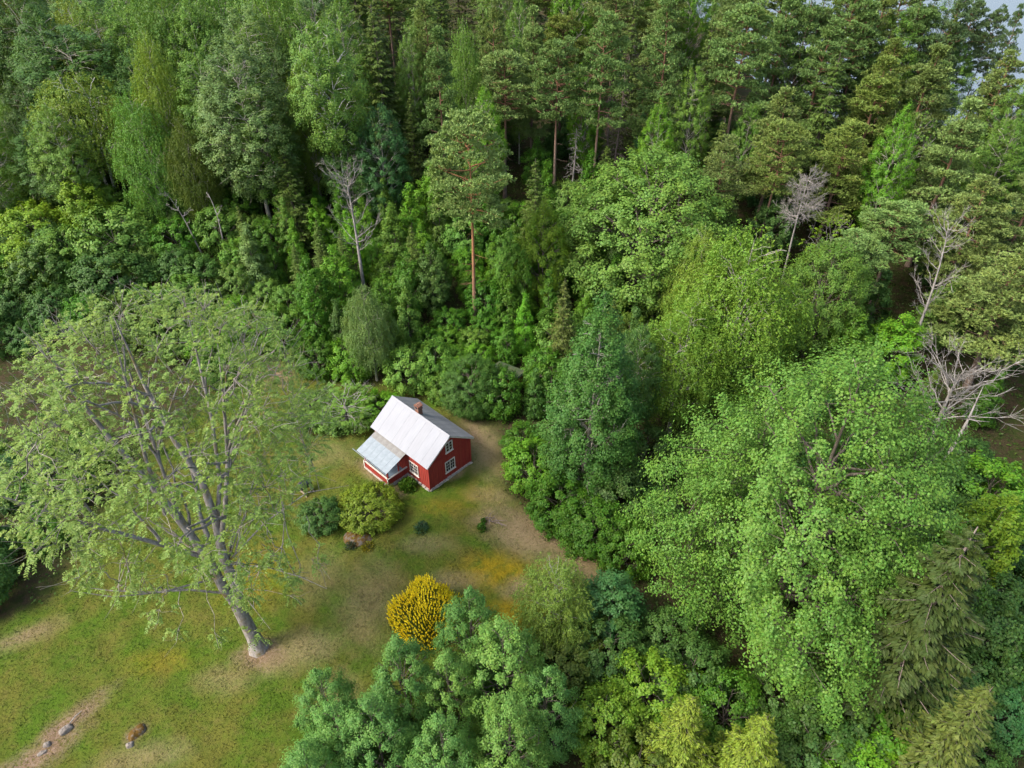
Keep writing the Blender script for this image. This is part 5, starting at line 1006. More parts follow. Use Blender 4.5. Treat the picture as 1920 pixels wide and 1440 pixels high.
    ("aspen0", 2, "shortest mid green aspen between the dark far aspen and the broad grey aspen", -51.8, 117.8, 17.9, 7.9, 1.3, (0.082, 0.181, 0.034)),
    ("aspen3", 2, "dark green aspen between the dark far aspen and the broad grey aspen", -49.6, 129.2, 19.4, 8.5, 0.1, (0.056, 0.146, 0.030)),
    ("aspen0", 2, "shorter light green aspen between the thin trunked birch and the rust stemmed pine", 1.1, 99.3, 18.0, 5.2, 2.1, (0.098, 0.205, 0.033)),
    ("aspen1", 2, "bright green aspen close to the pale tall pine", 39.0, 71.3, 17.1, 5.0, 1.6, (0.094, 0.241, 0.018)),
    ("aspen0", 2, "middling mid green aspen between the dark far aspen and the broad grey aspen", -52.4, 106.2, 19.8, 8.7, 6.3, (0.105, 0.220, 0.033)),
    ("spruce2", 5, "shorter olive spruce between the brown dead spruces and the thin trunked birch", 10.6, 125.6, 21.0, 8.4, 1.6, (0.062, 0.121, 0.023)),
    ("pine2", 4, "pale pine close to the pale tall pine", 55.7, 72.9, 13.3, 4.8, 4.2, (0.120, 0.203, 0.062)),
    ("aspen0", 2, "light green aspen between the dark far aspen and the broad grey aspen", -57.5, 125.2, 18.2, 8.0, 3.3, (0.132, 0.269, 0.043)),
    ("spruce2", 5, "olive spruce between the far green aspen and the tallest olive spruce", -16.3, 93.8, 19.7, 7.9, 5.1, (0.064, 0.111, 0.021)),
    ("pine1", 4, "brownish pine close to the wide domed lime", 21.6, 69.6, 15.6, 5.6, 5.0, (0.130, 0.188, 0.055)),
    ("pine2", 4, "blue green pine between the dense brown pine and the ridge aspen", 48.2, 83.6, 15.3, 5.5, 3.4, (0.119, 0.199, 0.056)),
    ("pine3", 4, "blue green pine between the dense brown pine and the thin ridge pine", 58.4, 80.0, 17.0, 6.1, 3.0, (0.095, 0.177, 0.051)),
    ("spruce0", 5, "taller olive spruce between the far green aspen and the thin trunked birch", -8.1, 121.6, 20.5, 8.2, 1.9, (0.068, 0.100, 0.018)),
    ("aspen1", 2, "taller mid green aspen between the broad grey aspen and the dark far aspen", -35.5, 113.5, 21.2, 9.3, 0.9, (0.087, 0.210, 0.027)),
    ("aspen1", 2, "dark green aspen close to the far green aspen", -26.5, 110.8, 19.6, 8.6, 5.4, (0.062, 0.137, 0.030)),
    ("pine2", 4, "pale pine close to the leaning red pine", 25.0, 92.2, 17.6, 6.3, 1.0, (0.132, 0.200, 0.058)),
    ("pine2", 4, "blue green pine between the brown dead spruces and the orange topped pine", 17.6, 93.5, 19.1, 6.9, 1.2, (0.146, 0.222, 0.066)),
    ("aspen0", 2, "light green aspen close to the yellow young maple", -49.9, 78.3, 15.0, 6.6, 3.2, (0.119, 0.231, 0.040)),
    ("spruce0", 5, "taller olive spruce between the brown dead spruces and the thin trunked birch", 3.7, 129.3, 22.9, 9.1, 0.3, (0.071, 0.125, 0.023)),
    ("aspen3", 2, "grey green aspen between the dark far aspen and the broad grey aspen", -44.7, 118.7, 20.0, 8.8, 3.1, (0.133, 0.218, 0.065)),
    ("aspen1", 2, "mid green aspen close to the far green aspen", -25.4, 127.7, 21.5, 9.5, 4.9, (0.094, 0.216, 0.030)),
    ("aspen1", 2, "light green aspen close to the far green aspen", -12.4, 115.5, 22.4, 6.5, 4.8, (0.101, 0.199, 0.039)),
    ("aspen1", 2, "light green aspen between the dark far aspen and the broad grey aspen", -65.7, 91.1, 15.0, 6.6, 1.4, (0.130, 0.225, 0.046)),
    ("birch1", 3, "light green birch between the dark far aspen and the broad grey aspen", -34.7, 125.7, 17.2, 7.6, 4.1, (0.113, 0.238, 0.039)),
    ("aspen2", 2, "light green aspen close to the leaning birch", -61.0, 80.6, 16.5, 7.3, 3.9, (0.128, 0.251, 0.043)),
    ("pine0", 4, "yellowish pine close to the ridge aspen", 41.3, 97.1, 18.0, 6.5, 3.6, (0.135, 0.200, 0.041)),
    ("aspen2", 2, "grey green aspen close to the broad grey aspen", -40.7, 109.4, 21.6, 9.5, 5.6, (0.100, 0.179, 0.058)),
    ("aspen2", 2, "mid green aspen close to the ridge aspen", 32.4, 116.0, 18.6, 5.4, 1.3, (0.095, 0.186, 0.032)),
    ("birch0", 3, "light green birch close to the broad grey aspen", -40.6, 93.9, 22.9, 10.1, 5.0, (0.093, 0.192, 0.035)),
    ("aspen3", 2, "dark green aspen close to the slender birch", -43.7, 87.5, 16.4, 7.2, 2.5, (0.067, 0.154, 0.035)),
    ("aspen2", 2, "light green aspen between the dark far aspen and the broad grey aspen", -78.4, 130.7, 18.7, 8.2, 6.1, (0.098, 0.210, 0.034)),
    ("pine0", 4, "brownish pine close to the thin trunked birch", -0.8, 123.2, 20.0, 7.2, 0.6, (0.143, 0.207, 0.054)),
    ("aspen2", 2, "dark green aspen between the dark far aspen and the broad grey aspen", -92.5, 130.7, 20.6, 9.1, 3.6, (0.064, 0.159, 0.030)),
    ("aspen0", 2, "bright green aspen close to the conical pine", -3.2, 79.0, 15.9, 4.6, 5.7, (0.109, 0.257, 0.019)),
    ("aspen1", 2, "bright green aspen close to the orange topped pine", 15.9, 77.9, 14.7, 4.3, 6.1, (0.101, 0.238, 0.018)),
    ("pine3", 4, "yellowish pine close to the far green aspen", -17.3, 111.1, 19.6, 7.1, 1.6, (0.143, 0.226, 0.046)),
    ("spruce2", 5, "olive spruce close to the yellow tipped pine", 34.4, 79.9, 18.8, 7.5, 6.2, (0.065, 0.119, 0.022)),
    ("birch1", 3, "light green birch between the dark far aspen and the broad grey aspen", -78.3, 107.9, 20.5, 9.0, 1.9, (0.126, 0.227, 0.039)),
    ("pine0", 4, "pale pine close to the brown dead spruces", 16.4, 107.6, 22.2, 8.0, 5.9, (0.156, 0.273, 0.071)),
    ("spruce1", 5, "olive spruce between the far green aspen and the tallest olive spruce", -11.3, 101.3, 22.6, 9.0, 2.9, (0.078, 0.127, 0.026)),
    ("birch1", 3, "light green birch between the dark far aspen and the broad grey aspen", -83.9, 120.1, 22.6, 9.9, 0.4, (0.108, 0.204, 0.035)),
    ("aspen0", 2, "mid green aspen close to the slender birch", -33.9, 82.4, 18.4, 8.1, 2.7, (0.078, 0.170, 0.025)),
    ("pine3", 4, "brownish pine close to the half dead birch", 32.7, 95.5, 18.6, 6.7, 2.6, (0.118, 0.184, 0.046)),
    ("pine2", 4, "pale pine close to the ridge aspen", 33.5, 122.7, 20.0, 7.2, 2.6, (0.139, 0.224, 0.067)),
    ("aspen2", 2, "grey green aspen between the dark far aspen and the broad grey aspen", -60.2, 110.4, 21.4, 9.4, 0.4, (0.116, 0.230, 0.064)),
    ("pine3", 4, "brownish pine between the brown dead spruces and the orange topped pine", 13.2, 98.6, 19.6, 7.1, 2.3, (0.128, 0.184, 0.054)),
    ("aspen3", 2, "taller light green aspen between the thin trunked birch and the rust stemmed pine", -1.6, 105.8, 21.8, 6.3, 4.5, (0.117, 0.220, 0.042)),
    ("pine1", 4, "yellowish pine close to the yellow tipped pine", 41.6, 83.5, 17.7, 6.4, 2.0, (0.112, 0.164, 0.035)),
    ("birch1", 3, "light green birch between the dark far aspen and the broad grey aspen", -71.5, 131.9, 21.5, 9.4, 5.0, (0.097, 0.201, 0.031)),
    ("birch1", 3, "light green birch close to the far green aspen", -28.8, 92.4, 22.9, 10.1, 3.7, (0.115, 0.221, 0.039)),
    ("spruce2", 5, "olive spruce between the brown dead spruces and the half dead birch", 14.4, 131.7, 18.5, 7.4, 2.4, (0.066, 0.109, 0.019)),
    ("birch1", 3, "shortest yellowish birch between the dark far aspen and the broad grey aspen", -47.9, 112.6, 18.4, 8.1, 5.1, (0.178, 0.257, 0.039)),
    ("aspen3", 2, "dark green aspen between the dark far aspen and the broad grey aspen", -37.6, 131.6, 19.5, 8.6, 2.0, (0.062, 0.151, 0.033)),
    ("aspen2", 2, "light green aspen between the dark far aspen and the broad grey aspen", -82.2, 113.8, 18.9, 8.3, 1.3, (0.120, 0.245, 0.040)),
    ("birch1", 3, "yellowish birch between the far green aspen and the dark far aspen", -31.0, 131.4, 22.0, 9.7, 5.0, (0.157, 0.304, 0.039)),
    ("aspen2", 2, "dark green aspen close to the broad grey aspen", -56.7, 85.8, 15.7, 6.9, 4.2, (0.055, 0.114, 0.024)),
    ("pine3", 4, "yellowish pine close to the thin trunked birch", 2.8, 110.9, 22.8, 8.2, 5.1, (0.131, 0.195, 0.038)),
    ("aspen3", 2, "grey green aspen between the dark far aspen and the broad grey aspen", -70.8, 93.8, 17.9, 7.9, 1.8, (0.120, 0.224, 0.061)),
    ("pine3", 4, "brownish pine close to the ridge aspen", 48.6, 99.6, 22.1, 8.0, 0.1, (0.114, 0.178, 0.049)),
    ("aspen3", 2, "bright green aspen between the half dead birch and the leaning red pine", 24.2, 106.1, 19.0, 5.5, 4.2, (0.091, 0.217, 0.017)),
    ("birch1", 3, "middling yellowish birch between the dark far aspen and the broad grey aspen", -55.9, 100.1, 19.7, 8.7, 2.5, (0.150, 0.223, 0.030)),
    ("aspen2", 2, "mid green aspen close to the orange topped pine", 20.3, 81.4, 16.6, 4.8, 5.1, (0.111, 0.221, 0.032)),
    ("aspen2", 2, "light green aspen close to the broad grey aspen", -46.3, 93.9, 19.3, 8.5, 3.4, (0.113, 0.228, 0.038)),
]


# ------------------------------------------------------------------ ground
def in_poly(x, y, poly):
    x = np.asarray(x); y = np.asarray(y); r = np.zeros(x.shape, bool)
    n = len(poly)
    for i in range(n):
        x1, y1 = poly[i]; x2, y2 = poly[(i + 1) % n]
        c = ((y1 > y) != (y2 > y)) & (x < (x2 - x1) * (y - y1) / ((y2 - y1) or 1e-9) + x1)
        r ^= c
    return r

def poly_dist(x, y, poly):
    d = np.full(np.shape(x), 1e9)
    n = len(poly)
    for i in range(n):
        x1, y1 = poly[i]; x2, y2 = poly[(i + 1) % n]
        dx, dy = x2 - x1, y2 - y1; L2 = dx * dx + dy * dy + 1e-9
        t = np.clip(((x - x1) * dx + (y - y1) * dy) / L2, 0, 1)
        d = np.minimum(d, np.hypot(x - x1 - t * dx, y - y1 - t * dy))
    return np.where(in_poly(x, y, poly), -d, d)

def wob(x, y, s=1.0):
    return (np.sin(x * 1.7 * s + 2 * np.sin(y * 0.9 * s)) + np.sin(y * 2.1 * s + 1.5 * np.sin(x * 1.3 * s)) + np.sin((x + y) * 3.7 * s)) / 3

def soil_mix(x, y):
    """r dry straw, g moss/yellow, b bare earth, a forest floor"""
    n = wob(x, y) * 0.6 + wob(x + 7, y - 3, 2.3) * 0.4
    def blobs(L):
        v = np.zeros(np.shape(x))
        for cx, cy, rx, ry, rot, amp in L:
            c, s = math.cos(rot), math.sin(rot)
            u = ((x - cx) * c + (y - cy) * s) / rx; w = (-(x - cx) * s + (y - cy) * c) / ry
            v = np.maximum(v, amp * np.clip(1.35 - (u * u + w * w) ** 0.5 + 0.3 * n, 0, 1))
        return v
    floor = sstep(poly_dist(x, y, CLEARING) + n * 0.8, -0.8, 1.6)
    return np.stack([blobs(DRY), blobs(MOSS), blobs(EARTH), floor], -1)

def spaced(lo, hi, a, b, step, grow=1.28):
    c = list(np.arange(lo, hi + step * 0.5, step)); s = step; v = lo
    left = []
    while v > a: s *= grow; v -= s; left.append(v)
    s = step; v = c[-1]; right = []
    while v < b: s *= grow; v += s; right.append(v)
    return np.array(left[::-1] + c + right)

gx = spaced(-44, 46, -2500, 2500, 0.32); gy = spaced(14, 74, -1200, 3500, 0.32)
GX, GY = np.meshgrid(gx, gy, indexing="ij")
rel = 0.07 * wob(GX, GY, 0.55) + 0.035 * wob(GX + 3, GY, 1.9)
GZ = terrain(GX, GY) + rel * (1 - sstep(np.hypot(GX + 9, GY - 46), 3, 0.5))
gb = Buf()
ny = len(gy); ii = np.arange(len(gx) - 1)[:, None] * ny + np.arange(ny - 1)[None]
gb.add(np.stack([GX, GY, GZ], -1), np.stack([ii, ii + ny, ii + ny + 1, ii + 1], -1))

def soil_color(b, attr_color, attr_alpha, pos):
    sp = b.n("ShaderNodeSeparateColor"); b.l(attr_color, sp.inputs[0])
    n1 = b.noise(0.35, 4, 0.6, pos); n2 = b.noise(1.3, 5, 0.65, pos); n3 = b.noise(6.0, 4, 0.7, pos); n4 = b.noise(26.0, 3, 0.7, pos)
    c = b.mix(b.ramp(n1, 0.38, 0.62), (0.060, 0.108, 0.011), (0.100, 0.106, 0.020))
    c = b.mix(b.math('MULTIPLY', b.ramp(n2, 0.53, 0.72), 0.38), c, (0.15, 0.12, 0.045))
    c = b.mix(b.math('MULTIPLY', b.ramp(n3, 0.52, 0.7), 0.14), c, (0.055, 0.095, 0.014))
    moss = b.math('MULTIPLY', sp.outputs[1], b.ramp(n2, 0.25, 0.55))
    c = b.mix(moss, c, (0.24, 0.18, 0.012))
    dry = b.math('MULTIPLY', sp.outputs[0], b.ramp(n3, 0.2, 0.5))
    c = b.mix(dry, c, b.mix(b.ramp(n4, 0.35, 0.65), (0.19, 0.14, 0.07), (0.31, 0.245, 0.145)))
    earth = b.math('MULTIPLY', sp.outputs[2], b.ramp(n3, 0.25, 0.48))
    c = b.mix(earth, c, b.mix(b.ramp(n3, 0.4, 0.65), (0.13, 0.08, 0.045), (0.24, 0.18, 0.13)))
    c = b.mix(attr_alpha, c, b.mix(b.ramp(n2, 0.4, 0.6), (0.05, 0.038, 0.022), (0.032, 0.045, 0.012)))
    c = b.mix(b.ramp(n4, 0.3, 0.7, 0.0, 0.28), c, (0.4, 0.4, 0.4), 'MULTIPLY')
    return c, n3, n4

def soil_mat(name, trans=0.0):
    m, nt, out = node_mat(name); b = NB(nt)
    at = b.n("ShaderNodeAttribute"); at.attribute_name = "soil"
    geo = b.n("ShaderNodeNewGeometry")
    c, n3, n4 = soil_color(b, at.outputs["Color"], at.outputs["Alpha"], geo.outputs["Position"])
    if trans:
        rv = b.ramp(geo.outputs["Random Per Island"], 0, 1, 0.95, 1.2)
        h = b.n("ShaderNodeHueSaturation"); b.l(c, h.inputs["Color"]); b.l(rv, h.inputs["Value"])
        p = b.bsdf(h.outputs[0], 0.7, 0.15)
        tr = b.n("ShaderNodeBsdfTranslucent"); b.l(h.outputs[0], tr.inputs[0])
        mx = b.n("ShaderNodeMixShader"); mx.inputs[0].default_value = trans
        b.l(p, mx.inputs[1]); b.l(tr.outputs[0], mx.inputs[2]); b.l(mx.outputs[0], out.inputs[0])
    else:
        b.l(b.bsdf(c, 0.95, 0.05, b.bump(b.math('ADD', n3, b.math('MULTIPLY', n4, 0.5)), 0.7, 0.12)), out.inputs[0])
    return m

M["soil"] = soil_mat("soil")
M["grass"] = soil_mat("grass_blades", 0.25)

def set_soil(me):
    v = np.empty(len(me.vertices) * 3, np.float32); me.vertices.foreach_get("co", v); v = v.reshape(-1, 3)
    a = me.attributes.new("soil", 'FLOAT_COLOR', 'POINT')
    a.data.foreach_set("color", soil_mix(v[:, 0], v[:, 1]).astype(np.float32).ravel())

gme = gb.mesh("ground", M["soil"], True); set_soil(gme)
ground = bpy.data.objects.new("ground", gme); col.objects.link(ground); tag(ground, kind="structure", label="grass clearing rising into wooded hillside")

wb = Buf()
wb.add([(-200, 100, -12), (2400, 100, -12), (2400, 1150, -12), (-200, 1150, -12)], [(0, 1, 2, 3)])
m, nt, out = node_mat("lake_water"); b = NB(nt)
geo = b.n("ShaderNodeNewGeometry")
b.l(b.bsdf((0.10, 0.12, 0.13), 0.25, 1.0, b.bump(b.noise(0.6, 3, 0.6, geo.outputs["Position"]), 0.25, 0.3)), out.inputs[0])
lake = bpy.data.objects.new("lake", wb.mesh("lake", m)); col.objects.link(lake)
tag(lake, "pale lake beyond the wooded ridge reflecting the sky", kind="structure")

# ------------------------------------------------------------------ cottage
def box_mesh(name, mat, x0, x1, y0, y1, z0, z1):
    me = bpy.data.meshes.new(name)
    v = [(x, y, z) for z in (z0, z1) for y in (y0, y1) for x in (x0, x1)]
    f = [(0, 2, 3, 1), (4, 5, 7, 6), (0, 1, 5, 4), (1, 3, 7, 5), (3, 2, 6, 7), (2, 0, 4, 6)]
    me.from_pydata(v, [], f)
    if mat: me.materials.append(mat)
    me.update(); return me

def poly_mesh(name, mat, verts, faces):
    me = bpy.data.meshes.new(name); me.from_pydata([tuple(map(float, p)) for p in verts], [], faces)
    if mat: me.materials.append(mat)
    me.update(); return me

def put(me, name, parent, loc=(0, 0, 0), rot=(0, 0, 0), label=None):
    o = bpy.data.objects.new(name, me); col.objects.link(o); o.parent = parent; o.location = loc; o.rotation_euler = rot
    if label: o["label"] = label
    return o

def box(name, mat, parent, x0, x1, y0, y1, z0, z1, label=None):
    """a box whose origin is its own lower centre"""
    cx, cy = (x0 + x1) / 2, (y0 + y1) / 2
    return put(box_mesh(name, mat, x0 - cx, x1 - cx, y0 - cy, y1 - cy, 0, z1 - z0), name, parent, (cx, cy, z0), label=label)

def board_mat(name, a, c, worn):
    m, nt, out = node_mat(name); b = NB(nt)
    tc = b.n("ShaderNodeTexCoord"); oi = b.n("ShaderNodeObjectInfo")
    mp = b.n("ShaderNodeMapping"); mp.inputs["Scale"].default_value = (6, 6, 0.8); b.l(tc.outputs["Object"], mp.inputs[0])
    ad = b.n("ShaderNodeVectorMath", operation='ADD'); b.l(mp.outputs[0], ad.inputs[0])
    cb = b.n("ShaderNodeCombineXYZ"); b.l(b.math('MULTIPLY', oi.outputs["Random"], 40.0), cb.inputs[0]); b.l(cb.outputs[0], ad.inputs[1])
    f = b.noise(1.2, 5, 0.65, ad.outputs[0])
    cc = b.mix(b.ramp(f, 0.3, 0.7), a, c)
    cc = b.mix(b.math('MULTIPLY', b.ramp(oi.outputs["Random"], 0, 1), 0.35), cc, worn)
    b.l(b.bsdf(cc, 0.85, 0.12, b.bump(f, 0.3, 0.01)), out.inputs[0]); return m

M["red"] = board_mat("falu_red", (0.21, 0.026, 0.022), (0.30, 0.044, 0.034), (0.29, 0.066, 0.042))
M["white"] = plain_mat("white_paint", (0.42, 0.39, 0.35), (0.54, 0.51, 0.47), 0.6, 0.3, 3)
m, nt, out = node_mat("white_roof_sheet"); b = NB(nt)
tc = b.n("ShaderNodeTexCoord"); oi = b.n("ShaderNodeObjectInfo"); mp = b.n("ShaderNodeMapping"); mp.inputs["Scale"].default_value = (0.5, 5, 1)
b.l(tc.outputs["Object"], mp.inputs[0])
ad = b.n("ShaderNodeVectorMath", operation='ADD'); cb = b.n("ShaderNodeCombineXYZ"); b.l(b.math('MULTIPLY', oi.outputs["Random"], 30.0), cb.inputs[1]); b.l(mp.outputs[0], ad.inputs[0]); b.l(cb.outputs[0], ad.inputs[1])
f = b.noise(1.4, 5, 0.65, ad.outputs[0])
cc = b.mix(b.ramp(f, 0.3, 0.7), (0.192, 0.206, 0.232), (0.238, 0.253, 0.280))
cc = b.mix(b.math('MULTIPLY', oi.outputs["Random"], 0.3), cc, (0.185, 0.19, 0.205))
b.l(b.bsdf(cc, 0.5, 0.3, b.bump(f, 0.08, 0.02)), out.inputs[0]); M["white_roof"] = m
M["grey_roof"] = plain_mat("grey_roof_sheet", (0.135, 0.14, 0.15), (0.20, 0.205, 0.215), 0.5, 0.35, 0.9, bump=0.05)
M["porch_roof"] = plain_mat("porch_roof_sheet", (0.15, 0.185, 0.21), (0.22, 0.26, 0.285), 0.45, 0.4, 2.2, bump=0.08)
M["rusty_sheet"] = plain_mat("weathered_sheet", (0.14, 0.135, 0.125), (0.20, 0.20, 0.19), 0.6, 0.3, 2.5)
M["stone"] = plain_mat("foundation_stone", (0.22, 0.2, 0.18), (0.40, 0.37, 0.33), 0.9, 0.1, 3)
M["deck"] = plain_mat("blue_grey_boards", (0.10, 0.15, 0.20), (0.17, 0.22, 0.27), 0.6, 0.3, 4)
M["glass"] = plain_mat("window_glass", (0.012, 0.014, 0.018), (0.02, 0.022, 0.028), 0.08, 0.6, 2, bump=0.0)
M["black"] = plain_mat("black_enamel", (0.012, 0.013, 0.018), (0.02, 0.022, 0.03), 0.35, 0.5, 3, bump=0.02)
M["soffit"] = plain_mat("dark_soffit", (0.07, 0.045, 0.04), (0.1, 0.07, 0.06), 0.9, 0.1, 4)

m, nt, out = node_mat("chimney_brick"); b = NB(nt)
tc = b.n("ShaderNodeTexCoord"); br = b.n("ShaderNodeTexBrick")
mp = b.n("ShaderNodeMapping"); mp.inputs["Rotation"].default_value = (R(90), 0, 0); b.l(tc.outputs["Object"], mp.inputs[0]); b.l(mp.outputs[0], br.inputs[0])
br.inputs["Scale"].default_value = 4; br.inputs["Color1"].default_value = (0.2, 0.075, 0.04, 1); br.inputs["Color2"].default_value = (0.17, 0.06, 0.035, 1)
br.inputs["Mortar"].default_value = (0.17, 0.15, 0.13, 1); br.inputs["Mortar Size"].default_value = 0.03
b.l(b.bsdf(br.outputs[0], 0.9, 0.1), out.inputs[0]); M["brick"] = m

W_, L_, HW, RI, FB = 4.8, 7.07, 3.18, 4.92, 0.22
cot = empty("red_cottage", (-6.997, 41.865, 0.0), math.atan2(0.721, 0.692))
tag(cot, "small red wooden cottage with white metal roof in the clearing", "cottage")

# foundation of separate stones
rng = np.random.default_rng(5)
fo = put(box_mesh("foundation", M["stone"], 0.06, W_ - 0.06, 0.06, L_ - 0.06, -0.5, FB), "foundation", cot)
def stone_mesh(seed, l, w, h):
    r = np.random.default_rng(seed)
    v = np.array([(sx * l / 2, sy * w / 2, sz * h) for sz in (0, 0.55, 1) for sx, sy in ((-1, -1), (1, -1), (1, 1), (-1, 1))], float)
    v[8:, :2] *= 0.78; v[:4, :2] *= 0.9; v += r.normal(0, 0.06, v.shape) * np.array([l, w, h])
    f = [(3, 2, 1, 0), (8, 9, 10, 11)] + [(k * 4 + i, k * 4 + (i + 1) % 4, k * 4 + 4 + (i + 1) % 4, k * 4 + 4 + i) for k in (0, 1) for i in range(4)]
    return poly_mesh("stone", M["stone"], v, f)
stones = [stone_mesh(i, 0.5, 0.34, 0.3) for i in range(6)]
for side in range(3):
    n = 10 if side == 1 else 14
    for i in range(n):
        q = (i + 0.5) / n
        if side == 0: p = (0.02, q * L_, -0.06); rz = R(90)
        elif side == 1: p = (q * W_, 0.02, -0.06); rz = 0
        else: p = (W_ - 0.02, q * L_, -0.06); rz = R(90)
        put(stones[(i * 5 + side) % 6], "stone", fo, p, (0, 0, rz + rng.normal(0, 0.05)))

# walls: core prism + boards/battens
wall = put(poly_mesh("wall", M["red"], [(0.03, 0.03, FB), (W_ - .03, 0.03, FB), (W_ - .03, 0.03, HW), (W_ / 2, 0.03, RI - .03), (0.03, 0.03, HW),
     (0.03, L_ - .03, FB), (W_ - .03, L_ - .03, FB), (W_ - .03, L_ - .03, HW), (W_ / 2, L_ - .03, RI - .03), (0.03, L_ - .03, HW)],
     [(0, 1, 2, 3, 4), (9, 8, 7, 6, 5), (0, 5, 6, 1), (1, 6, 7, 2), (2, 7, 8, 3), (3, 8, 9, 4), (4, 9, 5, 0)]), "wall", cot)
def gz(x): return HW + (RI - HW) * (1 - abs(x - W_ / 2) / (W_ / 2))
def board(name, x0, x1, y, z0, ztop, dy):
    """vertical board on a gable (normal along -y or +y)"""
    cx = (x0 + x1) / 2
    za, zb_ = ztop(x0) - z0, ztop(x1) - z0
    v = [(x0 - cx, 0, 0), (x1 - cx, 0, 0), (x1 - cx, 0, zb_), (x0 - cx, 0, za), (x0 - cx, dy, 0), (x1 - cx, dy, 0), (x1 - cx, dy, zb_), (x0 - cx, dy, za)]
    put(poly_mesh(name, M["red"], v, [(3, 2, 1, 0), (4, 5, 6, 7), (0, 1, 5, 4), (1, 2, 6, 5), (2, 3, 7, 6), (3, 0, 4, 7)]), name, wall, (cx, y, z0))
nb_ = 20
for i in range(nb_):
    x0, x1 = W_ * i / nb_, W_ * (i + 1) / nb_
    for yy, dy in ((0.03, -0.028), (L_ - 0.03, 0.028)):
        board("board", x0 + 0.004, x1 - 0.004, yy, FB, lambda x: gz(x) - 0.07, dy)
        if i: board("batten", x0 - 0.03, x0 + 0.03, yy + dy + (0.0 if dy < 0 else 0.0), FB - 0.02, lambda x: gz(x) - 0.085, dy * 1.0)
nl_ = 29
bm_ = box_mesh("board", M["red"], -0.014, 0.014, -L_ / nl_ / 2 + 0.004, L_ / nl_ / 2 - 0.004, 0, HW - 0.1 - FB)
bt_ = box_mesh("batten", M["red"], -0.014, 0.014, -0.03, 0.03, 0, HW - 0.1 - FB)
for i in range(nl_):
    for xx, sg in ((0.016, -1), (W_ - 0.016, 1)):
        put(bm_, "board", wall, (xx, L_ * (i + 0.5) / nl_, FB))
        if i: put(bt_, "batten", wall, (xx + sg * 0.028, L_ * i / nl_, FB - 0.02))
box("belt_board", M["red"], wall, 0.0, W_, -0.075, -0.062, HW - 0.30, HW - 0.16)
for cx in (-0.04, W_ - 0.06):
    for cy in (-0.04, L_ - 0.06): box("corner_board", M["red"], wall, cx, cx + 0.10, cy - 0.02, cy + 0.12, FB - 0.03, HW - 0.12)

# roof: two pitches of overlapping sheets
slope = (RI - HW) / (W_ / 2); ang = math.atan(slope); oh = 0.30; og = 0.26
roof = empty("roof"); roof.parent = cot
leng = (W_ / 2 + oh) / math.cos(ang)
def pitch(side, mat, n, label):
    # local frame: a sheet lies along +x (downslope) from the ridge
    for i in range(n):
        w = (L_ + 2 * og) / n
        nm = poly_mesh("roof_sheet", mat, [], []) if False else box_mesh("roof_sheet", mat, 0, leng, -w / 2 - 0.012, w / 2 + 0.012, 0, 0.018)
        o = put(nm, "roof_sheet", roof, (W_ / 2, -og + w * (i + 0.5), RI + 0.075 + (0.003 if i % 2 else 0.0)), (0, ang, 0) if side > 0 else (0, -ang, math.pi * 0), label=label)
        if side < 0: o.rotation_euler = (0, ang, math.pi)
        if i:
            box_o = put(box_mesh("roof_seam", mat, 0, leng, -0.012, 0.012, 0.0225, 0.029), "roof_seam", roof, (W_ / 2, -og + w * i, RI + 0.075), (0, ang, 0 if side > 0 else math.pi))
pitch(-1, M["white_roof"], 8, "white painted metal roof sheet")
pitch(1, M["grey_roof"], 10, "grey metal roof sheet")
# roof deck under the sheets, verge and eave boards
for sgn in (-1, 1):
    put(box_mesh("roof_deck", M["soffit"], 0, leng - 0.02, -L_ / 2 - og + 0.03, L_ / 2 + og - 0.03, -0.07, -0.006), "roof_deck", roof, (W_ / 2, L_ / 2, RI + 0.07), (0, ang, 0 if sgn > 0 else math.pi))
    for yy in (-og + 0.012, L_ + og - 0.012):
        put(box_mesh("verge_board", M["white"], 0, leng - 0.005, -0.015, 0.015, -0.12, -0.002), "verge_board", roof, (W_ / 2, yy, RI + 0.068), (0, ang, 0 if sgn > 0 else math.pi))
put(poly_mesh("ridge_cap", M["white_roof"], [(-0.17, y, -0.17 * slope + 0.005) for y in (-og, L_ + og)] + [(0, y, 0.03) for y in (-og, L_ + og)] + [(0.1, y, -0.1 * slope + 0.008) for y in (-og, L_ + og)],
    [(0, 1, 3, 2), (2, 3, 5, 4)]), "ridge_cap", roof, (W_ / 2, 0, RI + 0.12))
# chimney
ch = empty("chimney", (2.62, 3.95, 4.55), 0, (0.86, 0.86, 0.9)); ch.parent = roof
box("stack", M["brick"], ch, -0.26, 0.26, -0.26, 0.26, 0, 0.95)
box("collar", M["brick"], ch, -0.31, 0.31, -0.31, 0.31, 0.95, 1.07)
for sx in (-1, 1): box("side_brick", M["brick"], ch, -0.28, 0.28, sx * 0.22 - 0.06, sx * 0.22 + 0.06, 1.07, 1.30)
put(poly_mesh("hood", M["brick"], [(-0.32, -0.34, 0), (0.32, -0.34, 0), (0.32, 0.34, 0), (-0.32, 0.34, 0), (-0.32, 0, 0.26), (0.32, 0, 0.26), (-0.32, -0.34, 0.07), (0.32, -0.34, 0.07), (0.32, 0.34, 0.07), (-0.32, 0.34, 0.07)],
    [(3, 2, 1, 0), (0, 1, 7, 6), (2, 3, 9, 8), (6, 7, 5, 4), (8, 9, 4, 5), (1, 2, 8, 5, 7), (3, 0, 6, 4, 9)]), "hood", ch, (0, 0, 1.30))
box("flue", M["black"], ch, -0.33, 0.33, -0.15, 0.15, 1.08, 1.29)

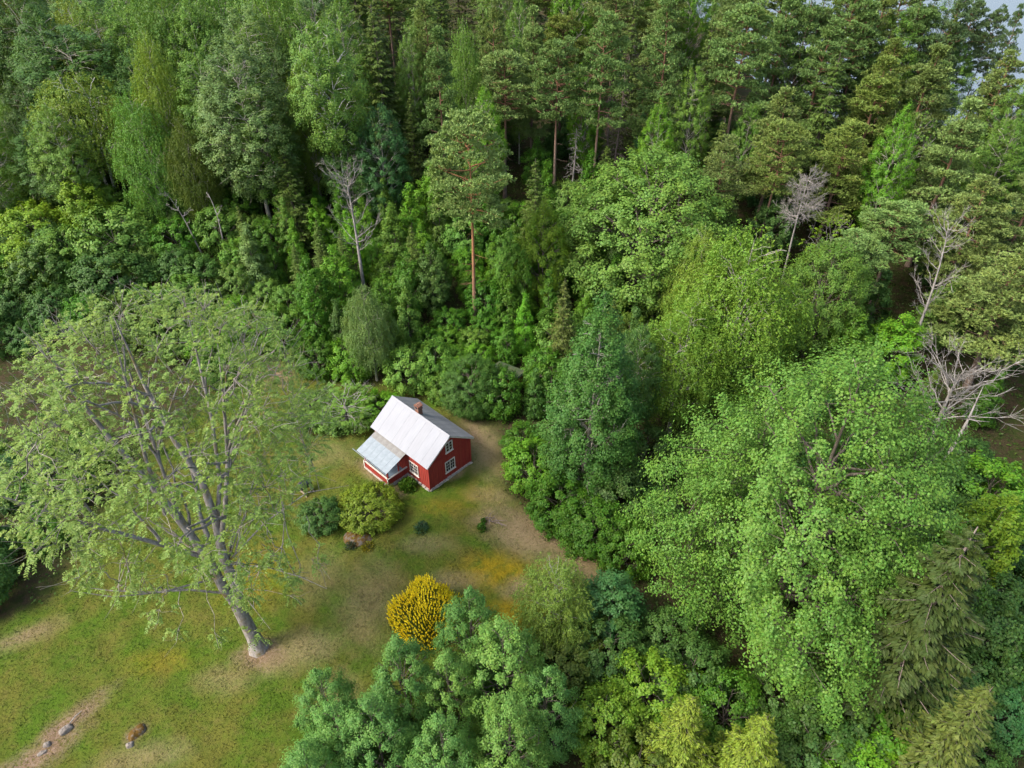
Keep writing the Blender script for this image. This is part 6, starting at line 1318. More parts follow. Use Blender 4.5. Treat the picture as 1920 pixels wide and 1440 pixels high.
def window(parent, w, h, cols, rows, loc, rz):
    """window in the xz plane, facing -y; origin at lower centre"""
    o = empty("window", loc, rz); o.parent = parent
    e = 0.09; d = 0.05
    for x0, x1, z0, z1 in ((-w / 2, -w / 2 + e, 0, h), (w / 2 - e, w / 2, 0, h), (-w / 2 + e, w / 2 - e, 0, e), (-w / 2 + e, w / 2 - e, h - e, h)):
        box("frame", M["white"], o, x0, x1, -d, 0, z0, z1)
    box("sill", M["white"], o, -w / 2 - 0.05, w / 2 + 0.05, -d - 0.05, 0.0, -0.05, -0.002)
    box("post", M["white"], o, -0.035, 0.035, -d + 0.004, 0, e, h - e)
    iw = (w - 2 * e - 0.07) / 2; ih = h - 2 * e
    for side in (-1, 1):
        cx = side * (0.035 + iw / 2)
        cc = cols // 2
        for i in range(cc):
            for j in range(rows):
                pw, ph = iw / cc, ih / rows
                px0 = cx - iw / 2 + i * pw; pz0 = e + j * ph
                box("pane", M["glass"], o, px0 + 0.012, px0 + pw - 0.012, -0.022, -0.002, pz0 + 0.014, pz0 + ph - 0.014)
        for i in range(1, cc): box("glazing_bar", M["white"], o, cx - iw / 2 + i * iw / cc - 0.014, cx - iw / 2 + i * iw / cc + 0.014, -0.036, -0.001, e, h - e)
        for j in range(1, rows): box("glazing_bar", M["white"], o, cx - iw / 2, cx + iw / 2, -0.034, -0.0005, e + j * ih / rows - 0.014, e + j * ih / rows + 0.014)
    return o
window(cot, 1.12, 1.24, 4, 3, (2.37, -0.025, 0.90), 0)
window(cot, 0.80, 1.10, 2, 3, (2.39, -0.025, 3.14), 0)
window(cot, 1.16, 1.26, 4, 3, (-0.025, 1.90, 0.85), R(-90))
window(cot, 1.0, 1.1, 4, 3, (W_ + 0.025, 3.4, 0.95), R(90))

# porch
por = empty("porch"); por.parent = cot
PX, PY0, PY1, RZ = -2.13, 2.93, 6.25, 0.97
box("porch_floor", M["deck"], por, PX + 0.02, -0.03, PY0 + 0.02, PY1 - 0.02, 0.16, 0.26)
for i in range(15):
    x0 = PX + 0.03 + i * 0.138
    box("floor_board", M["deck"], por, x0, x0 + 0.13, PY0 + 0.05, PY1 - 0.05, 0.262, 0.284)
for i in range(9): put(stones[i % 6], "stone", por, (PX + 0.08, PY0 + 0.2 + i * 0.36, -0.06), (0, 0, R(90)))
for i in range(5): put(stones[(i + 2) % 6], "stone", por, (PX + 0.25 + i * 0.42, PY0 + 0.05, -0.06))
def rail(n, a, bb, name="rail_board"):
    a = np.array(a, float); bb = np.array(bb, float); d = (bb - a); ln = np.hypot(*d); rz = math.atan2(d[1], d[0]); w = ln / n
    me = box_mesh(name, M["red"], -w / 2 + 0.004, w / 2 - 0.004, -0.014, 0.014, 0, RZ - 0.18)
    bt = box_mesh("batten", M["red"], -0.022, 0.022, -0.03, -0.0145, 0, RZ - 0.18)
    for i in range(n):
        p = a + d * (i + 0.5) / n; put(me, name, por, (p[0], p[1], 0.14), (0, 0, rz))
        if i:
            p = a + d * i / n; put(bt, "batten", por, (p[0], p[1], 0.14), (0, 0, rz))
    c = (a + bb) / 2
    put(box_mesh("handrail", M["white"], -ln / 2 - 0.04, ln / 2 + 0.04, -0.07, 0.07, 0, 0.05), "handrail", por, (c[0], c[1], RZ - 0.035), (0, 0, rz))
rail(16, (PX, PY1), (PX, PY0)); rail(10, (PX, PY0), (-0.06, PY0)); rail(6, (PX + 1.2, PY1), (PX, PY1))
for yy in (PY0, PY1):
    box("corner_board", M["white"], por, PX - 0.075, PX - 0.034, yy - 0.06, yy + 0.06, 0.05, RZ - 0.04)
    box("post", M["red"], por, PX + 0.04, PX + 0.14, yy - 0.05 + (0.1 if yy == PY0 else -0.1), yy + 0.05 + (0.1 if yy == PY0 else -0.1), 0.284, 1.98)
box("post", M["red"], por, -0.9, -0.8, PY0 + 0.06, PY0 + 0.16, 0.284, 2.2)
proof = empty("porch_roof"); proof.parent = por
xo, zo, xi, zi = -2.42, 2.02, -0.06, 2.88; y0r, y1r = 2.62, 6.74
pl = math.hypot(xo - xi, zo - zi); pa = math.atan2(zi - zo, xi - xo)
nS = 6
for i in range(nS):
    w = (y1r - y0r) / nS
    put(box_mesh("roof_sheet", M["porch_roof"], -pl * 0.74, 0.0, -w / 2 - 0.01, w / 2 + 0.01, 0, 0.016), "roof_sheet", proof, (xo + pl * 0.74 * math.cos(pa), y0r + w * (i + 0.5), zo + pl * 0.74 * math.sin(pa) + (0.005 if i % 2 else 0)), (0, -pa, 0))
    put(box_mesh("roof_sheet", M["rusty_sheet"], -pl * 0.30, 0.0, -w / 2 - 0.01, w / 2 + 0.01, 0.022, 0.038), "roof_sheet", proof, (xi, y0r + w * (i + 0.5), zi + (0.005 if i % 2 else 0)), (0, -pa, 0), label="weathered upper porch roof sheet")
    if i: put(box_mesh("roof_seam", M["porch_roof"], -pl * 0.7, 0, -0.012, 0.012, 0.02, 0.032), "roof_seam", proof, (xo + pl * 0.7 * math.cos(pa), y0r + w * i, zo + pl * 0.7 * math.sin(pa)), (0, -pa, 0))
put(box_mesh("roof_deck", M["soffit"], -pl + 0.03, 0, -(y1r - y0r) / 2 + 0.03, (y1r - y0r) / 2 - 0.03, -0.07, -0.005), "roof_deck", proof, (xi, (y0r + y1r) / 2, zi), (0, -pa, 0))
put(box_mesh("gutter", M["porch_roof"], -0.025, 0.025, -(y1r - y0r) / 2, (y1r - y0r) / 2 + 0.55, -0.02, 0.02), "gutter", proof, (xo - 0.03, (y0r + y1r) / 2, zo - 0.10))
dr = empty("door", (-0.025, 4.6, 0.285), R(-90)); dr.parent = cot
box("door_leaf", M["deck"], dr, -0.42, 0.42, -0.05, 0, 0, 1.95)
for x0 in (-0.52, 0.42): box("frame", M["white"], dr, x0, x0 + 0.1, -0.06, 0, 0, 2.0)
box("handle", M["black"], dr, 0.28, 0.36, -0.1, -0.05, 0.95, 0.98)

# ------------------------------------------------------------------ trees: one prototype of each build, copied
def fork_stems():
    """the old ash: a trunk that forks into two stems, each fanning into ascending leaders"""
    st = []
    def line(pts, r): st.append((np.array(pts, float), np.array(r, float) * (0.95 if len(st) == 0 else 0.8 if len(st) < 3 else 0.62 if len(st) < 8 else 0.42)))
    line([(0, 0, -0.3), (0.0, 0.02, 0.4), (-0.1, 0.05, 1.5), (-0.25, 0.1, 3.5), (-0.3, 0.1, 5.2)], [0.95, 0.62, 0.5, 0.46, 0.48])
    line([(-0.3, 0.1, 4.6), (-0.7, 0, 7), (-0.95, 0.1, 9.5), (-1.7, 0.3, 12.5), (-2.7, 0.6, 15.5), (-4.2, 1.0, 19), (-5.4, 1.4, 22.5), (-5.8, 1.7, 25)], [0.42, 0.4, 0.36, 0.30, 0.24, 0.17, 0.1, 0.03])
    line([(-0.2, 0.1, 4.6), (0.1, 0.1, 7), (0.0, 0.1, 10), (0.3, 0.3, 13), (0.2, 0.6, 16), (-0.6, 0.9, 19), (-1.2, 1.2, 22.5), (-1.6, 1.6, 26.5)], [0.44, 0.42, 0.38, 0.32, 0.26, 0.2, 0.12, 0.03])
    line([(0.05, 0.1, 11), (1.1, 0.3, 14), (2.0, 0.8, 17.5), (2.5, 1.4, 21), (2.9, 2.0, 24.5)], [0.26, 0.24, 0.18, 0.11, 0.03])
    line([(0.25, 0.2, 12.5), (0.9, 1.2, 15.5), (1.0, 2.4, 19), (0.9, 3.4, 23), (0.8, 4.2, 26)], [0.22, 0.2, 0.15, 0.1, 0.03])
    line([(-1.3, 0.1, 10), (-3.4, -1.2, 13.2), (-5.4, -2.4, 16), (-7.2, -3.2, 18.5), (-8.4, -3.6, 20)], [0.24, 0.2, 0.15, 0.1, 0.03])
    line([(-1.1, 0.1, 9.4), (-2.6, 1.5, 13), (-3.4, 3.2, 17), (-4, 4.6, 21), (-4.2, 5.5, 24)], [0.24, 0.2, 0.16, 0.1, 0.03])
    line([(-2.6, 0.4, 13.5), (-2.9, 1.2, 17), (-2.9, 2.2, 21), (-2.8, 3, 25.5)], [0.22, 0.18, 0.12, 0.03])
    line([(0.15, 0.1, 8), (1.6, -1.0, 10.5), (3.6, -1.9, 11.6), (5.6, -2.3, 11.2), (7.0, -2.4, 10.2)], [0.2, 0.16, 0.12, 0.08, 0.025])
    line([(-0.6, 0, 6.4), (-2.4, -0.8, 7.9), (-4.4, -1.5, 8.6), (-6.2, -2.1, 9.6), (-7.6, -2.4, 10.4)], [0.2, 0.17, 0.13, 0.09, 0.025])
    line([(-0.9, 0, 8.0), (-3.0, -2.2, 9.6), (-5.0, -3.4, 10.8), (-6.6, -4.0, 12.2)], [0.17, 0.13, 0.09, 0.025])
    line([(0.1, 0, 8.2), (1.4, -1.8, 9.4), (2.6, -3.0, 9.2), (3.6, -3.8, 8.2)], [0.12, 0.09, 0.06, 0.02])
    line([(0.2, 0.1, 9.5), (2.6, 1.6, 11.5), (5.0, 3.2, 12.4), (7.4, 4.2, 12.0)], [0.16, 0.12, 0.08, 0.02])
    return st

PROTO = {}
def proto(key, gen, H0, R0, wood="bark", leaf="leaf"):
    w, c = gen
    PROTO[key] = (w.mesh("trunk", M[wood], True), c.mesh("crown", M[leaf]), H0, R0)

def ash_keep(c, rng):
    front = (c[:, 0] > -4.5) & (c[:, 1] < 3.5) & (c[:, 2] < 20)
    low = c[:, 2] < 11
    p = np.where(front, 0.07, np.where(low, np.where(c[:, 0] < -4, 0.75, 0.25), np.where(c[:, 1] < 0, 0.8, 1.0)))
    return rng.uniform(0, 1, len(c)) < p
proto("ash", broadleaf(11, 27.5, 8.8, 0.24, "vase", 420, 200, 0.16, 1.0, 80, style="spray", inner=0.5, lump=0.16, stems=fork_stems(), rise=0.75, twig=0.025, bare=1400, low=9.5, keep=ash_keep), 27.5, 8.8, "ash_bark")
proto("lime", broadleaf(21, 23, 11, 0.08, "egg", 600, 270, 0.18, 1.0, 44, 0.4, inner=0.42, lump=0.32, rise=0.7, twig=0.035, bare=120, stretch=0.55), 23, 11)
for i in range(3): proto("maple%d" % i, broadleaf(31 + i, 12, 4.3, 0.08, "egg", 95, 360, 0.16, 0.78, 24, 0.16, inner=0.6, lump=0.2, rise=0.9, bare=6), 12, 4.3)
for i in range(4): proto("aspen%d" % i, broadleaf(41 + i, 20, 4.4, 0.22, ("oval", "oval", "dome", "oval")[i], 200, 200, 0.17, 0.7, 28, 0.2, inner=0.5, lump=0.2, rise=0.8, bare=30), 20, 4.4, "aspen_bark")
def two_stems(H, dx, lean, r):
    t = np.linspace(0, 1, 9)
    return [(np.stack([lean * t * H + s * dx * t, 0.2 * np.sin(3 * t + s), t * H * h], 1), r * (1 - 0.9 * t)) for s, h in ((-1, 0.93), (1, 0.82))]
proto("tallaspen", broadleaf(47, 22, 4.2, 0.48, "dome", 120, 270, 0.18, 0.85, 26, inner=0.4, lump=0.2, rise=0.8, bare=40, stems=two_stems(22, 1.5, 0.0, 0.22)), 22, 4.2, "birch_bark")
proto("leanbirch", broadleaf(48, 16, 5.0, 0.45, "dome", 110, 330, 0.165, 0.9, 26, style="weep", inner=0.4, lump=0.24, rise=0.9, twig=0.022, stems=two_stems(16, 1.4, 0.0, 0.2)), 16, 5.0, "birch_bark")
proto("fullaspen", broadleaf(49, 17, 4.3, 0.0, "egg", 260, 270, 0.155, 0.75, 34, 0.22, inner=0.5, lump=0.22, rise=0.8, stretch=0.35, bare=40), 17, 4.3, "aspen_bark")
for i in range(2): proto("dome%d" % i, broadleaf(51 + i, 14, 7, 0.08, "dome", 250, 270, 0.19, 0.95, 34, 0.3, inner=0.62, lump=0.13, rise=0.8), 14, 7)
for i in range(3): proto("birch%d" % i, broadleaf(61 + i, 18, 4.3, 0.2, ("oval", "dome", "oval")[i], 135, 380, 0.165, 0.9, 26, 0.2, style="weep", inner=0.45, lump=0.24, rise=1.0, twig=0.016), 18, 4.3, "aspen_bark")
for i in range(3): proto("young%d" % i, broadleaf(71 + i, 8, 2.1, 0.06, ("cone", "oval", "cone")[i], 60, 230, 0.17, 0.55, 14, 0.08, inner=0.5, lump=0.22, rise=0.9, twig=0.015), 8, 2.1)
for i in range(4): proto("hazel%d" % i, broadleaf(81 + i, 4.2, 2.6, 0.02, "ball", 62, 240, 0.165, 0.55, 12, 0.07, inner=0.66, lump=0.2, rise=1.1, twig=0.015), 4.2, 2.6)
for i in range(4): proto("pine%d" % i, pine(91 + i, 21, 3.7, (0.5, 0.36, 0.28, 0.55)[i], (270, 300, 330, 260)[i], 110, 0.25, 0.30, (0.35, 0.8, 0.95, 0.2)[i]), 21, 3.7, "pine_bark", "needle")
proto("lonepine", pine(97, 21, 3.7, 0.58, 230, 140, 0.22, 0.28, 0.15, 26), 21, 3.7, "orange_bark", "needle")
for i in range(3): proto("spruce%d" % i, spruce(101 + i, 17, 2.9, 0.06, 0.55, 44, 0.42, (0.4, 0.3, 0.5)[i], 0.19, (0.05, 0.15, 0.1)[i]), 17, 2.9, "bark", "needle")
proto("bigspruce", spruce(111, 20, 4.6, 0.05, 0.95, 230, 0.34, 0.5, 0.28, 0.12), 20, 4.6, "dead_brown", "needle")
for i in range(2): proto("larch%d" % i, spruce(121 + i, 9, 2.3, 0.04, 0.34, 90, 0.22, -0.35, 0.1), 9, 2.3, "bark", "needle")
proto("dryash", broadleaf(131, 14, 4.0, 0.3, "vase", 60, 70, 0.28, 0.9, 30, 0.16, style="spray", inner=0.5, lump=0.25, rise=1.0, bare=160), 14, 4.0, "dead_wood")
def rhodo(): return broadleaf(141, 2.3, 2.7, 0.02, "ball", 110, 130, 0.19, 0.42, 10, 0.06, inner=0.78, lump=0.14, rise=1.0, twig=0.012, flat=0.9, aspect=0.45)
proto("rhodo", rhodo(), 2.3, 2.7)

DEAD = {}
def dead(key, gen, H0, R0, mat):
    t, l = gen
    if key == "sapling":            # twigs too few to be a part of their own
        for v, f in zip(l.v, l.f): t.add(v, f - f.min())
    DEAD[key] = (t.mesh("trunk", M[mat], True), None if key == "sapling" else l.mesh("branches", M[mat], True), H0, R0)
dead("snag", bare_tree(151, 14, 3.2, 0.24, 26, 0.42, -0.75, 7), 14, 3.2, "dead_wood")
dead("antler", bare_tree(153, 12, 4.6, 0.25, 34, 0.3, -1.1, 9, sub=1.1), 12, 4.6, "dead_wood")
dead("deadspruce", bare_tree(155, 15, 1.9, 0.16, 90, 0.12, 0.35, 5, False), 15, 1.9, "dead_brown")
dead("palespruce", bare_tree(157, 12, 2.0, 0.14, 60, 0.15, 0.3, 4, False), 12, 2.0, "dead_wood")
dead("deadpine", bare_tree(159, 14, 2.6, 0.2, 40, 0.62, -0.15, 12, True, sub=1.3), 14, 2.6, "dead_wood")
dead("sapling", bare_tree(161, 9, 0.8, 0.06, 10, 0.5, -0.9, 2), 9, 0.8, "dead_wood")

def plant(key, name, cat, label, group, x, y, H, w, rz, color, tilt=(0, 0)):
    p = PROTO.get(key) or DEAD.get(key)
    s = w / (2 * p[3]); sz = H / p[2]
    o = empty(name, (x, y, float(terrain(x, y)) - 0.06), rz, (s, s, sz))
    o.rotation_euler = (tilt[0], tilt[1], rz)
    tag(o, label, cat, group)
    t = bpy.data.objects.new("trunk", p[0]); col.objects.link(t); t.parent = o
    if p[1] is None: return o
    c = bpy.data.objects.new("crown" if key in PROTO else "branches", p[1]); col.objects.link(c); c.parent = o
    c.color = (*color, 1)
    return o

for key, name, cat, label, x, y, H, w, rz, color, tilt in TREES:
    plant(key, name, cat, label, None, x, y, H, w, rz, color, tilt)
for key, kind, label, x, y, H, w, rz, color in FILL:
    name, cat, group = KINDS[kind]
    plant(key, name, cat, label, group, x, y, H, w, rz, color)

# dead limb arching over the wood edge beside the broad lime
b_ = Buf()
tubes(b_, [(32.2, 40.9, -0.3), (32.4, 40.85, 0.6), (33.9, 41.0, 1.6), (35.0, 41.4, 3.0), (35.8, 42.0, 5.0), (36.4, 42.6, 7.6), (36.7, 43.2, 10.5)], [0.3, 0.27, 0.24, 0.2, 0.15, 0.09, 0.02], 7)
b2_ = Buf(); rng = np.random.default_rng(3)
base_ = np.array([(35.0, 41.4, 3.0), (35.8, 42.0, 5.0), (36.4, 42.6, 7.6)])
for q in range(14):
    s_ = base_[q % 3]; d_ = rng.normal(0, 1, 3) + np.array([0, 0, 0.8]); l_ = rng.uniform(0.8, 2.4)
    tubes(b2_, np.stack([s_, s_ + d_ * l_ * 0.3, s_ + d_ * l_ * 0.6 + rng.normal(0, 0.2, 3)]), [0.05, 0.03, 0.01], 4)
o = empty("dead_tree", (32.2, 40.9, 0)); tag(o, "bare grey dead tree with curved leaning trunk beside the broad lime", "tree")
for nm, bb in (("trunk", b_), ("branches", b2_)):
    q = put(bb.mesh(nm, M["dead_wood"], True), nm, o); q.location = (-32.2, -40.9, 0)

# ------------------------------------------------------------------ garden things
def stem_clump(seed, n, R_, H, leaf, color_stem):
    rng = np.random.default_rng(seed); cb = Buf()
    a = rng.uniform(0, 6.28, n); r = R_ * np.sqrt(rng.uniform(0, 1, n))
    base = np.stack([r * np.cos(a), r * np.sin(a), 0 * a], 1)
    h = H * (1 - 0.6 * (r / R_) ** 2.2) * rng.uniform(0.75, 1.1, n)
    return rng, base, h

# yellow flowering clump: leafy green dome, each flower spike a stalk of yellow
rng = np.random.default_rng(77)
o = empty("flowering_shrub", (-6.0, 29.3, 0.0)); tag(o, "round shrub covered in golden yellow flower spikes beside the lawn", "shrub")
gbuf = Buf(); fbuf = Buf(); n = 900
RX, HH = 2.45, 2.8
i_ = np.arange(n) + 0.5; ph = np.arccos(1 - i_ / n); th = i_ * 2.39996
dirs = np.stack([np.sin(ph) * np.cos(th), np.sin(ph) * np.sin(th), np.cos(ph)], 1)
P0 = dirs * np.array([RX, RX, HH]) * (rng.uniform(0.9, 1.03, (n, 1)) + 0.05 * np.sin(dirs[:, :1] * 9 - dirs[:, 2:] * 6) + 0.10 * np.sin(dirs[:, :1] * 5 + dirs[:, 1:2] * 4)); P0[:, 2] += 0.2
up_ = unit(dirs * 0.55 + np.array([0, 0, 0.9]) + rng.normal(0, 0.12, (n, 3)))
ln_ = rng.uniform(0.5, 1.15, (n, 1))
for k in range(9):
    u = k / 8
    c = P0 + up_ * (u * 0.5) * ln_
    for q in range(2):
        ax = unit(up_ * 0.8 + rng.normal(0, 0.6, (n, 3)))
        leaves(fbuf, c + ax * 0.03, unit(dirs + rng.normal(0, 0.5, (n, 3))), 0.135 * (1.15 - u * 0.6), 0.085 * (1.15 - u * 0.6), rng, ax)
N = 9000; j = rng.integers(0, n, N)
leaves(gbuf, P0[j] * rng.uniform(0.8, 1.0, (N, 1)) + rng.normal(0, 0.08, (N, 3)), unit(dirs[j] + rng.normal(0, 0.5, (N, 3))), 0.16, 0.07, rng, unit(up_[j] + rng.normal(0, 0.5, (N, 3))))
c_ = put(gbuf.mesh("foliage", M["leaf"]), "foliage", o); c_.color = (0.07, 0.10, 0.016, 1)
c_ = put(fbuf.mesh("blossom", M["flower"]), "blossom", o); c_.color = (0.66, 0.565, 0.02, 1)

def small_plant(name, label, x, y, R_, H, n, leaf, color, seed, cat="plant"):
    rng = np.random.default_rng(seed); cb = Buf()
    d = unit(rng.normal(size=(n, 3)) * np.array([1, 1, 0.7]) + np.array([0, 0, 0.6])); d[:, 2] = np.abs(d[:, 2])
    p = d * np.array([R_, R_, H]) * rng.uniform(0.45, 1, (n, 1))
    leaves(cb, p, unit(d + np.array([0, 0, 0.4]) + rng.normal(0, 0.4, (n, 3))), leaf * rng.uniform(0.7, 1.3, n), leaf * 0.45, rng, unit(d + np.array([0, 0, 0.5]) + rng.normal(0, 0.5, (n, 3))))
    sb = Buf(); k = 14; a = rng.uniform(0, 6.28, k); e = np.stack([R_ * 0.6 * np.cos(a), R_ * 0.6 * np.sin(a), H * rng.uniform(0.5, 0.9, k)], 1)
    tubes(sb, np.stack([e * 0.02, e * np.array([0.4, 0.4, 0.6]), e], 1), np.tile([0.012, 0.01, 0.006], (k, 1)), 3)
    o = empty(name, (x, y, float(terrain(x, y)) - 0.02)); tag(o, label, cat)
    put(sb.mesh("stems", M["bark"]), "stems", o)
    c = put(cb.mesh("foliage", M["leaf"]), "foliage", o); c.color = (*color, 1)
small_plant("garden_plant", "bushy green garden plant growing against the cottage wall below its window", -8.95, 42.35, 0.85, 1.0, 900, 0.26, (0.055, 0.13, 0.012), 1)
small_plant("garden_plant", "low bluish green plant alone on the lawn", -7.35, 37.75, 0.65, 0.75, 380, 0.2, (0.04, 0.10, 0.05), 2)
small_plant("garden_plant", "small bright green upright plant on the dry grass", -2.45, 37.7, 0.4, 0.85, 300, 0.2, (0.05, 0.14, 0.015), 3)
small_plant("garden_plant", "tiny green sprout beside the twig heap", -2.35, 38.5, 0.28, 0.5, 160, 0.18, (0.06, 0.15, 0.02), 4)
small_plant("garden_plant", "low yellow green clump in front of the mossy boulder", -11.4, 35.9, 0.6, 0.4, 320, 0.17, (0.17, 0.17, 0.012), 5)
small_plant("garden_plant", "grey green low clump at the foot of the mossy boulder", -12.75, 36.0, 0.5, 0.45, 260, 0.18, (0.06, 0.09, 0.05), 6)

# mossy boulder, stones, stump
def rock(seed, l, w, h, mat, res=14):
    r = np.random.default_rng(seed); B = Buf()
    u = np.linspace(0, 2 * np.pi, res * 2 + 1)[:-1]; v = np.linspace(0, np.pi * 0.62, res)
    U, V = np.meshgrid(u, v, indexing="ij")
    n = sum(r.uniform(0.3, 1) * np.sin(r.integers(1, 5) * U + r.uniform(0, 6)) * np.sin(r.integers(1, 4) * V + r.uniform(0, 6)) for _ in range(7)) * 0.075
    k = (1 + n) * (1 + 0.02 * r.normal(size=U.shape))
    X = l / 2 * np.sign(np.cos(U)) * np.abs(np.cos(U)) ** 0.8 * np.sin(V) ** 0.7 * k; Y = w / 2 * np.sign(np.sin(U)) * np.abs(np.sin(U)) ** 0.8 * np.sin(V) ** 0.7 * k; Z = h * np.cos(V) * k
    idx = np.arange(U.size).reshape(U.shape); a = idx[:, :-1]; b2 = idx[:, 1:]
    B.add(np.stack([X, Y, Z], -1), np.stack([a, b2, np.roll(b2, -1, 0), np.roll(a, -1, 0)], -1))
    return B.mesh("rock", mat, True)
M["mossrock"] = plain_mat("mossy_stone", (0.085, 0.05, 0.012), (0.12, 0.105, 0.09), 0.95, 0.1, 3.2, bump=0.8, lo=0.48, hi=0.62)
M["palerock"] = plain_mat("pale_stone", (0.12, 0.105, 0.09), (0.25, 0.225, 0.2), 0.9, 0.1, 4, bump=0.6)
def rock_obj(name, label, seed, x, y, l, w, h, rz, mat, cat="rock"):
    o = bpy.data.objects.new(name, rock(seed, l, w, h, mat)); col.objects.link(o); o.location = (x, y, float(terrain(x, y)) - 0.03); o.rotation_euler = (0, 0, rz); tag(o, label, cat)
rock_obj("mossy_boulder", "low flat boulder with rusty orange moss in front of the leafy shrub", 1, -12.4, 36.9, 2.3, 1.9, 0.4, 0.3, M["mossrock"])
rock_obj("stone", "pale stone in the middle of the bare earth strip", 2, -28.2, 21.55, 0.85, 0.5, 0.28, 0.8, M["palerock"])
rock_obj("stone", "small rounded pale stone on the earth strip beside a flat one", 3, -28.9, 20.6, 0.45, 0.38, 0.24, 0.2, M["palerock"])
rock_obj("stone", "flat pale stone at the edge of the earth strip", 4, -29.0, 20.1, 0.55, 0.3, 0.14, 0.6, M["palerock"])
rock_obj("mossy_boulder", "little brown mossy hummock stone beneath the ash branches", 5, -23.6, 21.3, 1.2, 0.75, 0.34, 0.9, M["mossrock"])
rock_obj("stone", "pale broken stone at the end of the mossy hummock", 6, -23.75, 20.55, 0.5, 0.4, 0.26, 0.4, M["palerock"])
rng = np.random.default_rng(9)

def stick(name, label, pts, r, mat, cat, group=None):
    B = Buf(); p = np.array(pts, float); o = empty(name, tuple(p[0])); 
    tubes(B, p - p[0], r, 6); o2 = B.mesh(name, mat, True); col.objects.unlink(o); bpy.data.objects.remove(o)
    o = bpy.data.objects.new(name, o2); col.objects.link(o); o.location = p[0]; tag(o, label, cat, group)
stick("fallen_branch", "pale bare stick lying on the earth strip", [(-28.1, 21.9, 0.12), (-27.9, 22.3, 0.2), (-27.7, 22.7, 0.14)], [0.04, 0.035, 0.02], M["dead_wood"], "branch")
for q in range(9):
    a = rng.uniform(0, 3.1); l = rng.uniform(0.6, 1.3); x, y = -1.3 + rng.normal(0, 0.35), 38.4 + rng.normal(0, 0.3)
    stick("twig", "dry brown twig in the small heap on the lawn", [(x - l / 2 * math.cos(a), y - l / 2 * math.sin(a), 0.05 + q * 0.03), (x, y, 0.1 + q * 0.035), (x + l / 2 * math.cos(a), y + l / 2 * math.sin(a), 0.05 + q * 0.03)], [0.03, 0.025, 0.012], M["dead_brown"], "twig", "twigs heaped on the lawn")

# black drum on a wooden stand
o = empty("black_barrel", (-17.6, 41.9, 0.0), R(50), (1.15, 1.15, 1.15)); tag(o, "black barrel lying on a low wooden stand on the lawn", "barrel")
B = Buf(); us = np.array([-0.46, -0.46, -0.43, -0.3, 0, 0.3, 0.43, 0.46, 0.46]); rs = np.array([0.001, 0.24, 0.29, 0.325, 0.34, 0.325, 0.29, 0.24, 0.001])
tubes(B, np.stack([us + np.arange(9) * 1e-4, 0 * us, 0 * us + 0.72], 1), rs, 24); put(B.mesh("drum", M["black"], True), "drum", o)
for sx in (-0.28, 0.28):
    B = Buf(); tubes(B, np.stack([np.linspace(sx - 0.02, sx + 0.02, 4), np.zeros(4), np.full(4, 0.72)], 1), [0.342, 0.345, 0.345, 0.342], 24); put(B.mesh("hoop", M["black"], True), "hoop", o)
M["wood"] = plain_mat("weathered_wood", (0.22, 0.17, 0.13), (0.36, 0.30, 0.25), 0.85, 0.1, 5)
for sx in (-0.34, 0.34):
    for sy in (-1, 1):
        B = Buf(); tubes(B, [(sx, sy * 0.48, -0.05), (sx, -sy * 0.12, 0.62)], [0.045, 0.045], 4); put(B.mesh("leg", M["wood"]), "leg", o)
    box("cross_bar", M["wood"], o, sx - 0.05, sx + 0.05, -0.4, 0.4, 0.16, 0.24)
B = Buf(); tubes(B, [(-0.5, 0.0, 0.72), (-0.62, 0, 0.72), (-0.62, 0.0, 0.5)], [0.025, 0.025, 0.02], 6); put(B.mesh("crank_handle", M["wood"]), "crank_handle", o)

# overgrown red shed behind the orchard tree
o = empty("red_shed", (-0.6, 55.2, float(terrain(-0.6, 55.2)) - 0.3), R(58)); tag(o, "small overgrown red shed among the bushes behind the cottage", "shed")
wl = put(box_mesh("wall", M["red"], -1.0, 1.0, -1.3, 1.3, 0, 2.2), "wall", o)
for i in range(9):
    box("board", M["red"], wl, -1.03, -1.0, -1.3 + i * 0.289, -1.3 + i * 0.289 + 0.27, 0.05, 2.2)
    if i < 7: box("board", M["red"], wl, -1.0 + i * 0.286, -1.0 + i * 0.286 + 0.27, -1.33, -1.3, 0.05, 2.2)
M["mossroof"] = plain_mat("mossy_roof", (0.03, 0.06, 0.03), (0.08, 0.09, 0.05), 0.95, 0.05, 2)
put(box_mesh("roof", M["mossroof"], -1.3, 1.25, -1.55, 1.55, 0, 0.08), "roof", o, (0, 0, 2.36), (0, R(9), 0))
put(box_mesh("verge_board", M["dead_wood"], -1.3, 1.25, -0.02, 0.02, -0.14, 0.0), "verge_board", o, (0, -1.53, 2.36), (0, R(9), 0))

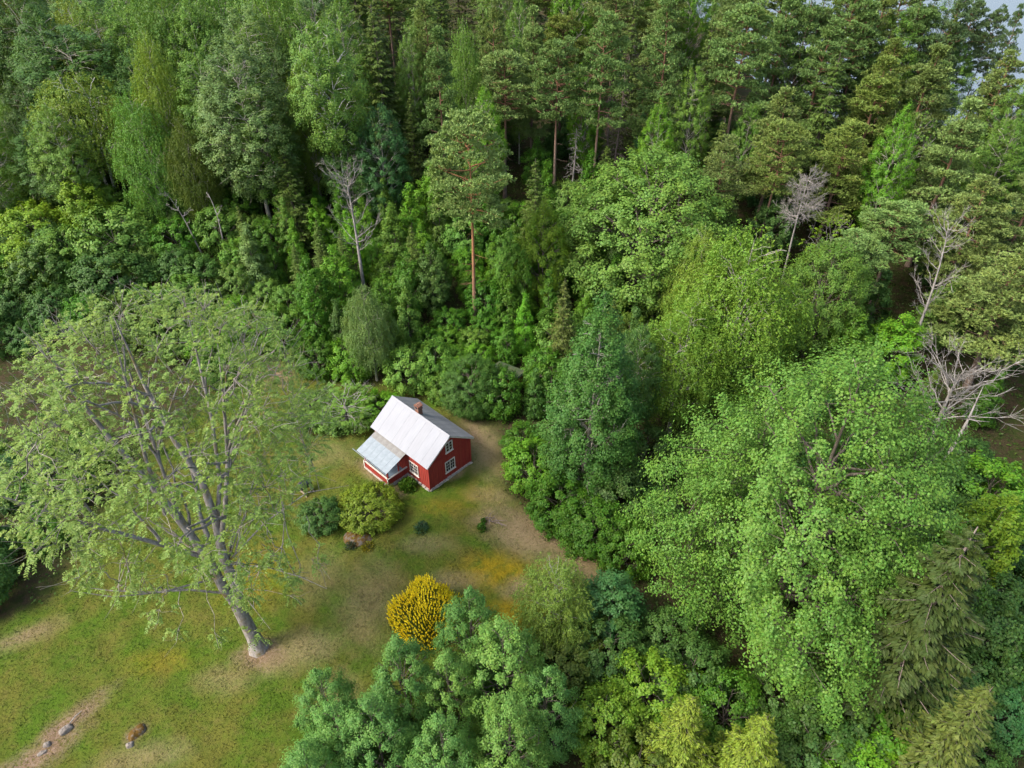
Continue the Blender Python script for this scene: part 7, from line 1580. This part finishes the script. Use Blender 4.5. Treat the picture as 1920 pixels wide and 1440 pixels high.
# ------------------------------------------------------------------ grass blades on the clearing, undergrowth in the wood
rng = np.random.default_rng(17)
N = 215000
x = rng.uniform(-62, 16, N); y = rng.uniform(11, 60, N)
sm = soil_mix(x, y)
keep = (sm[:, 3] < 0.75) & (rng.uniform(0, 1, N) > sm[:, 2] * 0.8) & (np.abs(x) < 14 + y * 1.0)
lx = (x + 6.997) * 0.692 + (y - 41.865) * 0.721; ly = -(x + 6.997) * 0.721 + (y - 41.865) * 0.692
keep &= ~((lx > -0.05) & (lx < W_ + 0.05) & (ly > -0.05) & (ly < L_ + 0.05)) & ~((lx > -2.2) & (lx <= 0) & (ly > 2.85) & (ly < 6.3))
x, y, sm = x[keep], y[keep], sm[keep]; N = len(x)
hgt = rng.uniform(0.05, 0.14, N) * (1 + 0.8 * np.clip(wob(x, y, 0.7), 0, 1))
z = terrain(x, y) + 0.07 * wob(x, y, 0.55) + 0.035 * wob(x + 3, y, 1.9)
B = Buf()
ax = unit(np.stack([rng.normal(0, 1.0, N), rng.normal(0, 1.0, N), np.full(N, 0.7)], 1))
leaves(B, np.stack([x, y, z], 1) + ax * hgt[:, None] * 0.5, unit(np.array([0, 0, 1.1]) + rng.normal(0, 0.45, (N, 3))), hgt * 1.3, 0.04 + 0.025 * rng.uniform(0, 1, N), rng, ax)
gm = B.mesh("grass", M["grass"]); set_soil(gm)
g = bpy.data.objects.new("grass", gm); col.objects.link(g); tag(g, "short uneven grass and weeds across the clearing", "grass", kind="stuff")

N = 95000
x = rng.uniform(-75, 72, N); y = rng.uniform(14, 100, N)
d = poly_dist(x, y, CLEARING)
keep = (d > 0.2) & (np.abs(x) < 6 + y * 0.95) & (wob(x, y, 0.35) + rng.normal(0, 0.4, N) > -0.35)
x, y, d = x[keep], y[keep], d[keep]; N = len(x)
h = np.clip(0.15 + 0.9 * np.abs(wob(x + 4, y, 0.5)) * np.clip(d / 2, 0.2, 1), 0.1, 1.3) * rng.uniform(0.4, 1, N)
B = Buf()
leaves(B, np.stack([x, y, terrain(x, y) + h], 1), unit(np.array([0, 0, 0.8]) + rng.normal(0, 0.5, (N, 3))), 0.26 * rng.uniform(0.6, 1.3, N), 0.16, rng)
g = bpy.data.objects.new("undergrowth", B.mesh("undergrowth", M["leaf"])); col.objects.link(g); g.color = (0.045, 0.10, 0.014, 1)
tag(g, "low leafy undergrowth covering the forest floor", "undergrowth", kind="stuff")
